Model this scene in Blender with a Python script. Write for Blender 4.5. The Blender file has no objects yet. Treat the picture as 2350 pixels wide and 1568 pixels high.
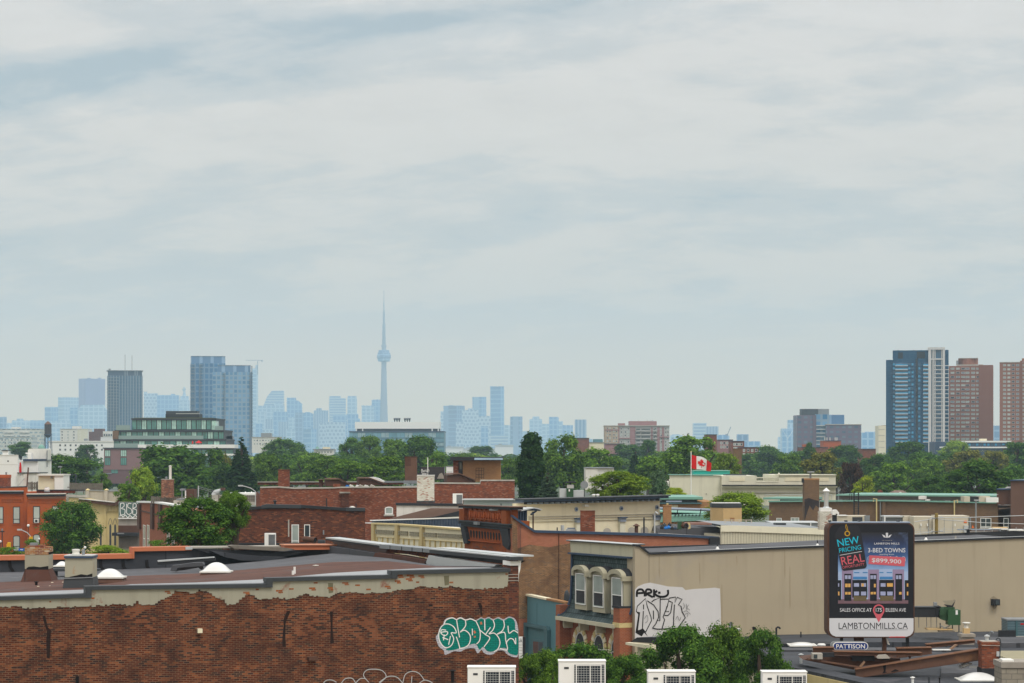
import bpy, math, random
import numpy as np
from mathutils import Vector
R = math.radians
random.seed(7)
SC = bpy.context.scene
COL = SC.collection

# ------------------------------------------------------------------ camera
EYE, FPX, U0, V0 = 16.0, 5400.0, 1175.0, 1040.0     # eye height; focal length, centre and horizon in 2350-px units
cam = bpy.data.objects.new('camera', bpy.data.cameras.new('camera'))
COL.objects.link(cam)
cam.location = (0, 0, EYE); cam.rotation_euler = (R(90), 0, 0)
cam.data.sensor_width = 36; cam.data.lens = 36 * FPX / 2350
cam.data.shift_y = (V0 - 784) / 2350
cam.data.clip_start = 1; cam.data.clip_end = 30000
SC.camera = cam

# ------------------------------------------------------------------ sky, sun, exposure
SUN_EL, SUN_AZ = 56, 150        # azimuth clockwise from +Y
w = bpy.data.worlds.new('World'); SC.world = w; w.use_nodes = True
nt = w.node_tree; nt.nodes.clear()
def N(nt, t, **k):
    n = nt.nodes.new(t)
    for a, b in k.items(): setattr(n, a, b)
    return n
def MATH(nt, op, a, b=None, c=None, clamp=False):
    n = N(nt, 'ShaderNodeMath', operation=op, use_clamp=clamp)
    for i, x in enumerate((a, b, c)):
        if x is None: continue
        if isinstance(x, (int, float)): n.inputs[i].default_value = x
        else: nt.links.new(x, n.inputs[i])
    return n.outputs[0]
def MIX(nt, f, a, b, bt='MIX'):
    n = N(nt, 'ShaderNodeMix', data_type='RGBA', blend_type=bt)
    for i, x in ((0, f), (6, a), (7, b)):
        if isinstance(x, (int, float)): n.inputs[i].default_value = x
        elif isinstance(x, tuple): n.inputs[i].default_value = (*x[:3], 1)
        else: nt.links.new(x, n.inputs[i])
    return n.outputs[2]
def RAMP(nt, f, stops, interp='LINEAR'):
    n = N(nt, 'ShaderNodeValToRGB'); cr = n.color_ramp; cr.interpolation = interp
    while len(cr.elements) < len(stops): cr.elements.new(.5)
    for e, (p, c) in zip(cr.elements, stops):
        e.position = p; e.color = (c, c, c, 1) if isinstance(c, (int, float)) else (*c, 1)
    nt.links.new(f, n.inputs[0]); return n.outputs[0]
def NOISE(nt, vec, scale, detail=3, rough=.5, dist=0):
    n = N(nt, 'ShaderNodeTexNoise'); n.inputs['Scale'].default_value = scale
    n.inputs['Detail'].default_value = detail; n.inputs['Roughness'].default_value = rough; n.inputs['Distortion'].default_value = dist
    nt.links.new(vec, n.inputs['Vector']); return n.outputs['Fac']
def XYZ(nt, x, y, z):
    n = N(nt, 'ShaderNodeCombineXYZ')
    for i, q in enumerate((x, y, z)):
        if isinstance(q, (int, float)): n.inputs[i].default_value = q
        else: nt.links.new(q, n.inputs[i])
    return n.outputs[0]
SKY = 0.1
tc = N(nt, 'ShaderNodeTexCoord'); sp = N(nt, 'ShaderNodeSeparateXYZ'); nt.links.new(tc.outputs['Generated'], sp.inputs[0])
sky = N(nt, 'ShaderNodeTexSky', sky_type='NISHITA', sun_disc=False)
sky.sun_elevation = R(SUN_EL); sky.sun_rotation = R(SUN_AZ); sky.air_density = 1.3; sky.dust_density = 3
zc = MATH(nt, 'MAXIMUM', sp.outputs[2], 0.0)
den = MATH(nt, 'ADD', zc, .30)
px = MATH(nt, 'DIVIDE', sp.outputs[0], den); py = MATH(nt, 'DIVIDE', sp.outputs[1], den)
# cloud deck seen in perspective: soft slanting streaks plus a finer puffy layer, melting into one veil near the horizon
qx = MATH(nt, 'SUBTRACT', MATH(nt, 'MULTIPLY', px, .50), MATH(nt, 'MULTIPLY', py, .20))
qy = MATH(nt, 'ADD', MATH(nt, 'MULTIPLY', px, .45), MATH(nt, 'MULTIPLY', py, 1.3))
n1 = NOISE(nt, XYZ(nt, qx, qy, 3.1), 5.0, 8, .56, .4)
n2 = NOISE(nt, XYZ(nt, px, MATH(nt, 'MULTIPLY', py, 1.5), 7.7), 11, 8, .62, .3)
veil = RAMP(nt, zc, [(.03, 0), (.13, 1)], 'EASE')
def blob(cx, cy, ax, ay):
    a = MATH(nt, 'DIVIDE', MATH(nt, 'SUBTRACT', px, cx), ax); b = MATH(nt, 'DIVIDE', MATH(nt, 'SUBTRACT', py, cy), ay)
    r2 = MATH(nt, 'ADD', MATH(nt, 'MULTIPLY', a, a), MATH(nt, 'MULTIPLY', b, b))
    return MATH(nt, 'EXPONENT', MATH(nt, 'MULTIPLY', r2, -1.0))
m = MATH(nt, 'ADD', MATH(nt, 'MULTIPLY', n1, 1.15), MATH(nt, 'MULTIPLY', n2, .6))
for cx, cy, ax, ay, k in ((-.37, 2.14, .24, .085, .40), (-.15, 2.045, .15, .035, .34), (.36, 2.19, .20, .06, .10), (.0, 2.20, .28, .10, -.16), (-.38, 2.05, .10, .03, -.30), (-.30, 2.26, .3, .05, -.12)):
    m = MATH(nt, 'SUBTRACT', m, MATH(nt, 'MULTIPLY', blob(cx, cy, ax, ay), k))
mask = RAMP(nt, MATH(nt, 'MULTIPLY', m, .58), [(.27, .05), (.42, .60), (.56, 1.0)], 'EASE')
ccol = RAMP(nt, zc, [(0, (1.04, .77, .40)), (.05, (.89, .69, .475)), (.10, (.745, .65, .55)), (.19, (.70, .655, .615)), (.45, (1.10, 1.08, 1.05)), (1, (1.36, 1.34, 1.32))])
lum = MATH(nt, 'ADD', .985, MATH(nt, 'MULTIPLY', veil, MATH(nt, 'MULTIPLY', MATH(nt, 'SUBTRACT', n2, .55), .22)))
cl = N(nt, 'ShaderNodeVectorMath', operation='SCALE'); nt.links.new(ccol, cl.inputs[0]); nt.links.new(MATH(nt, 'DIVIDE', lum, SKY), cl.inputs['Scale'])
clear = MIX(nt, .7, sky.outputs[0], (4.0, 4.35, 4.5))
mask = MATH(nt, 'MAXIMUM', mask, MATH(nt, 'SUBTRACT', 1, veil))
fin = MIX(nt, mask, clear, cl.outputs[0])
bg = N(nt, 'ShaderNodeBackground'); bg.inputs[1].default_value = SKY
nt.links.new(fin, bg.inputs[0]); wo = N(nt, 'ShaderNodeOutputWorld'); nt.links.new(bg.outputs[0], wo.inputs[0])
sun = bpy.data.objects.new('sun', bpy.data.lights.new('sun', 'SUN')); COL.objects.link(sun)
sun.data.energy = 1.3; sun.data.angle = R(18); sun.data.color = (1, .95, .88)
sun.rotation_euler = (R(90 - SUN_EL), 0, R(180 - SUN_AZ)); sun.location = (20, -40, 80)
SC.view_settings.view_transform = 'Standard'; SC.view_settings.look = 'None'
SC.view_settings.exposure = .25; SC.view_settings.gamma = 1
SC.cycles.use_denoising = True
SC.cycles.max_bounces = 6; SC.cycles.diffuse_bounces = 2; SC.cycles.glossy_bounces = 2; SC.cycles.volume_bounces = 1
SC.cycles.transmission_bounces = 3; SC.cycles.sample_clamp_indirect = 4

# ------------------------------------------------------------------ haze: one closed box of even, pale air
HAZE = 1.38e-4
HAZE_COL = (.57, .80, .985)
def make_haze():
    x, y0, y1, z0, z1 = 4600, -60, 10400, -1.5, 640
    me = bpy.data.meshes.new('haze')
    me.from_pydata([(a, b, c) for a in (-x, x) for b in (y0, y1) for c in (z0, z1)], [],
                   [(0, 1, 3, 2), (4, 6, 7, 5), (0, 4, 5, 1), (2, 3, 7, 6), (0, 2, 6, 4), (1, 5, 7, 3)])
    o = bpy.data.objects.new('haze', me); COL.objects.link(o); o['kind'] = 'stuff'; o['label'] = 'pale blue summer haze lying over the whole city'
    mt = bpy.data.materials.new('haze_air'); mt.use_nodes = True; t = mt.node_tree; t.nodes.clear()
    v = N(t, 'ShaderNodeVolumePrincipled'); v.inputs['Density'].default_value = HAZE; v.inputs['Color'].default_value = (*HAZE_COL, 1)
    v.inputs['Anisotropy'].default_value = 0.0; v.inputs['Density Attribute'].default_value = ''
    out = N(t, 'ShaderNodeOutputMaterial'); t.links.new(v.outputs[0], out.inputs['Volume']); me.materials.append(mt)

# ------------------------------------------------------------------ placing and mesh helpers
def P(u, v, Y): return Vector(((u - U0) / FPX * Y, Y, EYE - (v - V0) / FPX * Y))
def X(u, Y): return (u - U0) / FPX * Y
def Z(v, Y): return EYE - (v - V0) / FPX * Y

class MB:
    """collects boxes, prisms and tubes; build() links them as ONE mesh object"""
    def __init__(s): s.v = []; s.f = []; s.m = []; s.mi = 0; s.smooth = False
    def add(s, vs, fs):
        b = len(s.v); s.v += [tuple(p) for p in vs]
        for f in fs: s.f.append(tuple(b + i for i in f)); s.m.append(s.mi)
        return s
    def box(s, x0, x1, y0, y1, z0, z1):
        return s.add([(a, b, c) for a in (x0, x1) for b in (y0, y1) for c in (z0, z1)],
                     [(0, 1, 3, 2), (4, 6, 7, 5), (0, 4, 5, 1), (2, 3, 7, 6), (0, 2, 6, 4), (1, 5, 7, 3)])
    def prism(s, pts, d0, d1):            # outline in the facade plane (x, z), swept in depth
        a = sum(pts[i][0] * pts[(i + 1) % len(pts)][1] - pts[(i + 1) % len(pts)][0] * pts[i][1] for i in range(len(pts)))
        if a < 0: pts = pts[::-1]
        n = len(pts)
        vs = [(x, d0, z) for x, z in pts] + [(x, d1, z) for x, z in pts]
        return s.add(vs, [tuple(range(n)), tuple(range(2 * n - 1, n - 1, -1))] + [(i, n + i, n + (i + 1) % n, (i + 1) % n) for i in range(n)])
    def extr(s, pts, z0, z1):             # footprint (x, y) raised from z0 to z1
        n = len(pts); z0s = z0 if isinstance(z0, (list, tuple)) else [z0] * n; z1s = z1 if isinstance(z1, (list, tuple)) else [z1] * n
        vs = [(p[0], p[1], z) for p, z in zip(pts, z0s)] + [(p[0], p[1], z) for p, z in zip(pts, z1s)]
        return s.add(vs, [tuple(range(n - 1, -1, -1)), tuple(range(n, 2 * n))] + [(i, (i + 1) % n, n + (i + 1) % n, n + i) for i in range(n)])
    def sheet(s, pts, d):                 # outline in the facade plane as one sheet
        return s.add([(x, d, z) for x, z in pts], [tuple(range(len(pts)))])
    def tube(s, path, r, n=8, r1=None, cap=True):
        path = [Vector(p) for p in path]; k = len(path); r1 = r if r1 is None else r1; rings = []
        for i, p in enumerate(path):
            t = (path[min(i + 1, k - 1)] - path[max(i - 1, 0)]).normalized()
            a = t.cross(Vector((0, 0, 1)) if abs(t.z) < .9 else Vector((1, 0, 0))).normalized(); b = t.cross(a)
            q = r + (r1 - r) * i / max(1, k - 1)
            rings += [p + (a * math.cos(2 * math.pi * j / n) + b * math.sin(2 * math.pi * j / n)) * q for j in range(n)]
        fs = [(i * n + j, i * n + (j + 1) % n, (i + 1) * n + (j + 1) % n, (i + 1) * n + j) for i in range(k - 1) for j in range(n)]
        if cap: fs += [tuple(range(n)), tuple((k - 1) * n + j for j in range(n - 1, -1, -1))]
        return s.add(rings, fs)
    def lathe(s, prof, cx=0, cy=0, n=16):
        vs = []; k = len(prof)
        for r, z in prof: vs += [(cx + r * math.cos(2 * math.pi * j / n), cy + r * math.sin(2 * math.pi * j / n), z) for j in range(n)]
        fs = [(i * n + j, i * n + (j + 1) % n, (i + 1) * n + (j + 1) % n, (i + 1) * n + j) for i in range(k - 1) for j in range(n)]
        return s.add(vs, fs + [tuple(range(n - 1, -1, -1)), tuple((k - 1) * n + j for j in range(n))])
    def build(s, name, mat, parent=None, smooth=False, bevel=0):
        me = bpy.data.meshes.new(name); me.from_pydata(s.v, [], s.f)
        mats = mat if isinstance(mat, (list, tuple)) else [mat]
        for q in mats: me.materials.append(q)
        if len(mats) > 1: me.polygons.foreach_set('material_index', s.m)
        if smooth: me.polygons.foreach_set('use_smooth', [True] * len(me.polygons))
        me.update()
        o = bpy.data.objects.new(name, me); COL.objects.link(o)
        if parent is not None: o.parent = parent
        if bevel:
            b = o.modifiers.new('bevel', 'BEVEL'); b.width = bevel; b.segments = 2; b.limit_method = 'ANGLE'
        return o

def tag(o, label, cat=None, group=None, kind=None):
    if label: o['label'] = label
    if cat: o['category'] = cat
    if group: o['group'] = group
    if kind: o['kind'] = kind
    return o
def thing(name, label, cat, loc=(0, 0, 0), rz=0, group=None):
    o = bpy.data.objects.new(name, None); COL.objects.link(o); o.location = loc; o.rotation_euler = (0, 0, rz)
    o.empty_display_size = .5
    return tag(o, label, cat, group)

class B:
    """a thing with a facade plane running from image column ua at distance Ya to ub at Yb; parts are drawn on that plane"""
    def __init__(s, name, label, cat, ua, Ya, ub, Yb=None, group=None, z=0.0):
        Yb = Ya if Yb is None else Yb
        s.A = Vector((X(ua, Ya), Ya)); Bv = Vector((X(ub, Yb), Yb)); s.D = (Bv - s.A).normalized(); s.L = (Bv - s.A).length; s.z = z
        s.T = thing(name, label, cat, (s.A.x, s.A.y, z), math.atan2(s.D.y, s.D.x), group) if name else None
    def h(s, u, v):
        k = (u - U0) / FPX
        t = (s.A.x * s.D.y - s.A.y * s.D.x) / (k * s.D.y - s.D.x)
        p = Vector((k * t, t)) - s.A
        return (p.dot(s.D), EYE - (v - V0) / FPX * t - s.z)
    def hs(s, pts): return [s.h(u, v) for u, v in pts]
    def yat(s, u):
        k = (u - U0) / FPX
        return (s.A.x * s.D.y - s.A.y * s.D.x) / (k * s.D.y - s.D.x)
    def r4(s, u0, v0, u1, v1):
        um, vm = (u0 + u1) / 2, (v0 + v1) / 2
        return s.h(u0, vm)[0], s.h(u1, vm)[0], s.h(um, v1)[1], s.h(um, v0)[1]
    def rect(s, mb, u0, v0, u1, v1, d0, d1):
        a, b, c, d = s.r4(u0, v0, u1, v1); return mb.box(a, b, d0, d1, c, d)
    def box(s, name, mat, u0, v0, u1, v1, d0, d1, parent=None, bevel=0):
        return s.rect(MB(), u0, v0, u1, v1, d0, d1).build(name, mat, parent or s.T, bevel=bevel)
    def poly(s, name, mat, pts, d0, d1, parent=None):
        return MB().prism(s.hs(pts), d0, d1).build(name, mat, parent or s.T)
    def wall(s, mat, top, depth, name='wall', z0=0.0, inset=0):
        t = s.hs(top); m = MB(); q = min(depth, .4); m.prism([(t[0][0], z0 - s.z)] + t + [(t[-1][0], z0 - s.z)], 0, q)
        if depth > .5: m.prism([(t[0][0], z0 - s.z)] + [(x, z - .75) for x, z in t] + [(t[-1][0], z0 - s.z)], q, depth)
        return m.build(name, mat, s.T)
    def strip(s, name, mat, top, th, d0=-.06, d1=.35, lift=.03, parent=None):   # band along a roof line: coping, cornice
        t = s.hs(top); b = s.hs([(u, v + th) for u, v in top])
        return MB().prism([(x, z + lift) for x, z in t] + [(x, z) for x, z in b[::-1]], d0, d1).build(name, mat, parent or s.T)
    def roof(s, mat, top, depth, drop=.0, d0=.36, name='roof', inset=.05):
        t = s.hs(top); n = len(t); t = [(x + (inset if i == 0 else -inset if i == n - 1 else 0), z) for i, (x, z) in enumerate(t)]
        vs = [(x, d0, z + .02 - drop) for x, z in t] + [(x, depth - inset, z + .02 - drop) for x, z in t]
        return MB().add(vs, [(i, i + 1, n + i + 1, n + i) for i in range(n - 1)]).build(name, mat, s.T)
    def win(s, u0, v0, u1, v1, fr, gl, fw=1.3, d=.0, bars=(), mull=(), sill=None, name='window', arch=0, parent=None, proud=.05):
        a, b, c, e = s.r4(u0, v0, u1, v1); k = s.yat((u0 + u1) / 2) / FPX; f = fw * k
        o = MB(); p = parent or s.T
        ar = arch * k
        def outline(i):
            pts = [(a + i, c + i), (b - i, c + i)]
            if ar:
                for q in range(0, 9):
                    t = math.pi * q / 8
                    pts.append(((a + b) / 2 + ((b - a) / 2 - i) * math.cos(t), e - ar + (ar - i) * math.sin(t)))
            else: pts += [(b - i, e - i), (a + i, e - i)]
            return pts
        po, pi = outline(0), outline(f); n = len(po)
        vs = [(x, d - proud, z) for x, z in po] + [(x, d - proud, z) for x, z in pi] + [(x, d + .02, z) for x, z in po] + [(x, d + .02, z) for x, z in pi]
        fs = []
        for i in range(n):
            j = (i + 1) % n
            fs += [(i, j, n + j, n + i), (i, 2 * n + i, 2 * n + j, j), (n + i, n + j, 3 * n + j, 3 * n + i)]
        o.add(vs, fs)
        for q in bars:
            zz = c + (e - c) * q; o.box(a + f, b - f, d - proud + .005, d + .01, zz - f * .45, zz + f * .45)
        for q in mull:
            xx = a + (b - a) * q; o.box(xx - f * .4, xx + f * .4, d - proud + .008, d + .012, c + f, e - f - ar * .3)
        w_ = o.build(name, fr, p)
        MB().sheet(outline(f * .6), d - proud * .35).build('pane', gl, w_)
        if sill:
            MB().box(a - f, b + f, d - proud - .06, d + .02, c - f * 1.4, c - .002).build('sill', sill, w_)
        return w_
def catmull(pts, n=6):
    out = []; p = [pts[0]] + list(pts) + [pts[-1]]
    for i in range(1, len(p) - 2):
        for k in range(n):
            t = k / n; q = []
            for j in (0, 1):
                a, b, c, d = p[i - 1][j], p[i][j], p[i + 1][j], p[i + 2][j]
                q.append(.5 * (2 * b + (c - a) * t + (2 * a - 5 * b + 4 * c - d) * t * t + (3 * b - a - 3 * c + d) * t ** 3))
            out.append(tuple(q))
    return out + [tuple(pts[-1])]
def stroke(mb, pl, pts, wpx, d, smooth=True, n=6):
    p = pl.hs(catmull(pts, n) if smooth and len(pts) > 2 else pts)
    wd = wpx * pl.yat(pts[0][0]) / FPX / 2; L = []
    for i, (x, z) in enumerate(p):
        a = p[max(0, i - 1)]; b = p[min(len(p) - 1, i + 1)]; tx, tz = b[0] - a[0], b[1] - a[1]; q = math.hypot(tx, tz) or 1
        L += [(x - tz / q * wd, d, z + tx / q * wd), (x + tz / q * wd, d, z - tx / q * wd)]
    mb.add(L, [(2 * i, 2 * i + 1, 2 * i + 3, 2 * i + 2) for i in range(len(p) - 1)])
def lettering(pl, s, bl, br, tl, mat, d, parent, name='lettering', bold=0, shear=0):
    """writing fitted into the parallelogram bl-br-tl (image columns and rows) on the plane"""
    cu = bpy.data.curves.new(name, 'FONT'); cu.body = s; cu.size = 1; cu.resolution_u = 3; cu.offset = bold; cu.shear = shear
    o = bpy.data.objects.new(name, cu); COL.objects.link(o); bpy.context.view_layer.update()
    me = bpy.data.meshes.new_from_object(o.evaluated_get(bpy.context.evaluated_depsgraph_get()))
    bpy.data.objects.remove(o); co = np.empty(len(me.vertices) * 3); me.vertices.foreach_get('co', co); co = co.reshape(-1, 3)
    lo, hi = co.min(0), co.max(0); f = (co - lo) / np.maximum(hi - lo, 1e-6)
    a, b, c = (np.array(pl.h(*q)) for q in (bl, br, tl))
    pos = a + f[:, :1] * (b - a) + f[:, 1:2] * (c - a)
    out = np.stack([pos[:, 0], np.full(len(pos), d), pos[:, 1]], 1)
    me.vertices.foreach_set('co', out.ravel()); me.materials.clear(); me.materials.append(mat); me.update(); me.name = name
    o = bpy.data.objects.new(name, me); COL.objects.link(o); o.parent = parent; return o

# ------------------------------------------------------------------ materials
def new_mat(name):
    mt = bpy.data.materials.new(name); mt.use_nodes = True; t = mt.node_tree
    return mt, t, t.nodes['Principled BSDF']
def objvec(t):
    c = N(t, 'ShaderNodeTexCoord'); s = N(t, 'ShaderNodeSeparateXYZ'); t.links.new(c.outputs['Object'], s.inputs[0])
    return c.outputs['Object'], s.outputs
def mul(c, k): return tuple(min(1, x * k) for x in c)
def sat(c, k=1.28):
    l = .3 * c[0] + .59 * c[1] + .11 * c[2]; return tuple(max(.004, l + (x - l) * k) for x in c)
KA = .86      # all paints and bricks a little darker than first measured
def plain(name, c, rough=.75, var=.18, sc=2.0, streak=0, spec=.3, metal=0, dirt=None, dirt_at=.6, seam=None):
    mt, t, b = new_mat(name); ov, s = objvec(t)
    c = sat(mul(c, KA)); f = NOISE(t, ov, sc, 4, .6); col = MIX(t, f, mul(c, 1 - var), mul(c, 1 + var))
    if streak:
        g = NOISE(t, XYZ(t, MATH(t, 'ADD', s[0], s[1]), MATH(t, 'MULTIPLY', s[2], .06), 1.3), 1.6, 4, .65)
        col = MIX(t, RAMP(t, g, [(.5, 0), (.75, streak)]), col, mul(c, .55))
    if seam:      # overlapped sheets of roofing
        n = N(t, 'ShaderNodeTexBrick'); t.links.new(XYZ(t, MATH(t, 'ADD', s[0], MATH(t, 'MULTIPLY', s[1], .2)), s[1], 0), n.inputs['Vector'])
        for i, q in (('Scale', 1), ('Brick Width', seam[0]), ('Row Height', seam[1]), ('Mortar Size', .035)): n.inputs[i].default_value = q
        n.inputs['Color1'].default_value = (.80, .80, .80, 1); n.inputs['Color2'].default_value = (1.15, 1.15, 1.15, 1); n.inputs['Mortar'].default_value = (.45, .45, .45, 1); col = MIX(t, 1, col, n.outputs['Color'], 'MULTIPLY')
    if dirt:
        g = NOISE(t, ov, sc * .45, 6, .65, .4); col = MIX(t, RAMP(t, g, [(dirt_at - .04, 0), (dirt_at + .05, 1)]), col, dirt)
    t.links.new(col, b.inputs['Base Color']); b.inputs['Roughness'].default_value = rough
    b.inputs['Specular IOR Level'].default_value = spec; b.inputs['Metallic'].default_value = metal
    return mt
def brick(name, c1, c2, mortar, dirt=None, amt=.5, bw=.215, rh=.075, ms=.010, patch=None, psc=.35, pat=.55, odd=None):
    mt, t, b = new_mat(name); ov, s = objvec(t)
    v = XYZ(t, MATH(t, 'ADD', s[0], s[1]), s[2], 0)
    n = N(t, 'ShaderNodeTexBrick'); t.links.new(v, n.inputs['Vector']); n.inputs['Scale'].default_value = 1
    n.inputs['Brick Width'].default_value = bw; n.inputs['Row Height'].default_value = rh; n.inputs['Mortar Size'].default_value = ms
    n.inputs['Mortar Smooth'].default_value = .2; n.inputs['Bias'].default_value = -.1
    for i, c in (('Color1', c1), ('Color2', c2), ('Mortar', mortar)): n.inputs[i].default_value = (*sat(mul(c, KA)), 1)
    col = n.outputs['Color']
    if odd:      # single bricks of another colour
        k = N(t, 'ShaderNodeTexBrick'); t.links.new(v, k.inputs['Vector'])
        for i, q in (('Scale', 1), ('Brick Width', bw), ('Row Height', rh), ('Mortar Size', ms)): k.inputs[i].default_value = q
        k.inputs['Color1'].default_value = (0, 0, 0, 1); k.inputs['Color2'].default_value = (1, 1, 1, 1); k.inputs['Mortar'].default_value = (.3, .3, .3, 1)
        col = MIX(t, RAMP(t, k.outputs['Color'], [(.78, 0), (.86, 1)]), col, odd[0])
        col = MIX(t, RAMP(t, k.outputs['Color'], [(.15, .9), (.22, 0)]), col, odd[1])
    g = NOISE(t, ov, .9, 7, .66, .3)
    if dirt: col = MIX(t, RAMP(t, g, [(.40, 0), (.66, amt)]), col, dirt)
    if patch:
        pk_ = RAMP(t, NOISE(t, ov, psc, 7, .62, .5), [(pat, 0), (pat + .06, .85)])
        if odd: pk_ = MATH(t, 'MULTIPLY', pk_, RAMP(t, k.outputs['Color'], [(.42, 0), (.5, 1)]))
        col = MIX(t, pk_, col, patch)
    f = NOISE(t, ov, 2.6, 3, .6); col = MIX(t, .35, col, MIX(t, f, (.25, .25, .25), (.75, .75, .75)), 'OVERLAY')
    t.links.new(col, b.inputs['Base Color']); b.inputs['Roughness'].default_value = .9; b.inputs['Specular IOR Level'].default_value = .15
    return mt
def facade(name, g1, g2, wall, bay, fl, ms=.5, rough=.25, off=0, msm=.1, spec=.5):
    mt, t, b = new_mat(name); ov, s = objvec(t)
    n = N(t, 'ShaderNodeTexBrick'); t.links.new(XYZ(t, MATH(t, 'ADD', s[0], s[1]), s[2], 0), n.inputs['Vector']); n.offset = off
    for i, q in (('Scale', 1), ('Brick Width', bay), ('Row Height', fl), ('Mortar Size', ms), ('Mortar Smooth', msm), ('Bias', 0)): n.inputs[i].default_value = q
    for i, c in (('Color1', g1), ('Color2', g2), ('Mortar', wall)): n.inputs[i].default_value = (*sat(c, 1.4), 1)
    f = NOISE(t, ov, .02, 3); col = MIX(t, .3, n.outputs['Color'], MIX(t, f, (.3, .3, .3), (.7, .7, .7)), 'OVERLAY')
    t.links.new(col, b.inputs['Base Color']); b.inputs['Roughness'].default_value = rough; b.inputs['Specular IOR Level'].default_value = spec
    return mt
def glass(name, c, rough=.08, var=.5, sc=.6):
    mt, t, b = new_mat(name); ov, s = objvec(t)
    c = sat(c, 1.35); f = NOISE(t, ov, sc, 2); t.links.new(MIX(t, f, mul(c, 1 - var), mul(c, 1 + var)), b.inputs['Base Color'])
    b.inputs['Roughness'].default_value = rough; b.inputs['Specular IOR Level'].default_value = .6; return mt
def leafmat(name, dark, mid, light):
    dark, mid, light = ((c[0] * k * 1.2, c[1] * k * 1.04, c[2] * k * .62) for c, k in ((dark, 1.75), (mid, 1.95), (light, 2.3)))
    mt, t, b = new_mat(name); t.nodes.remove(b); out = t.nodes['Material Output']
    g = N(t, 'ShaderNodeNewGeometry'); oi = N(t, 'ShaderNodeObjectInfo')
    col = RAMP(t, g.outputs['Random Per Island'], [(0, dark), (.5, mid), (1, light)])
    k = MATH(t, 'ADD', .82, MATH(t, 'MULTIPLY', oi.outputs['Random'], .36)); sc = N(t, 'ShaderNodeVectorMath', operation='SCALE')
    t.links.new(col, sc.inputs[0]); t.links.new(k, sc.inputs['Scale'])
    d = N(t, 'ShaderNodeBsdfDiffuse'); tr = N(t, 'ShaderNodeBsdfTranslucent'); mx = N(t, 'ShaderNodeMixShader'); mx.inputs[0].default_value = .3
    t.links.new(sc.outputs[0], d.inputs[0]); t.links.new(sc.outputs[0], tr.inputs[0])
    t.links.new(d.outputs[0], mx.inputs[1]); t.links.new(tr.outputs[0], mx.inputs[2]); t.links.new(mx.outputs[0], out.inputs[0]); return mt

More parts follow.
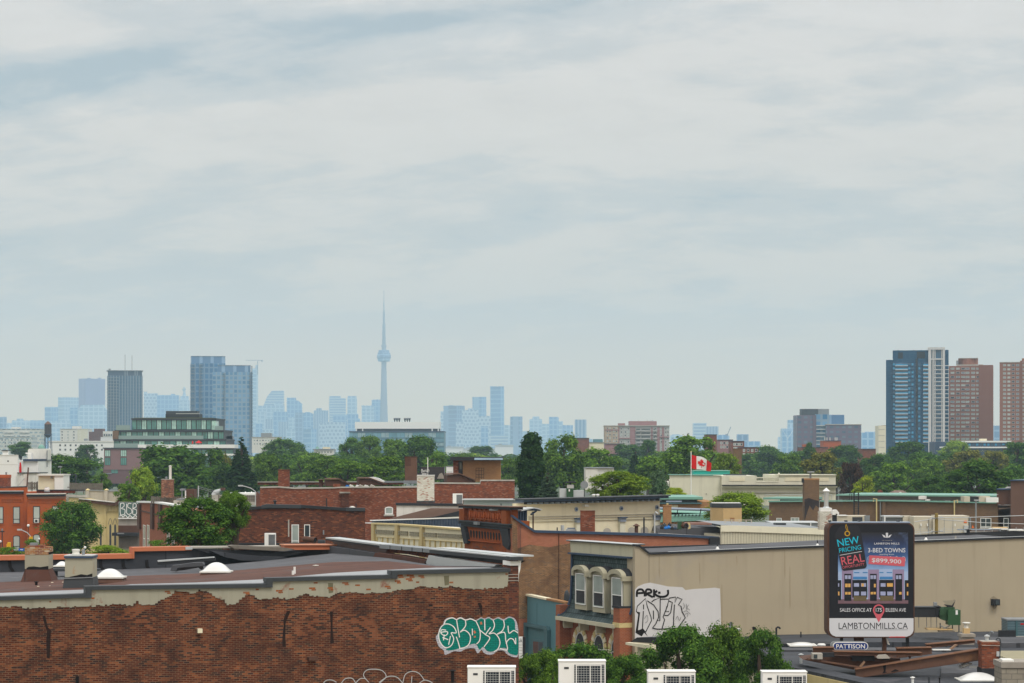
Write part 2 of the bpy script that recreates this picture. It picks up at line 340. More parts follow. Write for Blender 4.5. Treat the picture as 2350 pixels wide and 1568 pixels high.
M = dict(
    white=plain('white_paint', (.93, .93, .90), .5, .05), dirtywhite=plain('dirty_white', (.78, .77, .72), .7, .12, 3, .5),
    black=plain('black_metal', (.018, .02, .024), .5, .3), tar=plain('black_tar', (.03, .031, .034), .8, .35, 1.2),
    navy=plain('navy_paint', (.05, .075, .12), .5, .25, 3), dkgrey=plain('dark_grey_metal', (.052, .057, .062), .55, .15, 1.5),
    grey=plain('grey_metal', (.26, .275, .285), .45, .15, 2), ltgrey=plain('light_grey_metal', (.55, .57, .57), .4, .1, 2, spec=.5),
    silver=plain('silver_metal', (.62, .64, .65), .3, .1, 3, metal=.6), conc=plain('concrete', (.48, .455, .41), .9, .15, 1.5, .6),
    cream=plain('cream_paint', (.86, .80, .63), .8, .08, 2, .25), cream2=plain('pale_cream_stone', (.76, .74, .62), .85, .08, 1.2, .3),
    ochre=plain('ochre_stone', (.70, .59, .35), .85, .12, 2, .4), beige=plain('beige_stucco', (.46, .405, .315), .9, .10, .30, .28, dirt=(.375, .33, .26), dirt_at=.58),
    stucco=plain('stucco_band', (.60, .575, .455), .9, .06, 2, .4), whitewash=plain('whitewash_paint', (.72, .71, .71), .8, .06, 1, .15),
    teal=plain('teal_paint', (.13, .24, .265), .6, .06, 1, .2), teal_dk=plain('dark_teal_paint', (.085, .155, .17), .6, .1, 1),
    green=plain('green_metal', (.042, .085, .045), .45, .1, 2), copper=plain('green_copper', (.25, .42, .355), .6, .12, 1.5, .2),
    terra=plain('terracotta_metal', (.52, .21, .13), .6, .12, 2, 0, dirt=(.20, .12, .10), dirt_at=.66),
    rust=plain('rusty_steel', (.15, .088, .065), .75, .3, 1.2, .4, dirt=(.22, .11, .055), dirt_at=.62), rustdk=plain('dark_rusty_steel', (.10, .055, .04), .8, .3, 1.5),
    wood=plain('weathered_wood', (.20, .18, .155), .9, .25, 3, .5), ply=plain('plywood', (.60, .45, .27), .8, .15, 1.5, .2),
    shingle=facade('fish_scale_shingle', (.050, .068, .068), (.085, .105, .105), (.022, .03, .03), .32, .26, .028, .8, .5, .4, .2),
    mem_grey=plain('grey_membrane', (.105, .106, .114), .85, .12, .9, 0, dirt=(.145, .145, .15), dirt_at=.62, seam=(4.2, 1.1)), mem_brown=plain('brown_membrane', (.108, .055, .043), .9, .12, .8, 0, dirt=(.09, .055, .048), dirt_at=.58, seam=(3.6, 1.0)),
    mem_dark=plain('dark_membrane', (.055, .058, .066), .8, .22, .7, 0, dirt=(.085, .085, .095), dirt_at=.62, seam=(5, 1.0)),
    roofbrown=plain('brown_shingle_roof', (.20, .14, .115), .9, .15, 2),
    dome=plain('white_acrylic', (.82, .82, .80), .25, .06, 1.5, spec=.6),
    pane=glass('dark_glass', (.05, .06, .065)), pane_lt=glass('curtained_glass', (.34, .38, .36), .25, .35, 1.2), pane_gr=glass('green_glass', (.10, .22, .20), .1, .6, .5),
    pane_bl=glass('blind_glass', (.46, .49, .46), .35, .12, 2), yellow=plain('yellow_paint', (.75, .45, .03), .5, .1), red=plain('red_cloth', (.55, .02, .03), .8, .12),
    redp=plain('red_paint', (.62, .03, .035), .7, .05), blue=plain('blue_paint', (.03, .11, .45), .5, .1), bluebag=plain('blue_plastic', (.05, .2, .55), .5, .2),
    stone=plain('grey_stone', (.36, .33, .29), .9, .2, 3, .3), pipe_bl=plain('bluish_pipe', (.33, .38, .46), .5, .1),
    plaster=plain('old_cement_plaster', (.40, .385, .315), .9, .10, 1.6, .5, dirt=(.22, .065, .035), dirt_at=.635),
    stain=plain('black_stain', (.012, .010, .010), .9, .3), orange=plain('orange_plastic', (.8, .2, .03), .6), tan=plain('tan_metal', (.62, .575, .48), .6, .06, 1, .2),
    trunk=plain('bark', (.075, .055, .042), .95, .3, 4), ivory=plain('ivory_corrugated', (.90, .87, .72), .6, .06, 2, .15),
)
BR = dict(
    old=brick('old_brown_brick', (.146, .041, .023), (.070, .024, .018), (.24, .16, .11), (.026, .014, .012), .75, .225, .075, .011, (.24, .078, .034), .6, .56, ((.26, .078, .028), (.026, .017, .018))),
    red=brick('red_brick', (.26, .088, .055), (.19, .066, .043), (.22, .12, .085), (.10, .04, .03), .45, odd=((.32, .14, .09), (.10, .04, .03))),
    dkred=brick('dark_red_brick', (.165, .060, .040), (.10, .042, .031), (.14, .085, .065), (.05, .028, .024), .5, odd=((.26, .09, .04), (.05, .025, .022))),
    paint=brick('painted_orange_brick', (.46, .14, .068), (.42, .125, .06), (.37, .115, .058), (.30, .105, .055), .4),
    orange=brick('orange_painted_brick', (.42, .205, .145), (.36, .17, .12), (.33, .155, .11), None, 0, patch=(.26, .14, .06), psc=.30, pat=.56),
    tanb=brick('worn_tan_brick', (.25, .135, .066), (.155, .085, .046), (.33, .25, .18), (.12, .065, .038), .8, ms=.014, patch=(.30, .165, .066), psc=.45, pat=.60, odd=((.30, .15, .06), (.10, .06, .04))),
    brown=brick('brown_brick', (.22, .145, .095), (.165, .11, .078), (.21, .155, .11), (.12, .09, .075), .4),
    ornate=brick('terracotta_brick', (.35, .115, .05), (.29, .09, .04), (.24, .09, .05), (.14, .05, .035), .5),
    store=brick('salmon_brick', (.36, .125, .075), (.29, .095, .06), (.36, .24, .17), (.18, .07, .05), .35),
    chim=brick('mixed_chimney_brick', (.28, .10, .06), (.14, .06, .045), (.30, .23, .18), (.07, .045, .04), .6, odd=((.42, .22, .13), (.05, .03, .03))),
    whitb=brick('white_painted_brick', (.66, .64, .57), (.62, .60, .53), (.52, .50, .44), None, 0, odd=((.66, .64, .57), (.34, .13, .09))),
    tanw=brick('tan_brick', (.42, .25, .14), (.36, .20, .11), (.38, .26, .17), (.25, .14, .09), .3),
    stonb=brick('grey_stone_block', (.40, .37, .31), (.32, .29, .24), (.22, .20, .17), (.20, .18, .15), .5, .5, .24, .02),
)

# ================================================================== THE GROUND
def plane(name, x0, x1, y0, y1, z, mat, label):
    o = MB().add([(x0, y0, z), (x1, y0, z), (x1, y1, z), (x0, y1, z)], [(0, 1, 2, 3)]).build(name, mat); return tag(o, label, kind='structure')
plane('ground', -4400, 4400, -40, 10300, 0, plain('city_ground', (.13, .135, .12), .95, .3, .01, dirt=(.10, .13, .07), dirt_at=.5), 'flat city ground under the roofs and trees')
sd = Vector((-.29, .957)); sn = Vector((.957, .29))
def street_quad(name, a, b, z, mat, label):      # the shopping street, running away between the two rows of fronts
    q = [Vector((6.5, 132)) + sd * t + sn * o for t, o in ((-95, a), (160, a), (160, b), (-95, b))]
    tag(MB().add([(p.x, p.y, z) for p in q], [(3, 2, 1, 0)]).build(name, mat), label, kind='structure')
street_quad('road', -15.5, -4.0, .004, plain('asphalt', (.05, .05, .052), .9, .2, 1), 'grey asphalt shopping street below the roofs')
street_quad('pavement', -4.0, -.4, .13, plain('paving', (.34, .33, .31), .9, .12, 1), 'pale pavement along the shop fronts')

# ================================================================== TREES
LEAF = dict(
    mid=leafmat('mid_green_leaves', (.022, .055, .014), (.043, .098, .022), (.075, .145, .032)),
    dark=leafmat('dark_green_leaves', (.013, .040, .014), (.027, .070, .020), (.05, .108, .026)),
    light=leafmat('light_green_leaves', (.046, .095, .016), (.078, .142, .024), (.118, .185, .036)),
    yellow=leafmat('yellow_green_leaves', (.075, .13, .012), (.125, .19, .016), (.19, .25, .028)),
    olive=leafmat('olive_leaves', (.035, .048, .016), (.068, .083, .028), (.11, .12, .042)),
    conifer=leafmat('dark_needles', (.007, .022, .014), (.014, .038, .020), (.024, .055, .026)),
    bluish=leafmat('blue_green_needles', (.018, .042, .036), (.034, .068, .055), (.055, .098, .082)),
    purple=leafmat('purple_leaves', (.014, .010, .012), (.024, .016, .018), (.042, .026, .026)),
)
def quads_mesh(name, V):
    n = len(V) // 4; me = bpy.data.meshes.new(name); me.vertices.add(4 * n); me.vertices.foreach_set('co', V.astype(np.float32).ravel())
    me.loops.add(4 * n); me.loops.foreach_set('vertex_index', np.arange(4 * n, dtype=np.int32)); me.polygons.add(n)
    me.polygons.foreach_set('loop_start', np.arange(0, 4 * n, 4, dtype=np.int32)); me.polygons.foreach_set('loop_total', np.full(n, 4, dtype=np.int32))
    me.update(); me.validate(); return me
def unit(a): return a / np.maximum(np.linalg.norm(a, axis=1, keepdims=True), 1e-6)
PROF = dict(
    round=lambda h: np.sqrt(np.clip(1 - (2 * h - 1) ** 2, 0, 1)) * (1 - .12 * h),
    spread=lambda h: np.clip(np.sqrt(np.clip(1 - ((h - .42) / .60) ** 2, 0, 1)), .25, 1),
    oval=lambda h: np.sqrt(np.clip(1 - ((h - .45) / .56) ** 2, 0, 1)) * .95,
    column=lambda h: np.clip(1.05 - .9 * h ** 3.2, .1, 1) * np.clip(h * 6 + .35, 0, 1),
    cone=lambda h: np.clip(1 - h, .02, 1) ** .85,
)
def crown_quads(seed, shape, ncl, nleaf, ls, cr=(.16, .30), zr=.55, up=.5):
    g = np.random.default_rng(seed); hh = g.uniform(.06, .97, ncl) if shape != 'cone' else 1 - np.linspace(.004, 1, ncl) ** .7
    pr = PROF[shape](hh); rho = pr * np.sqrt(g.uniform(.12 if shape != 'cone' else .3, .95, ncl)) * .86; th = g.uniform(0, 2 * np.pi, ncl)
    rc = g.uniform(*cr, ncl) * (1 if shape not in ('cone',) else np.clip(pr * 1.6, .25, 1))
    C = np.stack([rho * np.cos(th), rho * np.sin(th), hh * (.88 if shape != 'cone' else .985) + .015], 1)
    k = np.repeat(np.arange(ncl), np.maximum(1, (nleaf * rc ** 2 / np.sum(rc ** 2)).astype(int))); m = len(k)
    d = unit(g.normal(size=(m, 3))); d[:, 2] = np.where(g.uniform(size=m) < .55, np.abs(d[:, 2]), d[:, 2])
    rr = rc[k] * np.where(g.uniform(size=m) < .2, g.uniform(1.0, 1.55, m), .62 + .42 * g.uniform(size=m) ** .7); p = C[k] + d * rr[:, None] * np.array([1, 1, zr])
    nrm = unit(d * 1.2 + .42 * g.normal(size=(m, 3)) + np.array([0, 0, up])); a = unit(np.cross(nrm, g.normal(size=(m, 3)))); b = np.cross(nrm, a)
    s = ls * g.uniform(.55, 1.35, m)[:, None]; sc = np.array([1, 1, zr])
    q = np.stack([p + a * s * sc, p + b * s * .62 * sc, p - a * s * sc, p - b * s * .62 * sc], 1); return q.reshape(-1, 3)
def proto(name, *a, **k):
    me = quads_mesh(name, crown_quads(*a, **k)); me.materials.append(LEAF['mid']); return me
PRO = dict(
    round=[proto('crown', 11 + i, 'round', 46, 9000, .056, (.17, .30)) for i in range(3)],
    spread=[proto('crown', 31 + i, 'spread', 52, 9500, .052, (.13, .27), .5) for i in range(3)],
    oval=[proto('crown', 51 + i, 'oval', 46, 8500, .056) for i in range(2)],
    column=[proto('crown', 71, 'column', 110, 15000, .12, (.24, .42), .2)],
    cone=[proto('crown', 81 + i, 'cone', 190, 15000, .085, (.16, .26), .16, .9) for i in range(2)],
    fine=[proto('crown', 91 + i, 'spread', 84, 30000, .030, (.10, .21), .55) for i in range(2)],
    fineround=[proto('crown', 95 + i, 'round', 80, 22000, .034, (.12, .24), .55) for i in range(2)],
    bush=[proto('crown', 98, 'round', 30, 5000, .06, (.2, .36), .6)],
)
TN = [0]
def tree(u, vt, vb, hw, Y, label, mat='mid', shape='round', name='tree', group=None, lean=0, z0=0, limbs=4, cat='tree'):
    i = TN[0]; TN[0] += 1; g = random.Random(100 + i)
    x = X(u, Y); zt, zb = Z(vt, Y), max(z0 + .4, Z(vb, Y)); r = hw * Y / FPX
    T = thing(name, label, cat, (x, Y, z0), g.uniform(0, 6.28), group)
    me = PRO[shape][i % len(PRO[shape])]
    c = bpy.data.objects.new('crown', me); COL.objects.link(c); c.parent = T; c.scale = (r, r * .95, zt - zb); c.location = (0, 0, zb - z0)
    c.material_slots[0].link = 'OBJECT'; c.material_slots[0].material = LEAF[mat]
    m = MB(); h = zb - z0; H = zt - zb; tr = max(.12, .035 * (zt - z0))
    m.tube([(0, 0, -.1), (.1 * tr, 0, h * .5), (0, .2 * tr, h + H * .35), (.05 * r, 0, h + H * (.9 if shape in ('cone', 'column') else .7))], tr, 8, tr * .25)
    if shape not in ('cone', 'column', 'bush'):
        for q in range(limbs):
            a = g.uniform(0, 6.28); rr = r * g.uniform(.5, .75); zz = h + H * g.uniform(.35, .75)
            m.tube([(0, 0, h * .9 + H * .08 * q / limbs), (math.cos(a) * rr * .5, math.sin(a) * rr * .5, h * .5 + zz * .5), (math.cos(a) * rr, math.sin(a) * rr, zz)], tr * .5, 6, tr * .12)
    m.build('trunk', M['trunk'], T); return T
W = 'trees of the wooded belt'
for a in (
    # u, top, base of crown, half width, distance, label, leaf, shape
    (48, 1013, 1046, 34, 900, 'small hazy round tree just before the pale balconied block', 'dark', 'round'),
    (200, 1019, 1056, 30, 800, 'small hazy dark tree against the long low white building', 'dark', 'round'),
    (150, 1040, 1122, 90, 420, 'wide dark green tree rising behind the beige roof shed', 'dark', 'spread'),
    (232, 1085, 1135, 28, 380, 'drooping green tree at the edge of the grey roof fence', 'mid', 'oval'),
    (388, 1017, 1150, 112, 390, 'huge dark green tree covering the lower floors of the terraced glass block', 'dark', 'round'),
    (482, 1030, 1130, 62, 420, 'tall dark leafy tree between the tree covering the glass block and the spruce', 'dark', 'oval'),
    (326, 1072, 1152, 40, 300, 'bright yellow green young tree before the huge dark tree', 'light', 'oval'),
    (290, 1108, 1160, 34, 290, 'low leafy tree behind the curved gable', 'mid', 'round'),
    (370, 1112, 1165, 60, 310, 'low dark tree mass behind the brick chimney with the tall white flue', 'dark', 'round'),
    (516, 1040, 1135, 30, 470, 'pale grey green feathery tree tucked beside the spruce', 'olive', 'oval'),
    (612, 1038, 1135, 50, 440, 'mid green tree immediately beside the tall dark spruce', 'mid', 'round'),
    (655, 1008, 1075, 62, 720, 'hazy domed tree rising above the belt before the white penthouse block', 'dark', 'round'),
    (668, 1040, 1115, 42, 520, 'dark bushy tree above the small square brick chimney', 'dark', 'round'),
    (706, 1042, 1112, 45, 480, 'green tree below the tiny white house with the turquoise roof', 'mid', 'spread'),
    (752, 1040, 1125, 58, 420, 'broad light green tree above the rooftop hatch', 'mid', 'spread'),
    (806, 1003, 1062, 34, 620, 'dark maple in front of the white banded glass block, its lower corner', 'dark', 'spread'),
    (848, 998, 1062, 38, 600, 'tallest treetop in front of the white banded glass block', 'mid', 'round'),
    (800, 1052, 1130, 62, 360, 'full green tree behind the white cushion on the brick roof', 'mid', 'spread'),
    (880, 1046, 1130, 66, 350, 'layered green tree beside the tall rusty chimney', 'mid', 'spread'),
    (905, 1005, 1080, 46, 560, 'mid green tree in the middle of the wood under the white banded block', 'mid', 'round'),
    (962, 1001, 1085, 52, 520, 'big dark round tree covering the end of the white banded block', 'dark', 'round'),
    (1000, 1034, 1105, 36, 440, 'green tree directly behind the dark rooftop poster', 'mid', 'round'),
    (1105, 1022, 1062, 42, 1000, 'hazy round tree above the brick penthouse roof', 'dark', 'round'),
    (1060, 1040, 1100, 40, 640, 'light hazy tree just over the flat dark penthouse roof', 'mid', 'round'),
    (1166, 1052, 1120, 34, 420, 'green tree squeezed between the penthouse and the dark cedar', 'mid', 'oval'),
    (1292, 996, 1118, 62, 390, 'tall full green tree next to the dark cedar', 'mid', 'oval'),
    (1258, 1040, 1118, 36, 400, 'dense dark green tree half hidden by the cedar', 'dark', 'round'),
    (1372, 1028, 1118, 62, 420, 'wide green tree behind the white blank wall', 'mid', 'spread'),
    (1440, 1018, 1066, 52, 820, 'hazy pale tree in front of the pink trimmed apartment block', 'dark', 'round'),
    (1488, 1010, 1050, 24, 760, 'small round treetop breaking the base of the pink trimmed block', 'dark', 'round'),
    (1505, 1046, 1122, 58, 420, 'green tree to the side of the small pointed conifer', 'mid', 'round'),
    (1592, 997, 1112, 82, 400, 'great spreading tree behind the red and white flag', 'mid', 'spread'),
    (1664, 1036, 1112, 42, 370, 'lighter leafy tree beside the slim brown chimney', 'light', 'spread'),
    (1770, 1022, 1080, 48, 760, 'hazy tree to the side of the long slim brown chimney top', 'dark', 'round'),
    (1810, 1040, 1112, 50, 520, 'light green tree behind the stone balustrade', 'mid', 'spread'),
    (1857, 1015, 1052, 17, 700, 'small pointed treetop below the dark brick mid rise', 'dark', 'oval'),
    (1886, 1036, 1118, 52, 430, 'brownish olive tree over the big brown chimney', 'olive', 'spread'),
    (1952, 1058, 1150, 36, 400, 'dark purple leaved tree at the end of the cream stone hall', 'purple', 'round'),
    (1938, 1022, 1068, 46, 740, 'hazy green tree below the two storey red roof ridge', 'dark', 'round'),
    (1982, 1092, 1150, 30, 370, 'yellow green low tree beside the purple tree', 'yellow', 'round'),
    (2085, 1011, 1075, 56, 720, 'dark domed tree at the foot of the dark glass high rise', 'dark', 'round'),
    (2010, 1040, 1112, 48, 560, 'rounded dark green tree before the foot of the cream slab', 'dark', 'spread'),
    (2052, 1060, 1150, 62, 430, 'broad green tree behind the small brown house roof', 'mid', 'spread'),
    (2128, 1050, 1140, 56, 480, 'leafy green tree in the middle of the wood below the dark high rise', 'mid', 'round'),
    (2192, 1012, 1062, 40, 800, 'pale feathery treetop against the low black and white banded building', 'light', 'round'),
    (2215, 1032, 1095, 58, 560, 'olive green tree below the banded building', 'olive', 'round'),
    (2280, 1032, 1090, 40, 580, 'second olive tree below the banded building, beside the edge tree', 'olive', 'round'),
    (2132, 1090, 1150, 50, 360, 'lower dark tree behind the green trimmed roof edge', 'dark', 'spread'),
    (2245, 1055, 1150, 92, 330, 'massive dark tree towering over the brown brick stair tower', 'dark', 'spread'),
    (2335, 1012, 1075, 46, 600, 'dark round tree at the foot of the outermost brick tower', 'dark', 'round'),
    (2330, 1068, 1150, 50, 420, 'dark green tree behind the top of the brown brick stair tower', 'dark', 'round'),
): tree(*a[:6], a[6], a[7], group=W)
gr = random.Random(5)       # the rest of the belt, behind those: nothing tells these apart
for i in range(40):
    u = 560 + i * 45.6 + gr.uniform(-18, 18); Y = gr.uniform(560, 860); vt = 1040 + gr.uniform(-8, 12)
    tree(u, vt, vt + 66, gr.uniform(44, 64), Y, 'ordinary rounded green tree half hidden in the depth of the wooded belt', gr.choice(['mid', 'dark', 'dark', 'mid', 'light']), gr.choice(['round', 'spread']), group='half hidden trees in the depth of the wooded belt')
# free standing characters
tree(554, 1001, 1150, 48, 384, 'tall pointed dark spruce standing clear of the wood', 'conifer', 'cone', 'spruce_tree')
tree(1219, 983, 1150, 33, 262, 'tall dark columnar cedar rising behind the cream hall', 'conifer', 'column', 'cedar_tree')
tree(1258, 1078, 1150, 30, 250, 'blue green spruce leaning out from the dark cedar', 'bluish', 'cone', 'spruce_tree')
tree(1458, 1031, 1090, 20, 480, 'small pointed dark conifer in the middle of the belt', 'conifer', 'cone', 'conifer_tree')
tree(1579, 993, 1030, 13, 520, 'dark conifer tip poking above the great spreading tree', 'conifer', 'cone', 'conifer_tree')
tree(1512, 1080, 1146, 26, 240, 'dark blue green conifer beside the yellow green spreading tree', 'bluish', 'oval', 'conifer_tree')
tree(1420, 1078, 1150, 80, 215, 'spreading yellow green tree behind the navy cornice of the cream hall', 'light', 'fineround', 'tree')
tree(1546, 1117, 1150, 32, 262, 'little yellow bush like tree below the flagpole', 'yellow', 'fineround', 'tree')
tree(1692, 1127, 1205, 90, 192, 'bright green spreading tree in front of the brown brick school', 'light', 'fineround', 'tree')
tree(162, 1142, 1278, 84, 232, 'large dark street tree in front of the orange painted building', 'dark', 'fineround', 'street_tree')
tree(452, 1136, 1268, 98, 141, 'dark street tree growing against the red building with white windows', 'dark', 'fineround', 'street_tree')
tree(535, 1124, 1215, 52, 143, 'leaning leafy branch tree reaching over the dark brick gable', 'mid', 'fine', 'street_tree')
tree(1335, 1472, 1650, 108, 106, 'street tree in front of the teal shop and the mansard front', 'dark', 'fine', 'street_tree')
tree(1238, 1486, 1650, 76, 104, 'small street tree against the corner of the brick building', 'mid', 'fine', 'street_tree')
tree(1562, 1432, 1650, 112, 110, 'big street tree below the black and white graffiti', 'dark', 'fine', 'street_tree')
tree(1655, 1420, 1640, 80, 112, 'tall leader of the street tree reaching up the beige wall', 'mid', 'fineround', 'street_tree')
tree(1745, 1440, 1650, 78, 109, 'street tree beside the street sign roof edge', 'dark', 'fine', 'street_tree')
tree(1432, 1496, 1650, 76, 104.5, 'smaller street tree between the two highest heat pumps', 'dark', 'fine', 'street_tree')
tree(250, 1252, 1285, 62, 140, 'low bright green shrub showing over the orange roof edge', 'light', 'bush', 'shrub', z0=7, cat='shrub')
tree(22, 1256, 1285, 44, 150, 'low green shrub behind the roof edge below the traffic light', 'mid', 'bush', 'shrub', z0=7, cat='shrub')
tree(75, 1238, 1275, 28, 205, 'small green treetop under the street lamp arm', 'mid', 'bush', 'shrub', z0=5, cat='shrub')
tree(365, 1240, 1270, 34, 160, 'low bush in front of the white windows of the red building', 'mid', 'bush', 'shrub', z0=7, cat='shrub')
def far_wood():
    g = np.random.default_rng(3); base = [crown_quads(200 + i, 'round', 16, 330, .16, (.25, .42)) for i in range(4)]; V = []
    for i in range(520):
        Y = 820 + 3800 * g.uniform() ** 1.6; u = g.uniform(-60, 2410); x = X(u, Y); z = g.uniform(11, 16.2) + (.6 if Y > 1500 else 0); r = g.uniform(6, 9.5); h = g.uniform(8, 11)
        a = g.uniform(0, 6.28); q = base[i % 4].copy(); c, s = math.cos(a), math.sin(a)
        V.append(np.stack([(q[:, 0] * c - q[:, 1] * s) * r + x, (q[:, 0] * s + q[:, 1] * c) * r + Y, q[:, 2] * h + z - h], 1))
    me = quads_mesh('far_wood', np.concatenate(V)); me.materials.append(LEAF['dark']); o = bpy.data.objects.new('far_wood', me); COL.objects.link(o)
    tag(o, 'hazy far woods spreading between the houses to the skyline', kind='stuff')
far_wood()

# ================================================================== THE FAR CITY
FC = dict(  # base colours bluer than the buildings: part of the haze tint is painted in
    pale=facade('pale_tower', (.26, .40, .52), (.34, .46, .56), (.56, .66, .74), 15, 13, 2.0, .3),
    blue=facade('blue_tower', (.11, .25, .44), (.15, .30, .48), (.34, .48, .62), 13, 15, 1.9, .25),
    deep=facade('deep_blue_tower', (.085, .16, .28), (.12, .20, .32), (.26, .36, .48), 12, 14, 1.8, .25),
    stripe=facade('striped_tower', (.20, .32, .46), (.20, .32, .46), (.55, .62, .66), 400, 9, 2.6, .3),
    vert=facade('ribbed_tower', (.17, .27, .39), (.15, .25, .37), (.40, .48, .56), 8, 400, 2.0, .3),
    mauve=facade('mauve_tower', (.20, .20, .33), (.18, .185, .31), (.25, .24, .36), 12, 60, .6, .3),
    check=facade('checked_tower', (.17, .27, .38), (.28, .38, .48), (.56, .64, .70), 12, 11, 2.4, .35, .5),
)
FG = 'hazy downtown towers'
def tower(u0, u1, vt, Y, label, mat='blue', us=None, caps=(), dep=.3, outline=None, name='office_tower'):
    """a far tower: its body and the steps of its crown in one mesh; us = image column of a corner turned to us"""
    b = B(None, '', '', u0, Y, u1); m = MB(); L = b.L; d = L * dep
    def blockxy(a, c, top, k=1.0, z0=0):
        xa, xc = b.h(a, vt)[0], b.h(c, vt)[0]; zt = Z(top, Y)
        if us and k == 1.0:
            xs = b.h(us, vt)[0]; m.extr([(xa, (xs - xa) * .8), (xs, 0), (xc, (xc - xs) * .8), (xa + xc - xs, (xc - xa) * .8)], z0, zt)
        else: m.extr([(xa, d * (1 - k) / 2), (xc, d * (1 - k) / 2), (xc, d * (1 + k) / 2), (xa, d * (1 + k) / 2)], z0, zt)
    if outline:
        m.prism([(X(u, Y) - b.A.x, 0 if v > 1035 else Z(v, Y)) for u, v in outline], 0, d)
    else: blockxy(u0, u1, vt)
    for a, c, v in caps: blockxy(a, c, v, .8, Z(vt, Y) - 1)
    o = m.build(name, FC[mat]); o.location = (b.A.x, Y, 0); tag(o, label, 'tower', FG); return o
T0 = 'tower'
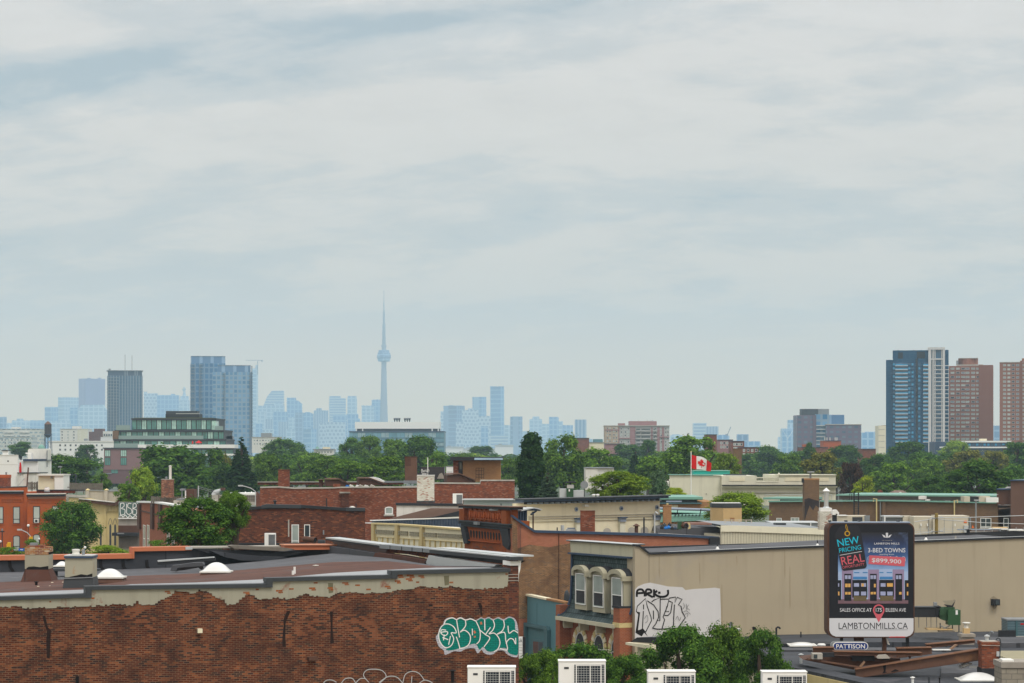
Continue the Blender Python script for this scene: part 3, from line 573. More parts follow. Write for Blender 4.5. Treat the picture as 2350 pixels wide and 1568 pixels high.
for t in (
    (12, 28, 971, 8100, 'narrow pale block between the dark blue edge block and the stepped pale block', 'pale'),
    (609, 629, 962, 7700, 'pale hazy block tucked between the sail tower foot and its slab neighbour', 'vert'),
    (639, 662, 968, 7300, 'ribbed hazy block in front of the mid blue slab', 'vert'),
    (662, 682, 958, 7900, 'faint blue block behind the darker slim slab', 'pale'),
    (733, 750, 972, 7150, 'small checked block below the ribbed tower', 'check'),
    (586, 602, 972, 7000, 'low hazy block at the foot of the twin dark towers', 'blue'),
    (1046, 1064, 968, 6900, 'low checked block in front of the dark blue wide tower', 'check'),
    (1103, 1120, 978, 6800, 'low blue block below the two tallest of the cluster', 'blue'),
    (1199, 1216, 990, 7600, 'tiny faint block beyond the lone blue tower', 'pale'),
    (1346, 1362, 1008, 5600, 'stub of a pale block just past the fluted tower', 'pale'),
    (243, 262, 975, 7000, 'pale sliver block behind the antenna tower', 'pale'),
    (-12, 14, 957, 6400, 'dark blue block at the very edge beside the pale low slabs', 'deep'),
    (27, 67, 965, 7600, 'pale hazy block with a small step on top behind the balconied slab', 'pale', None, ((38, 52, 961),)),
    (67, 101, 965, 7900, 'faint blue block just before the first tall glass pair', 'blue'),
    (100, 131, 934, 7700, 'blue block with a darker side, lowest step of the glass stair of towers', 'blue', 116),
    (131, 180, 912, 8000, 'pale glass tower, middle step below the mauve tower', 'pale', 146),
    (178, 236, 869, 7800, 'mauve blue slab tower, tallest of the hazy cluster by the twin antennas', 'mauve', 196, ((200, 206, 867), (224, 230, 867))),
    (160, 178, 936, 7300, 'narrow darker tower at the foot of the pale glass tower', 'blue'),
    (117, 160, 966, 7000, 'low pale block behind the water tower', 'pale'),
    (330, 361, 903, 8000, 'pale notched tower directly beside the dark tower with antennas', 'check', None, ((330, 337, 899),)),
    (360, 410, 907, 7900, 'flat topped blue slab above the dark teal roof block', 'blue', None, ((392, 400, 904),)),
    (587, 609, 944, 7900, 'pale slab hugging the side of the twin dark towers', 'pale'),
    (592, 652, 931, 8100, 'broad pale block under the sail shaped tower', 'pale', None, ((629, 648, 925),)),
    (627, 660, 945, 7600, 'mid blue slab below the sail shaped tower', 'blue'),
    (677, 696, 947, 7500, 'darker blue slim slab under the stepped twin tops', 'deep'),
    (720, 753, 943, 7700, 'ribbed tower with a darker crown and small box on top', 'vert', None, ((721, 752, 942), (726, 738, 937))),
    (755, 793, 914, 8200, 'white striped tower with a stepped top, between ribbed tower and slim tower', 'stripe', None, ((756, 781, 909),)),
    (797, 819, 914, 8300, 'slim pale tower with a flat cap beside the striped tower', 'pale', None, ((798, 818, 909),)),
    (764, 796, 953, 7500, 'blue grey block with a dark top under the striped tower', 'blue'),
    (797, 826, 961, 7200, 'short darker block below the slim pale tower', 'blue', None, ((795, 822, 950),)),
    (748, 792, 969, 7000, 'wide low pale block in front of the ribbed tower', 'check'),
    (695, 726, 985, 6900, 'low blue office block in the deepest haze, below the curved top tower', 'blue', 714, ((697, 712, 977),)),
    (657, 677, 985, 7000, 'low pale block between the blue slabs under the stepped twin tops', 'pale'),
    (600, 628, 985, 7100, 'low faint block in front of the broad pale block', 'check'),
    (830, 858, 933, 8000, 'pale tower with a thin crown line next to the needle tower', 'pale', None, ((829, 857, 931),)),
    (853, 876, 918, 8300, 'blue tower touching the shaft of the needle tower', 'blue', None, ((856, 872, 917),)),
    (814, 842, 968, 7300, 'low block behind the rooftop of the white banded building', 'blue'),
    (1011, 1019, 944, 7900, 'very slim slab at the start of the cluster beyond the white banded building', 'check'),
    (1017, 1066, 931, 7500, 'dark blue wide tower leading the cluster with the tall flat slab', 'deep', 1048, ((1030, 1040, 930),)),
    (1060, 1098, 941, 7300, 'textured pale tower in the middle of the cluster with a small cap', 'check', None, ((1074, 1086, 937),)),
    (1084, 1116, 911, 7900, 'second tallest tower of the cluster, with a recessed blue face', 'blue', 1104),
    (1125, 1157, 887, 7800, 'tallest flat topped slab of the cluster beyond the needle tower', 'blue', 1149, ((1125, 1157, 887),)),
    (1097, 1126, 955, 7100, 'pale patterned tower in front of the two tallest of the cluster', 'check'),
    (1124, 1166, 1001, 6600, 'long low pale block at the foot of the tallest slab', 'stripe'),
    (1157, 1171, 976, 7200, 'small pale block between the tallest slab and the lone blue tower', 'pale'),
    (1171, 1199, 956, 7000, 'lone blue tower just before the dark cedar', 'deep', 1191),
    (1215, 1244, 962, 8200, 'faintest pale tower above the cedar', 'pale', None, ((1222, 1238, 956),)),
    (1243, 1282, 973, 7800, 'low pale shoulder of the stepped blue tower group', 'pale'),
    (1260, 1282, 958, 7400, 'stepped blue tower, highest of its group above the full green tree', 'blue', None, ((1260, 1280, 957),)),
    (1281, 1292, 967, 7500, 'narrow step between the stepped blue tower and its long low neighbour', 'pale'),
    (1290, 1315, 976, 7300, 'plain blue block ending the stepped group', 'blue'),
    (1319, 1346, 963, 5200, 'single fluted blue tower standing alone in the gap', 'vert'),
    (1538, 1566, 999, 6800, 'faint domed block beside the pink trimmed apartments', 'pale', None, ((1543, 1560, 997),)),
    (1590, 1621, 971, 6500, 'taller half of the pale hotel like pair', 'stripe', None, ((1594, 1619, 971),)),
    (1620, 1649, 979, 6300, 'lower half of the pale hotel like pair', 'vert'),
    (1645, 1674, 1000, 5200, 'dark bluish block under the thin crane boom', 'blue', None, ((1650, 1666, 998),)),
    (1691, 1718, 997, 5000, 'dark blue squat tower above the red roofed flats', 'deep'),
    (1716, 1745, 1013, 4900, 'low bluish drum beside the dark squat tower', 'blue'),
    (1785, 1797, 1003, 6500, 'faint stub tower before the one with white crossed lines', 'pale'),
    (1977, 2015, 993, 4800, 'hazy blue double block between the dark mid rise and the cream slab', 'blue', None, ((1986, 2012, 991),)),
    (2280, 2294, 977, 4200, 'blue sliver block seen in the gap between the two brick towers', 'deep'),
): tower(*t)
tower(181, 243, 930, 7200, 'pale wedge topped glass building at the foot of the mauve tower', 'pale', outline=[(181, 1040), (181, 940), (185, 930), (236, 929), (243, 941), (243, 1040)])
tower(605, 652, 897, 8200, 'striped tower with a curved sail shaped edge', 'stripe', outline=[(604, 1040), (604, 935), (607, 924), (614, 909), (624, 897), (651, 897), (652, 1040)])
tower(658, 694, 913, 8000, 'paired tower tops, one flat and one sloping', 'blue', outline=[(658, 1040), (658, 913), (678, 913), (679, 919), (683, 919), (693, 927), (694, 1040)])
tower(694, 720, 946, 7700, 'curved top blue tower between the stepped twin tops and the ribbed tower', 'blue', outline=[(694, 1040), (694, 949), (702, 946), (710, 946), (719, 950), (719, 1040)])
# spire tower
b = B('spire_tower', 'small stepped tower ending in a winged finial', 'tower', 410, 7800, 434, group=FG)
mb = MB(); [b.rect(mb, u0, v, u1, 1050, i * 8, 36 - i * 4) for i, (u0, u1, v) in enumerate(((411, 434, 919), (413, 431, 909)))]; mb.build('body', FC['pale'], b.T)
mb = MB(); xx, zz = b.h(421.5, 909); mb.lathe([(7, zz - 2), (5, zz + 8), (2.2, zz + 16), (2, zz + 30)], xx, 14, 8); [mb.box(xx - w_, xx + w_, 10, 18, zz + a, zz + a + 3) for w_, a in ((6, 20), (4.5, 16), (3, 26))]; mb.build('finial', FC['pale'], b.T)
# construction tower and crane
b = B('unfinished_tower', 'very pale unfinished tower beside the twin dark towers', 'tower', 579, 7600, 592, group=FG)
b.box('core', FC['pale'], 579, 846, 591, 1050, 0, 20); b.box('shaft', FC['pale'], 586, 838, 591.5, 846, 2, 12)
b = B('tower_crane', 'thin tower crane with a level jib on top of the unfinished tower', 'crane', 563, 7590, 603)
cm = plain('crane_steel', (.22, .24, .28), .6); b.box('mast', cm, 590.2, 828, 591.8, 860, 3, 6); b.box('jib', cm, 563, 826.4, 603, 827.6, 3, 6); b.box('counterweight', cm, 599, 827.6, 602.5, 830.5, 2, 7)
b = B('tower_crane', 'leaning boom crane above the dark bluish block', 'crane', 1666, 5180, 1682)
mb = MB(); a0, a1 = b.h(1668, 998), b.h(1677, 980); mb.tube([(a0[0], 0, a0[1] - 3), (a1[0], 0, a1[1])], 1.0, 6); mb.build('boom', cm, b.T); b.box('cab', cm, 1665, 996, 1671, 1000, -2, 3)
# tower with white crossed lines
b = B('office_tower', 'mauve blue tower with white crossed lines on its face', 'tower', 1794, 6000, 1829, group=FG)
b.box('body', FC['blue'], 1794, 984, 1829, 1050, 0, 30); b.box('top_block', FC['pale'], 1809, 965, 1829, 984, 6, 26); b.box('penthouse', FC['blue'], 1810, 964, 1828, 970, 4, 30)
mb = MB(); [stroke(mb, b, q, 1.0, -.6 - i * .1, False) for i, q in enumerate(([(1796, 988), (1808, 1006)], [(1825, 981), (1808, 1006)], [(1808, 1006), (1808, 1040)]))]; mb.build('brace_line', M['white'], b.T)
# the needle tower
b = B('needle_tower', 'tall concrete needle tower with a round pod and long mast', 'tower', 866, 8000, 896)
cx, k = b.h(881, 900)[0], 8000 / FPX; zz = lambda v: Z(v, 8000); conc = plain('tower_concrete', (.34, .37, .41), .8, .08, .02)
mb = MB(); mb.lathe([(11.5 * k, 0), (9.6 * k, zz(985)), (8.0 * k, zz(925)), (6.4 * k, zz(868)), (5.6 * k, zz(831))], cx, 0, 18); mb.build('shaft', conc, b.T)
mb = MB(); mb.lathe([(r * k, zz(v)) for r, v in ((6, 831), (13.5, 829.5), (15, 827), (15, 824.5), (13.5, 823.5))], cx, 0, 28); mb.build('radome', FC['pale'], b.T)
mb = MB(); mb.lathe([(r * k, zz(v)) for r, v in ((15.2, 823.4), (16.3, 821), (16.3, 816), (14.6, 813.5), (14.6, 811), (13.6, 809), (12.4, 809), (12.2, 804))], cx, 0, 28); mb.build('pod', FC['deep'], b.T)
mb = MB(); mb.lathe([(r * k, zz(v)) for r, v in ((10, 804), (5.2, 803), (5.2, 796), (6.4, 796), (6.4, 793), (4.8, 791.5))], cx, 0, 18); mb.build('upper_pod', conc, b.T)
mb = MB(); mb.lathe([(r * k, zz(v)) for r, v in ((4.1, 792), (3.4, 745), (2.4, 744), (2.2, 714), (1.3, 713), (1.2, 696), (.65, 695), (.5, 668))], cx, 0, 10); mb.build('mast', conc, b.T)
# low hazy buildings on the skyline's foot
for u0, u1, v, Y, lab, mt in ((1018, 1062, 1025, 3600, 'long low white shed far behind the round hazy tree', 'white'), (1136, 1178, 1021, 3800, 'low white roofs beside the lone blue tower', 'white'),
                              (1062, 1136, 1029, 4200, 'flat pale warehouse in the far haze under the tall cluster', 'dirtywhite'), (730, 762, 1030, 2600, 'grey low warehouse on the horizon beside the tiny white house', 'grey')):
    b = B('warehouse', lab, 'building', u0, Y, u1); b.box('wall', M[mt], u0, v + 3, u1, 1052, 0, 60); b.box('roof', M['ltgrey'], u0 - .6, v, u1 + .6, v + 3, -1, 61); b.box('roof_unit', M['grey'], u0 + 8, v - 2, u0 + 16, v, 10, 25)
make_haze()

# ================================================================== MID DISTANCE BUILDINGS
def copies(src, places, parent):          # repeats of one part share its mesh
    for p in places:
        o = src.copy(); COL.objects.link(o); o.parent = parent; o.location = p
def grid_windows(b, us, vs, wpx, hpx, fr, gl, limit=100, proud=.12, d=0, skip=()):
    """window parts on a far facade: frame mesh + pane mesh each; past the limit the rest becomes ONE stuff part"""
    k = b.yat((us[0] + us[-1]) / 2) / FPX; w_, h_ = wpx * k, hpx * k
    f = MB(); f.box(0, w_, -proud, 0, 0, h_ * .10); f.box(0, w_, -proud, 0, h_ * .90, h_); f.box(0, w_ * .08, -proud, 0, h_ * .1, h_ * .9); f.box(w_ * .92, w_, -proud, 0, h_ * .1, h_ * .9)
    g = MB(); g.sheet([(w_ * .08, h_ * .1), (w_ * .92, h_ * .1), (w_ * .92, h_ * .9), (w_ * .08, h_ * .9)], -proud * .4)
    pos = [(b.h(u, v)[0], d, b.h(u, v)[1] - h_) for v in vs for u in us]; fw = gw = None; rest = MB()
    for i, p in enumerate(pos):
        if i < limit:
            if fw is None: fw = f.build('window', fr, b.T); gw = g.build('pane', gl[i % len(gl)], fw); fw.location = p; continue
            o = fw.copy(); COL.objects.link(o); o.parent = b.T; o.location = p
            q = gw.copy(); COL.objects.link(q); q.parent = o
            q.material_slots[0].link = 'OBJECT'; q.material_slots[0].material = gl[(i * 7 + i // 5) % len(gl)]
        else: rest.box(p[0], p[0] + w_, d - proud, d, p[2], p[2] + h_)
    if rest.v: tag(rest.build('window', gl[0], b.T), None, kind='stuff')
def rng(a, z, n): return [a + (z - a) * i / (n - 1) for i in range(n)]
TG = 'mid distance apartment towers'
dk1 = facade('dark_curtain_wall', (.045, .14, .27), (.03, .10, .20), (.17, .24, .32), 5, 6.4, .8, .4, 0, .1, .3)
dk2 = facade('grid_curtain_wall', (.05, .14, .26), (.20, .32, .44), (.24, .31, .38), 4.4, 4.6, .8, .4, 0, .1, .3)
ribs = plain('pale_fin', (.26, .30, .345), .7, .1, .1)
# antenna tower
b = B('apartment_tower', 'dark ribbed tower with two thin antennas on its flat roof', 'tower', 245, 2400, 328, 2406, TG)
fl = facade('ribbed_office', (.035, .10, .17), (.025, .08, .14), (.10, .15, .20), 3.2, 3.2, .3, .2)
b.box('body', fl, 246, 863, 327.5, 1052, 0, 32); b.box('crown', M['navy'], 247.5, 851, 326, 862.5, .5, 31); b.box('roof_slab', M['grey'], 244.8, 850, 328.5, 851.4, -1, 33)
mb = MB(); [b.rect(mb, u - .9, 862, u + .9, 1050, -.9, 0) for u in rng(248, 326, 13)]; mb.build('fin_rib', ribs, b.T)
mb = MB(); [b.rect(mb, 245.2, v, 272, v + .9, -1.5, 0) for v in rng(866, 1040, 26)]; mb.build('balcony_bands', ribs, b.T)  # every strip is one balcony, all in a single mesh
mb = MB(); [b.rect(mb, u - 1.2, 851, u + 1.2, 862, -.4, .4) for u in (287, 292, 310, 315)]; mb.build('crown_rib', ribs, b.T)
for u, v in ((287, 813), (303, 815)): b.box('antenna', M['grey'], u - .55, v, u + .55, 850, 10, 11)
b.box('roof_unit', M['grey'], 249, 846, 254, 850, 4, 9)
# twin dark towers
def balc_tower(b, u0, u1, vt, vcrown, vlow, mat, bu, uc0=None, uc1=None):
    b.box('body', mat, u0, vcrown, u1, 1055, 0, 30); b.box('crown', FC['deep'], uc0 or u0, vt, uc1 or u1, vcrown - .2, .6, 29)
    b.box('crown_slab', ribs, (uc0 or u0) - .5, vt - .8, (uc1 or u1) + .5, vt, 0, 30)
    mb = MB(); n = int((1050 - vcrown) / 6.9)
    for u_a, u_b in bu: [b.rect(mb, u_a, v, u_b, v + 1.2, -2.2, -.02) for v in rng(vcrown + 3, 1045, n)]
    mb.build('balcony_bands', ribs, b.T)  # the tower's balconies, gathered into one mesh
b = B('apartment_tower', 'taller of the twin dark glass towers, with a deep blank crown', 'tower', 437, 2550, 517, 2556, TG)
balc_tower(b, 438, 517, 818, 834, 0, dk1, ((436.5, 448), (457, 465)), 439, 517)
b = B('apartment_tower', 'lower twin dark tower, its grid of windows facing the spruce', 'tower', 487, 2450, 580, 2455, TG)
balc_tower(b, 487.5, 579.5, 839, 854, 0, dk2, ((511, 518), (572, 581)), 500, 575)
b.box('hoist_mast', M['navy'], 577, 840, 579, 1030, -3, -1)
# pale balconied slabs, white blocks
def slab(lab, u0, u1, vt, Y, mat, rows, cols, caps=(), name='apartment_block'):
    b = B(name, lab, 'apartment block', u0, Y, u1); b.box('wall', mat, u0, vt, u1, 1062, 0, 20); b.box('roof_slab', M['ltgrey'], u0 - .4, vt - .9, u1 + .4, vt, -.4, 20.4)
    for a, c, v in caps: b.box('penthouse', M['dirtywhite'], a, v, c, vt - .9, 4, 14)
    vs = rng(vt + 4, vt + 4 + 7 * (rows - 1), rows)
    if cols: grid_windows(b, rng(u0 + 3, u1 - 6, cols), vs, 3.4, 4.2, M['white'], [M['pane'], M['pane_lt'], M['pane']], proud=.25)
    return b
pb = facade('pale_flats', (.20, .27, .30), (.30, .36, .38), (.56, .57, .53), 4.2, 2.9, .9, .5, .5)
b = slab('pale balconied slab block far behind the white roof tank', -14, 94, 985, 2000, pb, 5, 0, ((24, 40, 980),))
mb = MB(); [b.rect(mb, u, v, u + 22, v + 2.2, -1.2, -.02) for u in (10, 46) for v in rng(991, 1030, 6)]; mb.build('balcony_bands', M['dirtywhite'], b.T)  # balcony fronts of the slab block as one mesh
b = slab('lower white block with ribbed front in front of the pale balconied slab', -14, 74, 1004, 1900, pb, 3, 12)
b = slab('white five storey block with a stepped rooftop, seen above the long low white building', 138, 201, 985, 1850, M['dirtywhite'], 5, 5, ((163, 180, 978),))
b.box('side_wall', M['cream2'], 178, 985, 201, 1045, -.15, 0)
b = B('brick_block', 'reddish brown half built brick block beside the white five storey block', 'building', 204, 1800, 240)
b.box('wall', BR['dkred'], 204, 991, 236, 1020, 0, 20); b.box('penthouse', BR['dkred'], 214, 984, 235, 991, 3, 12); b.box('end_wall', M['dirtywhite'], 236, 990, 262, 1020, .3, 20)
grid_windows(b, rng(238, 254, 4), [996, 1004], 3.4, 5, M['grey'], [M['pane']], proud=.2)
b = B('low_building', 'long low white building with a row of small square windows', 'building', 108, 1250, 262)
b.box('wall', M['white'], 112, 1015, 262, 1075, 0, 18); b.box('roof_slab', M['dirtywhite'], 110, 1012, 263, 1015, -.3, 18.3)
grid_windows(b, rng(136, 232, 9), [1020, 1030], 4, 4.4, M['grey'], [M['pane']]); b.box('roof_unit', M['grey'], 190, 1007, 197, 1012, 3, 8); b.box('roof_unit', M['ltgrey'], 228, 1003, 258, 1012, 4, 14)
# water tower
b = B('water_tower', 'old rusty water tank on tall steel legs with a conical cap', 'water tower', 97, 1100, 120)
cx = b.h(108.5, 1000)[0]; k = 1100 / FPX; zz = lambda v: Z(v, 1100)
mb = MB(); mb.lathe([(1.5 * k, zz(1005)), (5 * k, zz(1003)), (8 * k, zz(999)), (8.2 * k, zz(974))], cx, 1.7, 20); mb.build('tank', plain('tank_steel', (.06, .052, .055), .7, .4, 1.2, .7), b.T)
mb = MB(); mb.lathe([(8.6 * k, zz(974)), (4.5 * k, zz(970)), (.4 * k, zz(966.5))], cx, 1.7, 20); mb.build('cap', M['rust'], b.T)
mb = MB(); mb.lathe([(9.4 * k, zz(998)), (9.4 * k, zz(996.5))], cx, 1.7, 20); mb.build('walkway', M['navy'], b.T)
for sx, sy in ((-1, -1), (1, -1), (-1, 1), (1, 1)):
    mb = MB(); mb.tube([(cx + sx * 8.6 * k, 1.7 + sy * 1.6, zz(1062)), (cx + sx * 6.6 * k, 1.7 + sy * 1.3, zz(999))], .16, 6); mb.build('leg', M['navy'], b.T)
mb = MB(); mb.tube([(cx - 8 * k, .3, zz(1030)), (cx + 7 * k, .3, zz(1010))], .06, 5); mb.tube([(cx + 8 * k, .3, zz(1030)), (cx - 7 * k, .3, zz(1010))], .06, 5); mb.tube([(cx, 1.7, zz(1060)), (cx, 1.7, zz(1004))], .2, 6); mb.build('brace', M['navy'], b.T)
b = B('dome_roof', 'small green copper dome peeping over the tree below the water tower', 'dome', 84, 900, 102)
mb = MB(); c_, k = b.h(93, 1030)[0], 900 / FPX; mb.lathe([(8.5 * k, 3), (8.5 * k, Z(1030, 900)), (7 * k, Z(1025, 900)), (4 * k, Z(1021.5, 900)), (.4 * k, Z(1020, 900))], c_, 1.5, 20); mb.build('dome', M['copper'], b.T, smooth=True)
# terraced glass block
Y = 800
b = B('glass_apartment_block', 'terraced green glass apartment block stepping back floor by floor', 'apartment block', 238, Y, 540, Y)
gg = [M['pane_gr'], glass('bright_green_glass', (.42, .58, .52), .2, .5, .8), glass('dim_green_glass', (.06, .15, .14), .1, .6, .4), M['pane_gr']]
def floor_band(u0, u1, v0, v1, d, name='storey', n=0, mat=None, slabm=M['dkgrey'], slab=3.4, dep=24):
    s = b.box(name, mat or M['dkgrey'], u0, v0 + slab, u1, v1, d, d + dep); b.box('floor_slab', slabm, u0 - 1.2, v0, u1 + 1.2, v0 + slab - .02, d - .5, d + dep + .3, s)
    for i in range(n):
        wdt = (u1 - u0) / n; a = u0 + i * wdt
        b.win(a + .3, v0 + slab + .6, a + wdt - .3, v1 - .5, M['tar'], gg[(i * 5 + i // 3 + int(v0)) % 4], .55, d, (), (.5,) if i % 3 else (), None, 'window', 0, b.T, .15)
b.box('core', M['grey'], 262, 1000, 512, 1046, 9, 30)
floor_band(296, 491, 959.5, 986, 6, n=17); floor_band(262, 512, 987, 1008, 2.5, n=20); floor_band(260, 518, 1008, 1028, 1, n=18)
b.box('brick_pier', BR['brown'], 258, 989, 271, 1008, .4, 8); b.box('green_roof', LEAF['olive'], 300, 958.2, 480, 959.6, 7, 26)
b.box('penthouse', M['tar'], 369, 949, 447, 959, 11, 20); b.box('penthouse', M['dkgrey'], 360, 941, 434, 950, 21, 27)
b.box('roof_unit', M['ltgrey'], 393, 947.6, 445, 949, 11, 15); b.box('corner_glass', gg[1], 481, 966, 491.6, 986, 5.6, 12)
def rail(u0, u1, v0, v1, d, mat=None):
    b.box('balcony_rail', mat or plain('rail_glass', (.30, .38, .36), .3, .1), u0, v0, u1, v1, d, d + .06)
rail(264, 296, 976, 987, 2); rail(491, 510, 978, 987, 2.2); rail(268, 466, 1000, 1008, .8); rail(262, 318, 1018, 1028, .3)
b.box('white_balcony', M['white'], 317, 1020.5, 539, 1028.5, -.6, 10); floor_band(317, 535, 1029, 1043, 1, n=12, slabm=M['dkgrey'], slab=2); b.box('white_band', M['white'], 420, 1041.5, 538, 1046, -.4, 10)
b.box('brick_base', plain('plum_brick', (.25, .165, .16), .9, .12, 1.5), 240, 1030, 330, 1078, -1.2, 14); b.box('base_slab', M['dkgrey'], 237.5, 1027.5, 330, 1030, -1.6, 14)
for u0, u1, v0, v1 in ((242, 255, 1033, 1048), (242, 255, 1050, 1068), (278, 292, 1033, 1048), (278, 292, 1050, 1068)): b.win(u0, v0, u1, v1, M['tar'], gg[1 if v0 < 1040 else 0], .8, -1.2, (), (.33, .66))
b.box('podium', plain('plum_base', (.16, .10, .10), .9, .1, 1.5), 238, 1070, 300, 1110, -1, 10); b.win(256, 1072, 272, 1087, M['dkgrey'], gg[0], .8, -1, (), (.5,)); b.box('podium_slab', M['grey'], 236, 1086, 258, 1088, -1.4, 3)
b = B('patio_umbrella', 'bright red open patio umbrella on the white balcony of the glass block', 'umbrella', 447, 799.0, 463)
mb = MB(); c_, k = b.h(455, 1015)[0], 799 / FPX; mb.lathe([(8.4 * k, Z(1017, 799)), (4.5 * k, Z(1013.5, 799)), (.4 * k, Z(1011, 799))], c_, 1.2, 12); mb.build('canopy', M['red'], b.T)
mb = MB(); mb.tube([(c_, 1.2, Z(1021, 799)), (c_, 1.2, Z(1012, 799))], .05, 6); mb.build('pole', M['grey'], b.T)
b = B('patio_umbrella', 'closed narrow red umbrella standing beside the open red one', 'umbrella', 438, 799.2, 444)
mb = MB(); c_ = b.h(441, 1015)[0]; mb.lathe([(1.9 * k, Z(1018.5, 799)), (1.6 * k, Z(1013.5, 799)), (.3 * k, Z(1011.8, 799))], c_, 1.2, 10); mb.build('canopy', M['red'], b.T); mb = MB(); mb.tube([(c_, 1.2, Z(1021, 799)), (c_, 1.2, Z(1013, 799))], .05, 6); mb.build('pole', M['grey'], b.T)
# small houses in the belt
b = B('apartment_block', 'grey white low block with a square penthouse over the hazy domed tree', 'apartment block', 578, 1500, 642)
b.box('wall', M['dirtywhite'], 578, 1004, 641, 1040, 0, 16); b.box('penthouse', M['grey'], 597.5, 994, 620.5, 1003.6, 4, 12); grid_windows(b, rng(582, 634, 9), [1009, 1017], 4, 4, M['white'], [M['pane_lt'], M['pane']]); b.box('roof_slab', M['conc'], 577, 1003, 642, 1004.5, -.4, 16)
b = B('white_house', 'tiny white house with a turquoise pyramid roof over the middle of the belt', 'house', 718, 1150, 765)
b.box('wall', M['dirtywhite'], 720, 1033, 764, 1052, 0, 8); b.box('roof', M['grey'], 718, 1030.5, 765, 1033, -.6, 8.6); mb = MB(); c_, k = b.h(727, 1030)[0], 1150 / FPX; mb.lathe([(5 * k, Z(1030, 1150)), (4 * k, Z(1028.5, 1150)), (.3, Z(1025, 1150))], c_, 3, 4); mb.build('turret_roof', M['copper'], b.T); b.box('roof_unit', M['cream'], 740, 1026, 756, 1030.5, 2, 6)
grid_windows(b, rng(724, 758, 6), [1036], 3, 4, M['white'], [M['pane']])
# white banded glass block
b = B('office_block', 'wide glass office block under a blank white roof band', 'office building', 801, 1600, 1020)
sb_ = plain('steel_blue_frame', (.15, .25, .31), .5, .1, .2)
gb = [glass('blue_office_glass', (.22, .38, .46), .15, .6, .15), glass('pale_office_glass', (.36, .46, .48), .3, .4, .3), glass('teal_office_glass', (.15, .28, .34), .15, .6, .2)]
b.box('body', sb_, 802, 991, 1019, 1055, 0, 40); b.box('roof_band', M['white'], 813.5, 968.5, 1008.5, 984, 4, 36); b.box('recess', M['dkgrey'], 815, 984, 1007, 991, 6, 34); b.box('roof_edge', M['navy'], 801, 989.6, 1019.6, 992, -.6, 41)
for r_, (v0, v1) in enumerate(((993, 1004.5), (1007, 1014.5), (1016, 1024), (1026, 1034))):
    for i in range(24): b.win(803 + i * 9, v0, 811.6 + i * 9, v1, sb_, gb[(i * 3 + i // 2 + r_) % 3], .45, 0, (), (.33, .66), None, 'window', 0, None, .3)
for u in (815.5, 830, 990, 1004): b.box('white_post', M['white'], u, 984, u + 2.5, 990, 4.2, 5.2)
for c0 in (903, 926.5):
    v = B('cooling_fan_unit', 'rooftop trio of cooling fans, ' + ('the one further from the cedar' if c0 < 910 else 'the one nearer the cedar'), 'cooling unit', c0, 1606, c0 + 16, group='cooling fans on the white roof band')
    for i in range(3):
        mb = MB(); k = 1606 / FPX; mb.lathe([(1.0 * k, Z(968.4, 1606)), (1.4 * k, Z(966, 1606)), (2.4 * k, Z(963, 1606)), (2.4 * k, Z(960, 1606))], v.h(c0 + 2.6 + i * 5.2, 960)[0], 2, 12); mb.build('fan_cowl', M['tar'], v.T)
    v.box('frame', M['grey'], c0 - .3, 959.4, c0 + 16, 961, .6, 3.4)
# pink trimmed apartments
b = B('apartment_block', 'wide apartment block with pink brick trim and a pink penthouse', 'apartment block', 1387, 1500, 1537)
pk = plain('pink_brick', (.33, .195, .19), .9, .1, .3); pg = plain('pale_precast', (.46, .45, .43), .85, .08, .3)
b.box('wall', pg, 1419, 977, 1536, 1052, 0, 22); b.box('wing', plain('tan_precast', (.46, .37, .28), .9, .08, .3), 1388, 978, 1419, 1052, -.6, 18); b.box('penthouse', pk, 1445, 966.5, 1508, 977, 4, 16); b.box('penthouse', pk, 1419.5, 971.5, 1435, 977, 3, 10); b.box('roof_edge', M['conc'], 1387, 976.6, 1537, 978.2, -.9, 22.4)
for u0, u1 in ((1419, 1421.5), (1446, 1458), (1494, 1498), (1508, 1514), (1519, 1524)): b.box('pink_pier', pk, u0, 980, u1, 1050, -.35, 0)
for u0, u1, v in ((1388, 1419, 986), (1421, 1446, 1005), (1514, 1536, 1002)): b.box('pink_band', pk, u0, v, u1, v + 2.4, -.9, 0)
grid_windows(b, [1392, 1398, 1407, 1413], rng(981, 1040, 9), 3.6, 4.2, M['white'], [M['pane'], M['pane_lt']], 40, .2, -.6)
grid_windows(b, [1424, 1433, 1440, 1503, 1516, 1526, 1531], rng(982, 1042, 9), 3.8, 4.6, M['white'], [M['pane'], M['pane_lt'], M['pane']], 60, .2)
for u0, u1 in ((1459, 1470), (1471, 1493), (1499, 1508)):
    for v in rng(984, 1045, 8): bb = b.box('balcony', pg, u0, v + 3.6, u1, v + 6.6, -1.6, 0); b.box('balcony_door', M['pane'], u0 + 1, v, u1 - 1, v + 3.6, -.12, -.02, bb)
for u in (1467, 1487, 1495, 1499): b.box('roof_pipe', M['grey'], u, 963.5, u + .8, 966.5, 8, 8.4)
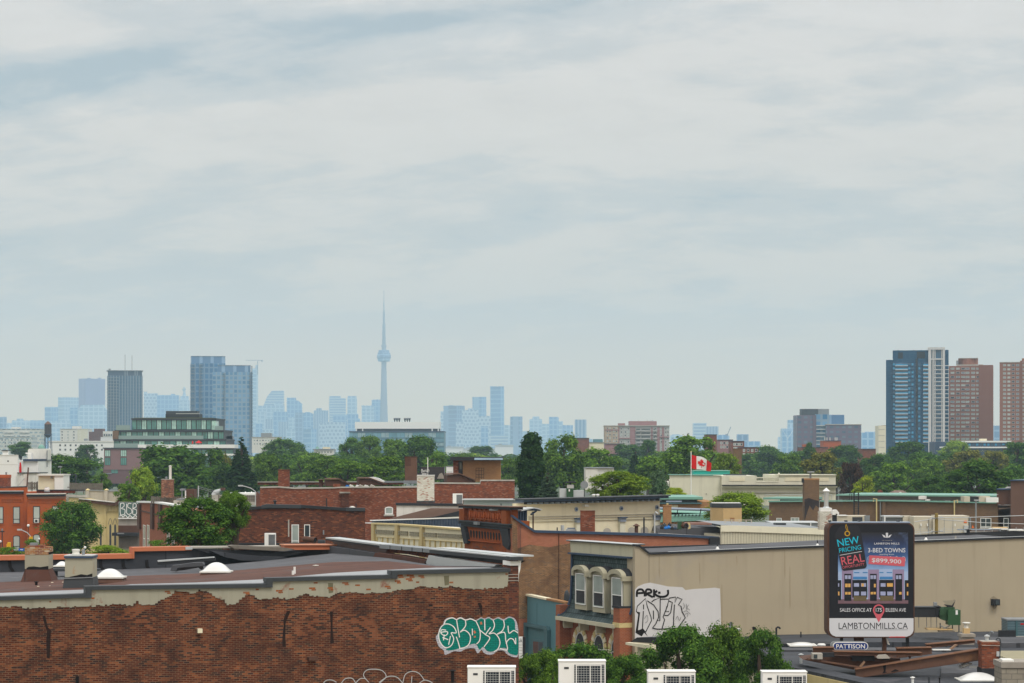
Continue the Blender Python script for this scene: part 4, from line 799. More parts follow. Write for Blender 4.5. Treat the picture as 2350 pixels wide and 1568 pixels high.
for u0, u1, v, Y, lab, mt in ((1322, 1352, 1005, 1100, 'red brick flat roofed block beside the full green tree, nearest the fluted tower', BR['red']), (1388, 1432, 1018, 1200, 'low pinkish brick annex below the pink trimmed apartments', pk),
                              (1622, 1645, 997, 900, 'small red brick stair block at the edge of the great spreading tree', BR['red']), (1648, 1682, 1009, 950, 'low pink red roofed block between two red brick blocks', pk),
                              (1678, 1708, 1012, 930, 'red brick block with a flat top just above the slim brown chimney', BR['red']), (1700, 1742, 1026, 860, 'red brick flats with white windows beside the slim brown chimney', BR['red']),
                              (1838, 1900, 1026, 1000, 'long low red roofed building below the dark brick mid rise', BR['red']), (1980, 2010, 1030, 800, 'red brick gable roofed block below the hazy double block', BR['red']),
                              (1890, 1930, 1011, 1100, 'orange red block carrying a row of pale flues', BR['paint']), (2300, 2352, 1022, 1000, 'brown brick base at the foot of the outermost brick tower', BR['red'])):
    b = B('brick_block', lab, 'building', u0, Y, u1); b.box('wall', mt, u0, v + 1.2, u1, 1070, 0, 12); b.box('roof_edge', M['dkgrey'], u0 - .4, v, u1 + .4, v + 1.2, -.4, 12.4)
    if u0 in (1700, 1678, 1648): grid_windows(b, rng(u0 + 5, u1 - 9, 4), [v + 5, v + 14], 5, 6, M['white'], [M['pane_lt'], M['pane']])
    if u0 == 1890: [b.box('flue', M['dirtywhite'], u, 1004, u + 1.8, 1011, 3, 3.6) for u in (1894, 1899, 1906, 1918, 1922)]
    if u0 == 1322: b.box('green_hut', M['teal'], 1362, 1008, 1384, 1016, 3, 8); b.box('side_wing', M['cream'], 1352, 1016, 1386, 1060, 1, 10); b.box('side_roof', M['grey'], 1351, 1014.6, 1387, 1016, .6, 10.4)
    if u0 == 1838: b.box('stair_block', BR['paint'], 1845, 1020, 1858, 1026, 2, 7)
# dark brick mid rise
b = B('apartment_block', 'dark plum brick mid rise with a glassy middle and a lower wing', 'apartment block', 1828, 1500, 1977)
pm = facade('plum_grid', (.06, .10, .14), (.16, .20, .24), (.135, .115, .15), 3.9, 3.1, .9, .4)
b.box('wall', pm, 1829, 953, 1872, 1052, 0, 20); b.box('glass_middle', dk2, 1872, 951, 1904, 1052, 1.5, 20); b.box('upper_glass', FC['deep'], 1904, 952, 1939, 975, 3, 20); b.box('penthouse', M['dkgrey'], 1841, 938.5, 1879, 953, 3, 14); b.box('penthouse', M['grey'], 1879, 938.5, 1904.5, 952, 4, 14)
b.box('wing', pm, 1895, 975, 1976, 1052, -.8, 16); b.box('roof_edge', M['conc'], 1894, 973.6, 1977, 975.4, -1.2, 16.4); b.box('pier', plain('plum', (.15, .12, .145), .9), 1865, 953, 1873, 1050, -.5, 0)
for v in rng(976, 1036, 8): b.box('balcony', M['ltgrey'], 1873, v, 1894, v + 1.8, -.4, 1.4)
b = B('office_tower', 'cream blank slab edge standing beside the dark glass high rise', 'tower', 2015, 1650, 2034); b.box('wall', M['cream'], 2016, 977, 2034, 1052, 0, 15); b.box('brick_side', BR['red'], 2030, 976, 2038, 1052, 1, 14)
mb = MB(); [b.rect(mb, 2016, v, 2030, v + 1, -.2, 0) for v in rng(985, 1040, 5)]; mb.build('joint_groove', M['conc'], b.T)
# dark glass high rise
b = B('apartment_tower', 'dark blue glass high rise with a white framed bay and balconies', 'tower', 2032, 1200, 2178, 1194.5, TG)
hg = facade('slate_panels', (.020, .062, .115), (.016, .052, .10), (.035, .08, .13), 2.2, 2.9, .12, .5, 0, .1, .25)
gl = [glass('sky_blue_glass', (.08, .27, .45), .12, .5, .3), glass('deep_blue_glass', (.04, .10, .17), .1, .5, .3), M['pane_lt']]
b.box('wall', hg, 2033, 826, 2049, 1058, 1.5, 26); b.box('body', hg, 2049, 823, 2134, 1052, .3, 26); b.box('crown', hg, 2048.5, 804, 2134, 823, 1, 25); b.box('side_wall', hg, 2169, 803, 2177, 1052, 1, 24)
wf = plain('white_frame', (.66, .66, .66), .6, .05, .5)
b.box('crown_louvre', M['tar'], 2061, 809, 2072, 824, .8, 1.1); b.box('crown_louvre', M['tar'], 2104, 807, 2123, 823, .8, 1.1); b.box('dark_slot', M['tar'], 2101.5, 823, 2106, 1040, .1, .35)
vs = rng(833, 1008, 20)
for v in vs:
    for u0, u1 in ((2048.5, 2054.5), (2083.5, 2090), (2091.5, 2098.5), (2105.5, 2113)):
        pass
grid_windows(b, [2048.7, 2084, 2091.5, 2107], vs[:20], 5.6, 6.6, hg, gl[:2], 80, .15, .3)
for v in vs:
    for u0, u1 in ((2054.5, 2083.5), (2118.5, 2136)):
        bb = b.box('balcony', wf, u0, v + 6.2, u1, v + 7.6, -1.5, .3); b.box('balcony_rail', gl[0], u0 + .3, v + 3.4, u1 - .3, v + 6.2, -1.45, -1.35, bb); b.box('balcony_door', gl[1], u0 + .8, v - .5, u1 - .8, v + 5.8, .05, .25, bb)
b.box('white_bay', gl[1], 2134, 801, 2168, 1055, -.4, 20)
for u0, u1 in ((2130.5, 2137), (2142, 2144.5), (2163, 2168.5)): b.box('white_pier', wf, u0, 798, u1, 1058, -1.6, -.3)
for u0, u1 in ((2139, 2141), (2146, 2147.4), (2160, 2161.6)): b.box('white_fin', wf, u0, 800, u1, 1050, -1.1, -.3)
b.box('white_top', wf, 2129, 797.5, 2168.5, 803, -1.7, 6); b.box('white_beam', wf, 2137, 823, 2163, 826, -1.5, -.3)
for v in vs: b.box('white_sill', wf, 2144.5, v + 5.8, 2177, v + 7.4, -1.3, -.35)
for u in (2060, 2096, 2113): b.box('roof_vent', M['grey'], u, 801.5, u + 1.5, 804, 8, 9)
# brick towers
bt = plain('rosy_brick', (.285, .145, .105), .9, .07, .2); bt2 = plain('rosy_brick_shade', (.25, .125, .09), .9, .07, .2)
gw = [M['pane_lt'], glass('grey_window', (.22, .25, .27), .2, .5, .5), M['pane'], M['pane_bl']]
b = B('apartment_tower', 'rosy brick high rise with a rounded rooftop drum', 'tower', 2178, 1250, 2280, 1245.2, TG)
b.box('wall', bt, 2177.5, 840, 2246, 1052, 0, 24); b.box('end_wall', bt2, 2246, 838, 2279, 1052, -.3, 24); b.box('roof_edge', M['conc'], 2195, 836.5, 2256, 839.6, 1, 20)
mb = MB(); k = 1250 / FPX; c_ = b.h(2221, 830)[0]; mb.extr([(c_ + math.cos(t) * 22.5 * k, 10 + math.sin(t) * 6) for t in rng(0, 6.0, 18)], Z(838, 1250), Z(822, 1250)); mb.build('roof_drum', bt, b.T); b.box('drum_cap', M['conc'], 2199, 821, 2244, 822.2, 4, 16)
b.box('roof_unit', M['grey'], 2194, 827, 2199, 837, 4, 8)
grid_windows(b, [2181.5, 2194, 2206, 2216, 2229, 2240.5], rng(844, 1034, 21), 8.6, 4.6, M['ltgrey'], gw, 100, .15)
b = B('apartment_tower', 'outermost rosy brick high rise, cut by the picture edge', 'tower', 2294, 1180, 2420, 1174.2, TG)
b.box('wall', bt, 2294, 832, 2420, 1055, 0, 24); b.box('roof_edge', M['conc'], 2293.5, 830.6, 2420, 832, -.3, 24.3); b.box('corner_pier', bt2, 2341, 828, 2346, 1052, -.5, .2); b.box('roof_block', bt, 2345, 822, 2420, 831, 3, 15)
grid_windows(b, [2302, 2312, 2322, 2332, 2347], rng(836, 1024, 21), 6.6, 4.8, M['ltgrey'], gw, 100, .15)
b = B('low_building', 'low black building with two long white roof bands below the brick tower', 'building', 2140, 1000, 2322)
b.box('wall', M['navy'], 2146, 1014, 2320, 1052, 0, 14); b.box('upper_band', M['white'], 2203, 1011.8, 2321, 1015.6, -.6, 14.4); b.box('lower_band', M['white'], 2156, 1025.5, 2321, 1028.6, -.8, 6); b.box('roof_unit', M['cream'], 2253, 1007, 2268, 1011.8, 3, 6)
grid_windows(b, rng(2222, 2308, 11), [1017.5], 6.6, 6, M['navy'], [gl[0], gl[1]])

# ================================================================== ROOFTOPS AND FRONTS, 140 to 450 m
def loc(b, p):
    q = Vector((p.x, p.y)) - b.A; return (q.dot(b.D), q.dot(Vector((-b.D.y, b.D.x))), p.z - b.z)
def chimney(name, label, u0, v0, u1, v1, Y, mat, dep=None, cap=None, capv=0, capo=.8, pots=(), group=None, base=None, basev=None):
    b = B(name, label, 'chimney', u0, Y, u1, group=group); k = Y / FPX; dep = dep or (u1 - u0) * k
    b.box('shaft', mat, u0, v0, u1, v1, 0, dep)
    if cap: b.box('cap', cap, u0 - capo, v0 - capv, u1 + capo, v0 - .001, -capo * k, dep + capo * k)
    for pu, pv, pr, pm in pots:
        mb = MB(); x = b.h(pu, v0)[0]; mb.lathe([(pr * k, Z(v0 - capv + .5, Y)), (pr * k, Z(pv, Y)), (pr * 1.35 * k, Z(pv, Y) + .02), (pr * 1.3 * k, Z(pv - 1.6, Y)), (.02, Z(pv - 2.6, Y))], x, dep / 2, 12); mb.build('flue', pm, b.T)
    if base: b.box('flashing', base, u0 - 1.5, basev, u1 + 1.5, v1 + 1, -.12, dep + .12)
    return b
def vent(label, u, v0, v1, r, Y, mat, cone=None, name='vent_pipe', cap=None, group=None, bend=False):
    b = B(name, label, 'vent pipe', u - 1, Y, u + 1, group=group); k = Y / FPX; x = b.h(u, v0)[0]; mb = MB()
    if bend: mb.tube([(x, .3, Z(v1, Y)), (x, .3, Z(v0 + 2, Y)), (x + r * k, .2, Z(v0, Y)), (x + 3 * r * k, .1, Z(v0 + 1, Y)), (x + 3.6 * r * k, .1, Z(v0 + 4, Y))], r * k, 8)
    else: mb.lathe([(r * k, Z(v1, Y)), (r * k, Z(v0, Y)), (r * .75 * k, Z(v0, Y))], x, .3, 12)
    mb.build('pipe', mat, b.T)
    if cone: mb = MB(); mb.lathe([(r * 3.6 * k, Z(v1, Y)), (r * 3.4 * k, Z(v1 - 1, Y)), (r * 1.3 * k, Z(v1 - cone, Y))], x, .3, 14); mb.build('cone_flashing', M['white'], b.T)
    if cap: mb = MB(); mb.lathe([(r * 1.9 * k, Z(v0 + .4, Y)), (r * 2 * k, Z(v0 - .8, Y)), (.02, Z(v0 - cap, Y))], x, .3, 12); mb.build('cap', mat, b.T)
    return b
def condenser(label, u0, v0, u1, v1, Y, split=.38, group=None, name='air_conditioner'):
    b = B(name, label, 'air conditioner', u0, Y, u1, group=group); s = u0 + (u1 - u0) * split
    b.box('casing', M['white'], u0, v0, u1, v1, 0, .35, bevel=.01); b.box('grille_panel', M['grey'], s, v0 + (v1 - v0) * .1, u1 - .8, v1 - (v1 - v0) * .07, -.02, .001)
    mb = MB(); [b.rect(mb, s + .3, v, u1 - 1.1, v + .35, -.035, -.021) for v in rng(v0 + (v1 - v0) * .14, v1 - (v1 - v0) * .14, 9)]; mb.build('grille', M['tar'], b.T)
    return b

# ---- the left-hand end of the street
b = B('white_building', 'white flat roofed building with a stepped rear wing beside the wide dark tree', 'building', -40, 335, 92)
b.wall(M['white'], [(-40, 1044.5), (41, 1044.5)], 14); b.strip('coping', M['dirtywhite'], [(-40, 1044.5), (41.2, 1044.5)], 1.4)
b.box('wing', M['white'], 41, 1058, 74, 1200, 4, 14); b.box('wing_roof', M['navy'], 40.6, 1054, 75, 1058.5, 3.6, 14.4); b.box('rear_block', M['dirtywhite'], 41.2, 1086, 90, 1200, -.4, 6); b.box('rear_coping', M['dkgrey'], 41, 1084.6, 90.6, 1086.2, -.6, 6.2)
b.box('vent_hole', M['tar'], 17, 1057, 20, 1060, -.03, .0); b.box('seam', M['conc'], -40, 1066.5, 41, 1067, -.02, 0)
b.box('rooftop_frame', M['dkgrey'], 0, 1033, 15, 1035, 1, 2); b.box('rooftop_panel', M['white'], 1.5, 1035, 14, 1044, 1.2, 1.6); b.box('white_pipe', M['white'], 42, 1039, 56, 1042, 5, 6); b.box('pipe_leg', M['white'], 54, 1042, 56, 1054, 5, 6)
mb = MB(); [b.rect(mb, u, v, u + 1, v2, 8, 8.1) for u, v, v2 in ((50, 1072, 1086), (60, 1072, 1086))]; b.rect(mb, 50, 1072, 61, 1073, 8, 8.1); mb.build('railing', M['tar'], b.T)
b = B('roof_tank', 'boxy white rounded rooftop tank behind the white building', 'tank', 63, 345, 110)
k = 345 / FPX; mb = MB(); mb.prism([b.h(64, 1055), b.h(109, 1055)] + [(b.h(109, 1035)[0] - (1 - math.cos(a)) * 2 * k, b.h(109, 1032)[1] + math.sin(a) * 2 * k) for a in (0, .5, 1, 1.5)] + [(b.h(64, 1035)[0] + (1 - math.cos(a)) * 5 * k, b.h(64, 1034)[1] + math.sin(a) * 4 * k) for a in (1.5, 1, .5, 0)], 0, 2.6); mb.build('shell', M['dirtywhite'], b.T)
b.box('outlet', M['tar'], 71, 1050, 73, 1052, -.1, 0); b.box('ladder_rail', M['grey'], 108, 1034, 109.6, 1072, -.3, -.1); b.box('base', M['grey'], 64, 1055, 110, 1058, -.1, 2.7)
b = B('patio_umbrella', 'closed crimson patio umbrella on the white building terrace', 'umbrella', 42, 333, 48)
k = 333 / FPX; mb = MB(); c_ = b.h(45, 1070)[0]; mb.lathe([(2.9 * k, Z(1084.5, 333)), (2.9 * k, Z(1076, 333)), (1.8 * k, Z(1064, 333)), (.4 * k, Z(1060.5, 333))], c_, .5, 10); mb.build('canopy', M['red'], b.T); mb = MB(); mb.tube([(c_, .5, Z(1092, 333)), (c_, .5, Z(1062, 333))], .04, 6); mb.build('pole', M['grey'], b.T)
chimney('chimney', 'squat orange brick chimney at the edge before the white building', -8, 1097, 17.5, 1122, 305, BR['red'], 2, BR['paint'], 7, .8, ((10.5, 1086, 2.0, M['grey']),))
b = B('roof_shed', 'beige roof access shed with a white door above the orange building', 'shed', 87, 318, 147)
b.box('wall', M['cream'], 88, 1092, 146, 1132, 0, 4); b.box('side_wall', M['white'], 126, 1091.5, 146.5, 1132, -.3, 4.1); b.box('roof', M['dirtywhite'], 86, 1088.6, 147.6, 1092, -.5, 4.5); b.box('door', M['white'], 126.5, 1099, 144, 1127, -.38, -.3); b.box('door_lamp', M['grey'], 117, 1094, 121, 1098, -.3, 0)
def fence(label, u0, v0, u1, v1, Y, v0b=None, rails=True, group=None):
    b = B('wooden_fence', label, 'fence', u0, Y, u1, group=group); k = Y / FPX; L = b.L; n = max(6, int((u1 - u0) / 4.2)); mb = MB(); zt, zb = Z(v0, Y), Z(v1, Y); zt2 = Z(v0b or v0, Y); gr_ = random.Random(int(u0))
    for i in range(n): mb.box(L * i / n + .02, L * (i + .88) / n, 0, .03, zb, zt + (zt2 - zt) * i / n - gr_.uniform(0, .08))
    mb.build('plank', M['wood'], b.T); mb = MB(); mb.box(0, L, .031, .09, zb + (zt - zb) * .25, zb + (zt - zb) * .35); mb.box(0, L, .031, .09, zb + (zt2 - zb) * .72, zb + (zt2 - zb) * .82); mb.build('rail', M['wood'], b.T)
    for t in (0.02, .5, .98): mb = MB(); mb.box(L * t - .06, L * t + .06, .092, .2, zb - .3, zt2 + .05); mb.build('post', M['wood'], b.T)
    return b
fence('short grey wooden fence between the white wing and the beige shed', 60, 1106, 86, 1124, 319)
b = fence('long grey wooden roof fence running from the shed door to the drooping tree', 147, 1107, 236, 1128, 322, 1109)
b.box('lean_rail', M['wood'], 134, 1117, 232, 1119, -1.5, -1.4)
for u in (140, 150, 164, 180, 196, 214, 226): b.box('prop', M['wood'], u, 1118, u + 1.2, 1134, -1.42, -1.35)
b = B('pergola', 'thin grey steel pergola frame over the roof fence', 'pergola', 146, 323, 170); b.box('beam', M['dkgrey'], 120, 1088.5, 169, 1090.6, 2, 2.2); b.box('post', M['dkgrey'], 166.5, 1090, 168.5, 1112, 2, 2.2); b.box('post', M['dkgrey'], 146, 1090, 147.4, 1112, 2, 2.2)
b = B('antenna_post', 'thin post with a flat cross head in front of the wide dark tree', 'antenna', 132, 324, 138); b.box('post', M['grey'], 134.3, 1071, 135.6, 1092, 1, 1.1); b.box('cross_head', M['grey'], 130.5, 1070, 139, 1073, .9, 1.2)
b = B('roof_post', 'leaning dark steel post with stays between the white building and the shed', 'post', 61, 315, 66); mb = MB(); p0, p1 = b.h(61.5, 1124), b.h(65, 1073); mb.tube([(p0[0], 0, p0[1]), (p1[0], 0, p1[1])], .1, 6); mb.build('post', M['rustdk'], b.T); mb = MB(); p0, p1 = b.h(34, 1122), b.h(54, 1098); mb.tube([(p0[0], .5, p0[1]), (p1[0], .5, p1[1])], .05, 6); mb.build('stay', M['ltgrey'], b.T); b.box('white_drum', M['dirtywhite'], 52, 1089, 60, 1122, .6, 1.2)
# orange painted building, two fronts
b = B('orange_building', 'orange painted brick corner building with a black cornice, window shades drawn', 'building', -30, 300, 62)
b.wall(BR['paint'], [(-30, 1120), (0, 1119), (62, 1117)], 14); b.strip('coping', M['dkgrey'], [(-30, 1119), (62, 1116.4)], 1.6); b.strip('cornice', M['tar'], [(-30, 1128), (55, 1128)], 5.4, -.3, -.002, 0); b.strip('cornice_cap', M['ltgrey'], [(-30, 1126.4), (55, 1126)], 1.8, -.4, -.002, 0)
mb = MB()
for u in rng(2, 50, 9): mb.prism([(b.h(u, 1148)[0] + .24 * math.cos(a) , b.h(u, 1148)[1] + .26 * math.sin(a)) for a in rng(0, 6.28 * .9, 9)], -.08, -.002)
b.rect(mb, -30, 1143, 54, 1145, -.1, -.002); mb.build('corbel_frieze', BR['paint'], b.T); b.box('pilaster', BR['paint'], 55, 1121, 62, 1262, -.14, 0)
b.win(30, 1163, 46, 1202, M['tar'], M['pane_bl'], 1.5, 0, (.26,), (), BR['paint'], 'window'); b.win(30, 1229, 46, 1265, M['tar'], M['pane_bl'], 1.5, 0, (.3,), (), None, 'window', 4)
b.win(-8, 1163, 8, 1202, M['tar'], M['pane_bl'], 1.5, 0, (.26,), (), BR['paint'])
b = B('orange_building', 'lower orange painted brick building with a white air conditioner in its window', 'building', 62, 298, 152)
b.wall(BR['paint'], [(62, 1134.5), (152, 1134)], 12); b.strip('cornice', M['tar'], [(62.2, 1135), (151, 1134)], 5, -.4, -.001, 0); b.strip('cornice_cap', M['dirtywhite'], [(62.2, 1133), (151, 1132)], 2, -.5, .3, 0); b.strip('pale_band', plain('faded_orange', (.52, .30, .23), .85, .1), [(65, 1140.5), (150, 1139.5)], 4.5, -.04, -.001, 0)
mb = MB()
for u in rng(70, 146, 13): mb.prism([(b.h(u, 1150)[0] + .24 * math.cos(a), b.h(u, 1150)[1] + .26 * math.sin(a)) for a in rng(0, 6.28 * .9, 9)], -.08, -.002)
mb.build('corbel_frieze', BR['paint'], b.T)
ww = b.win(76, 1162, 92, 1200, M['tar'], M['pane_bl'], 1.5, 0, (.27,), (), BR['paint']); b.win(120, 1161, 136, 1200, M['tar'], M['pane_bl'], 1.5, 0, (.27,), (), BR['paint']); b.win(76, 1226, 92, 1262, M['tar'], M['pane_bl'], 1.5, 0, (.3,), (), None, 'window', 4)
b.box('parapet_rear', BR['red'], 62, 1127, 152, 1134, 6, 6.3); b.box('rear_coping', M['tar'], 62, 1125.6, 200, 1128, 5.8, 6.4)
b = B('window_air_conditioner', 'white window air conditioner in the orange building window', 'air conditioner', 79, 297.5, 88); b.box('casing', M['white'], 79, 1191, 88, 1200.5, 0, .45); b.box('grille', M['tar'], 80.5, 1193, 86, 1199, -.03, 0)
b = B('skylight', 'small white domed skylight behind the low orange front', 'skylight', 93, 303, 118); k = 303 / FPX; mb = MB(); mb.lathe([(6.4 * k, Z(1127, 303)), (6.2 * k, Z(1121.5, 303)), (4 * k, Z(1119, 303)), (.3, Z(1118, 303))], b.h(105, 1120)[0], .8, 14); mb.build('dome', M['dome'], b.T); mb = MB(); mb.lathe([(6.8 * k, Z(1130, 303)), (6.8 * k, Z(1126, 303))], b.h(105, 1120)[0], .8, 14); mb.build('curb', M['grey'], b.T)
# ochre building with lancet windows
b = B('ochre_building', 'ochre stone building with pointed lancet windows and a brown bracketed cornice', 'building', 152, 290, 275)
b.wall(M['ochre'], [(152, 1142), (200, 1143), (274, 1158)], 12); b.strip('coping', M['conc'], [(152, 1135), (180, 1137), (201, 1136)], 5, -.2, .4, 0)
b.poly('cornice', M['rustdk'], [(183, 1145), (268, 1153), (274, 1147), (275, 1157), (262, 1161), (183, 1150)], -.7, -.002); b.strip('cornice_cap', M['dirtywhite'], [(183, 1143.6), (266, 1152)], 1.6, -.8, -.002, 0)
mb = MB(); [b.rect(mb, u, 1164, u + 2.0, 1174, -.22, -.002) for u in rng(244, 268, 8)]; mb.build('cornice_frieze', M['ochre'], b.T)
for u in (242, 262): b.box('pilaster', M['ochre'], u - (2 if u < 250 else -10), 1160, u + (1.4 if u < 250 else 13), 1270, -.2, 0)
for u in (229, 251, 262): b.win(u, 1203, u + 4.6, 1252, M['wood'], M['pane'], .8, 0, (.3,), (), None, 'window', 7)
mb = MB(); [stroke(mb, b, [(u - 2.2, 1204), (u - .6, 1196), (u + 2.4, 1190), (u + 5.4, 1196), (u + 7, 1204)], 1.0, -.1 - .01 * i) for i, u in enumerate((251, 262))]; mb.build('hood_moulding', M['wood'], b.T)
b.box('shade_side', M['conc'], 152, 1140, 158, 1270, -.15, 0)
b = B('parapet_wall', 'grey panelled parapet wall with three pyramid capped posts', 'parapet', 196, 296, 310)
b.wall(M['conc'], [(197, 1126), (284, 1129), (286, 1133), (296, 1138), (305, 1146), (309, 1153)], .5, z0=5); b.strip('coping', M['grey'], [(200, 1125), (283, 1127.5)], 1.6, -.1, .6)
for u in (201, 244, 276): pp = b.box('post', M['conc'], u - 4, 1125, u + 4, 1160, -.3, .7); mb = MB(); x, z = b.h(u, 1125); kk = 296 / FPX; mb.add([(x - 4.4 * kk, -.35, z), (x + 4.4 * kk, -.35, z), (x + 4.4 * kk, .75, z), (x - 4.4 * kk, .75, z), (x, .2, z + 4 * kk)], [(0, 1, 4), (1, 2, 4), (2, 3, 4), (3, 0, 4), (3, 2, 1, 0)]); mb.build('post_cap', M['ochre'], pp)
# graffiti board and dark shop
b = B('graffiti_wall', 'slate green board with white bubble graffiti over a dark shop awning', 'building', 272, 285, 322)
b.wall(M['conc'], [(272, 1152), (322, 1153)], 8); b.box('board', plain('slate_green_board', (.115, .17, .155), .8, .1), 273, 1153, 321, 1186, -.12, -.002); b.box('ledge', M['white'], 272, 1189, 322, 1191, -.4, -.002)
mb = MB(); G = 1.7
for i, q in enumerate(([(277, 1155), (276, 1170), (277, 1182)], [(277, 1156), (284, 1155), (285, 1162), (279, 1167), (287, 1170), (286, 1180), (278, 1182)], [(291, 1156), (291, 1178)], [(302, 1156), (295, 1156), (294, 1164), (301, 1168), (303, 1176), (296, 1181), (292, 1178)], [(306, 1156), (305, 1180)], [(306, 1157), (312, 1156), (313, 1163), (307, 1167), (314, 1171), (313, 1180), (306, 1181)], [(316, 1155), (316, 1176), (321, 1180)], [(275, 1185), (279, 1182), (283, 1187), (288, 1182), (294, 1188), (299, 1183), (305, 1188), (311, 1183), (316, 1187), (321, 1183)])):
    stroke(mb, b, q, G, -.13 - i * .012)
mb.build('graffiti_lettering', M['white'], b.T)
b.box('shop_front', M['rustdk'], 273, 1206, 321, 1222, -.5, 0); b.box('awning', M['tar'], 262, 1222, 321, 1229, -1.6, 0); b.box('awning_sign', M['grey'], 274, 1222.5, 290, 1225, -1.7, -1.61); b.box('shutter', M['wood'], 274, 1232, 321, 1256, -.3, 0)
# red building with white windows
b = B('red_building', 'red brick building with dark pilasters, white coping and tall white windows', 'building', 320, 270, 405, 235)
b.wall(BR['store'], [(320, 1152), (360, 1153), (405, 1160)], 12); b.strip('coping', M['white'], [(319, 1150.6), (360, 1152), (406, 1159)], 3.2, -.3, .5)
for u in (322, 352, 370): b.box('pilaster', M['rustdk'], u - 2.6, 1157, u + 2.6, 1214, -.25, 0)
for u in (329, 338, 384, 395): b.win(u, 1205, u + 5.5, 1262, M['white'], M['pane_lt'], 1.2, 0, (.45,), (), M['white'])
b.box('frieze', M['rustdk'], 324, 1176, 370, 1179, -.1, 0)
chimney('chimney', 'mottled brick chimney with a tall white metal flue', 370, 1101, 396, 1142, 250, BR['chim'], 1.1, M['conc'], 1.2, .6, ((389, 1071, 3.0, M['dirtywhite']), (380, 1097, 2.2, M['grey'])))
fence('grey board roof fence at the foot of the mottled chimney', 346, 1138, 425, 1156, 252, 1140)
fence('dark board roof fence behind the dark street tree top', 500, 1136, 596, 1152, 230, 1137)
b = B('roof_hut', 'dark maroon roof hut with white posts above the dark street tree', 'hut', 418, 240, 462); b.box('wall', M['rustdk'], 427, 1123, 446, 1150, 0, 2); b.box('awning', M['grey'], 414, 1122, 424, 1126, -.4, 1); b.box('post', M['white'], 425, 1126, 427.4, 1146, -.2, 0); b.box('post', M['grey'], 417, 1126, 419, 1150, -.2, 0); b.box('slab', M['grey'], 406, 1145, 460, 1148, -.5, 2.4); b.box('roof_edge', M['conc'], 400, 1148.5, 520, 1160, -.6, 3)
b = B('flat_roof', 'low white roofed range with a curved vent behind the dark street tree', 'building', 484, 300, 596); b.box('wall', M['conc'], 486, 1136, 596, 1160, 0, 6); b.box('roof', M['white'], 516, 1132, 596, 1136.5, -.2, 6.2)
mb = MB(); mb.tube([b.h(488, 1138)[:1] + (1, b.h(488, 1138)[1]), b.h(492, 1131)[:1] + (1, b.h(492, 1131)[1]), b.h(505, 1128)[:1] + (1, b.h(505, 1128)[1])], .35, 8); mb.build('curved_duct', M['ltgrey'], b.T); b.box('vent_box', M['green'], 503, 1127, 516, 1137, .4, 1.6); b.box('vent_cap', M['rustdk'], 505, 1120, 514, 1126, .5, 1.4)
for u in (558, 572): b.box('roof_pipe', M['white'], u, 1129, u + 2, 1132, 2, 2.2)
b = B('utility_pole', 'slim white service mast with slack wires behind the dark street tree', 'pole', 452, 236, 458); b.box('mast', M['ltgrey'], 454, 1115, 456.4, 1140, 0, .1)
mb = MB()
for dv in (0, 4): pa = [b.h(456, 1117 + dv), b.h(480, 1124 + dv), b.h(507, 1129 + dv)]; mb.tube([(x, .05, z) for x, z in pa], .02, 4)
mb.build('wire', M['grey'], b.T)
# street furniture at the left
def lamp_globe(label, u, v, v1, r, Y, pole=True, group=None):
    b = B('street_lamp', label, 'street lamp', u - 2, Y, u + 2, group=group); k = Y / FPX; x = b.h(u, v)[0]; mb = MB()
    mb.lathe([(.02, Z(v + r, Y)), (r * .7 * k, Z(v + r * .7, Y)), (r * k, Z(v, Y)), (r * .7 * k, Z(v - r * .7, Y)), (.02, Z(v - r, Y))], x, 0, 14); mb.build('globe', M['white'], b.T, smooth=True)
    mb = MB(); mb.lathe([(r * .5 * k, Z(v + r, Y)), (r * .55 * k, Z(v + r + 1.5, Y))], x, 0, 8); mb.lathe([(.9 * k, 0), (.75 * k, Z(v + r + 1, Y))], x, 0, 8); mb.build('post', M['tar'], b.T); return b
lamp_globe('black street lamp with a white globe before the orange building, paired with the arm lamp', 65, 1206.5, 1240, 3.4, 262, group='white globe street lamps')
lamp_globe('white lamp globe floating above the leaves beside the dark tree by the orange building', 90, 1237, 1260, 2.6, 255, group='white globe street lamps')
lamp_globe('white lamp globe just above the plaster chimney pot', 195, 1257, 1268, 3.4, 185, group='white globe street lamps')
lamp_globe('white lamp globe at the very edge on a black post', 1, 1243, 1262, 3, 240, group='white globe street lamps')
b = B('street_lamp', 'black four armed decorative lamp post before the orange corner building', 'street lamp', 1, 245, 9); k = 245 / FPX; x = b.h(5, 1215)[0]
mb = MB(); mb.lathe([(1.6 * k, 0), (1.2 * k, Z(1219, 245)), (.6 * k, Z(1214, 245))], x, 0, 8); mb.build('post', M['tar'], b.T); b.box('arm', M['tar'], -.5, 1219, 10.5, 1221.4, -.06, .06); b.box('finial', M['grey'], 3.6, 1213.5, 6.4, 1218.5, -.1, .1)
def cobra(label, u, v, u1, v1, Y):
    b = B('street_lamp', label, 'street lamp', u, Y, u1); mb = MB(); k = Y / FPX
    p = [b.h(*q) for q in ((u1, v1 + 30), (u1, v1), (u1 - (u1 - u) * .25, v + (v1 - v) * .45), (u1 - (u1 - u) * .6, v + (v1 - v) * .12), (u + 7, v))]
    mb.tube([(x, 0, z) for x, z in p], .9 * k, 8); mb.build('pole', M['ltgrey'], b.T); b.box('lamp_head', M['ltgrey'], u, v - 1.8, u + 10, v + 1.6, -.15, .15); return b
cobra('grey arm street lamp before the orange building', 40, 1216, 70, 1231, 258); cobra('grey arm street lamp above the dark brick gable roof', 547, 1115, 586, 1128, 210)
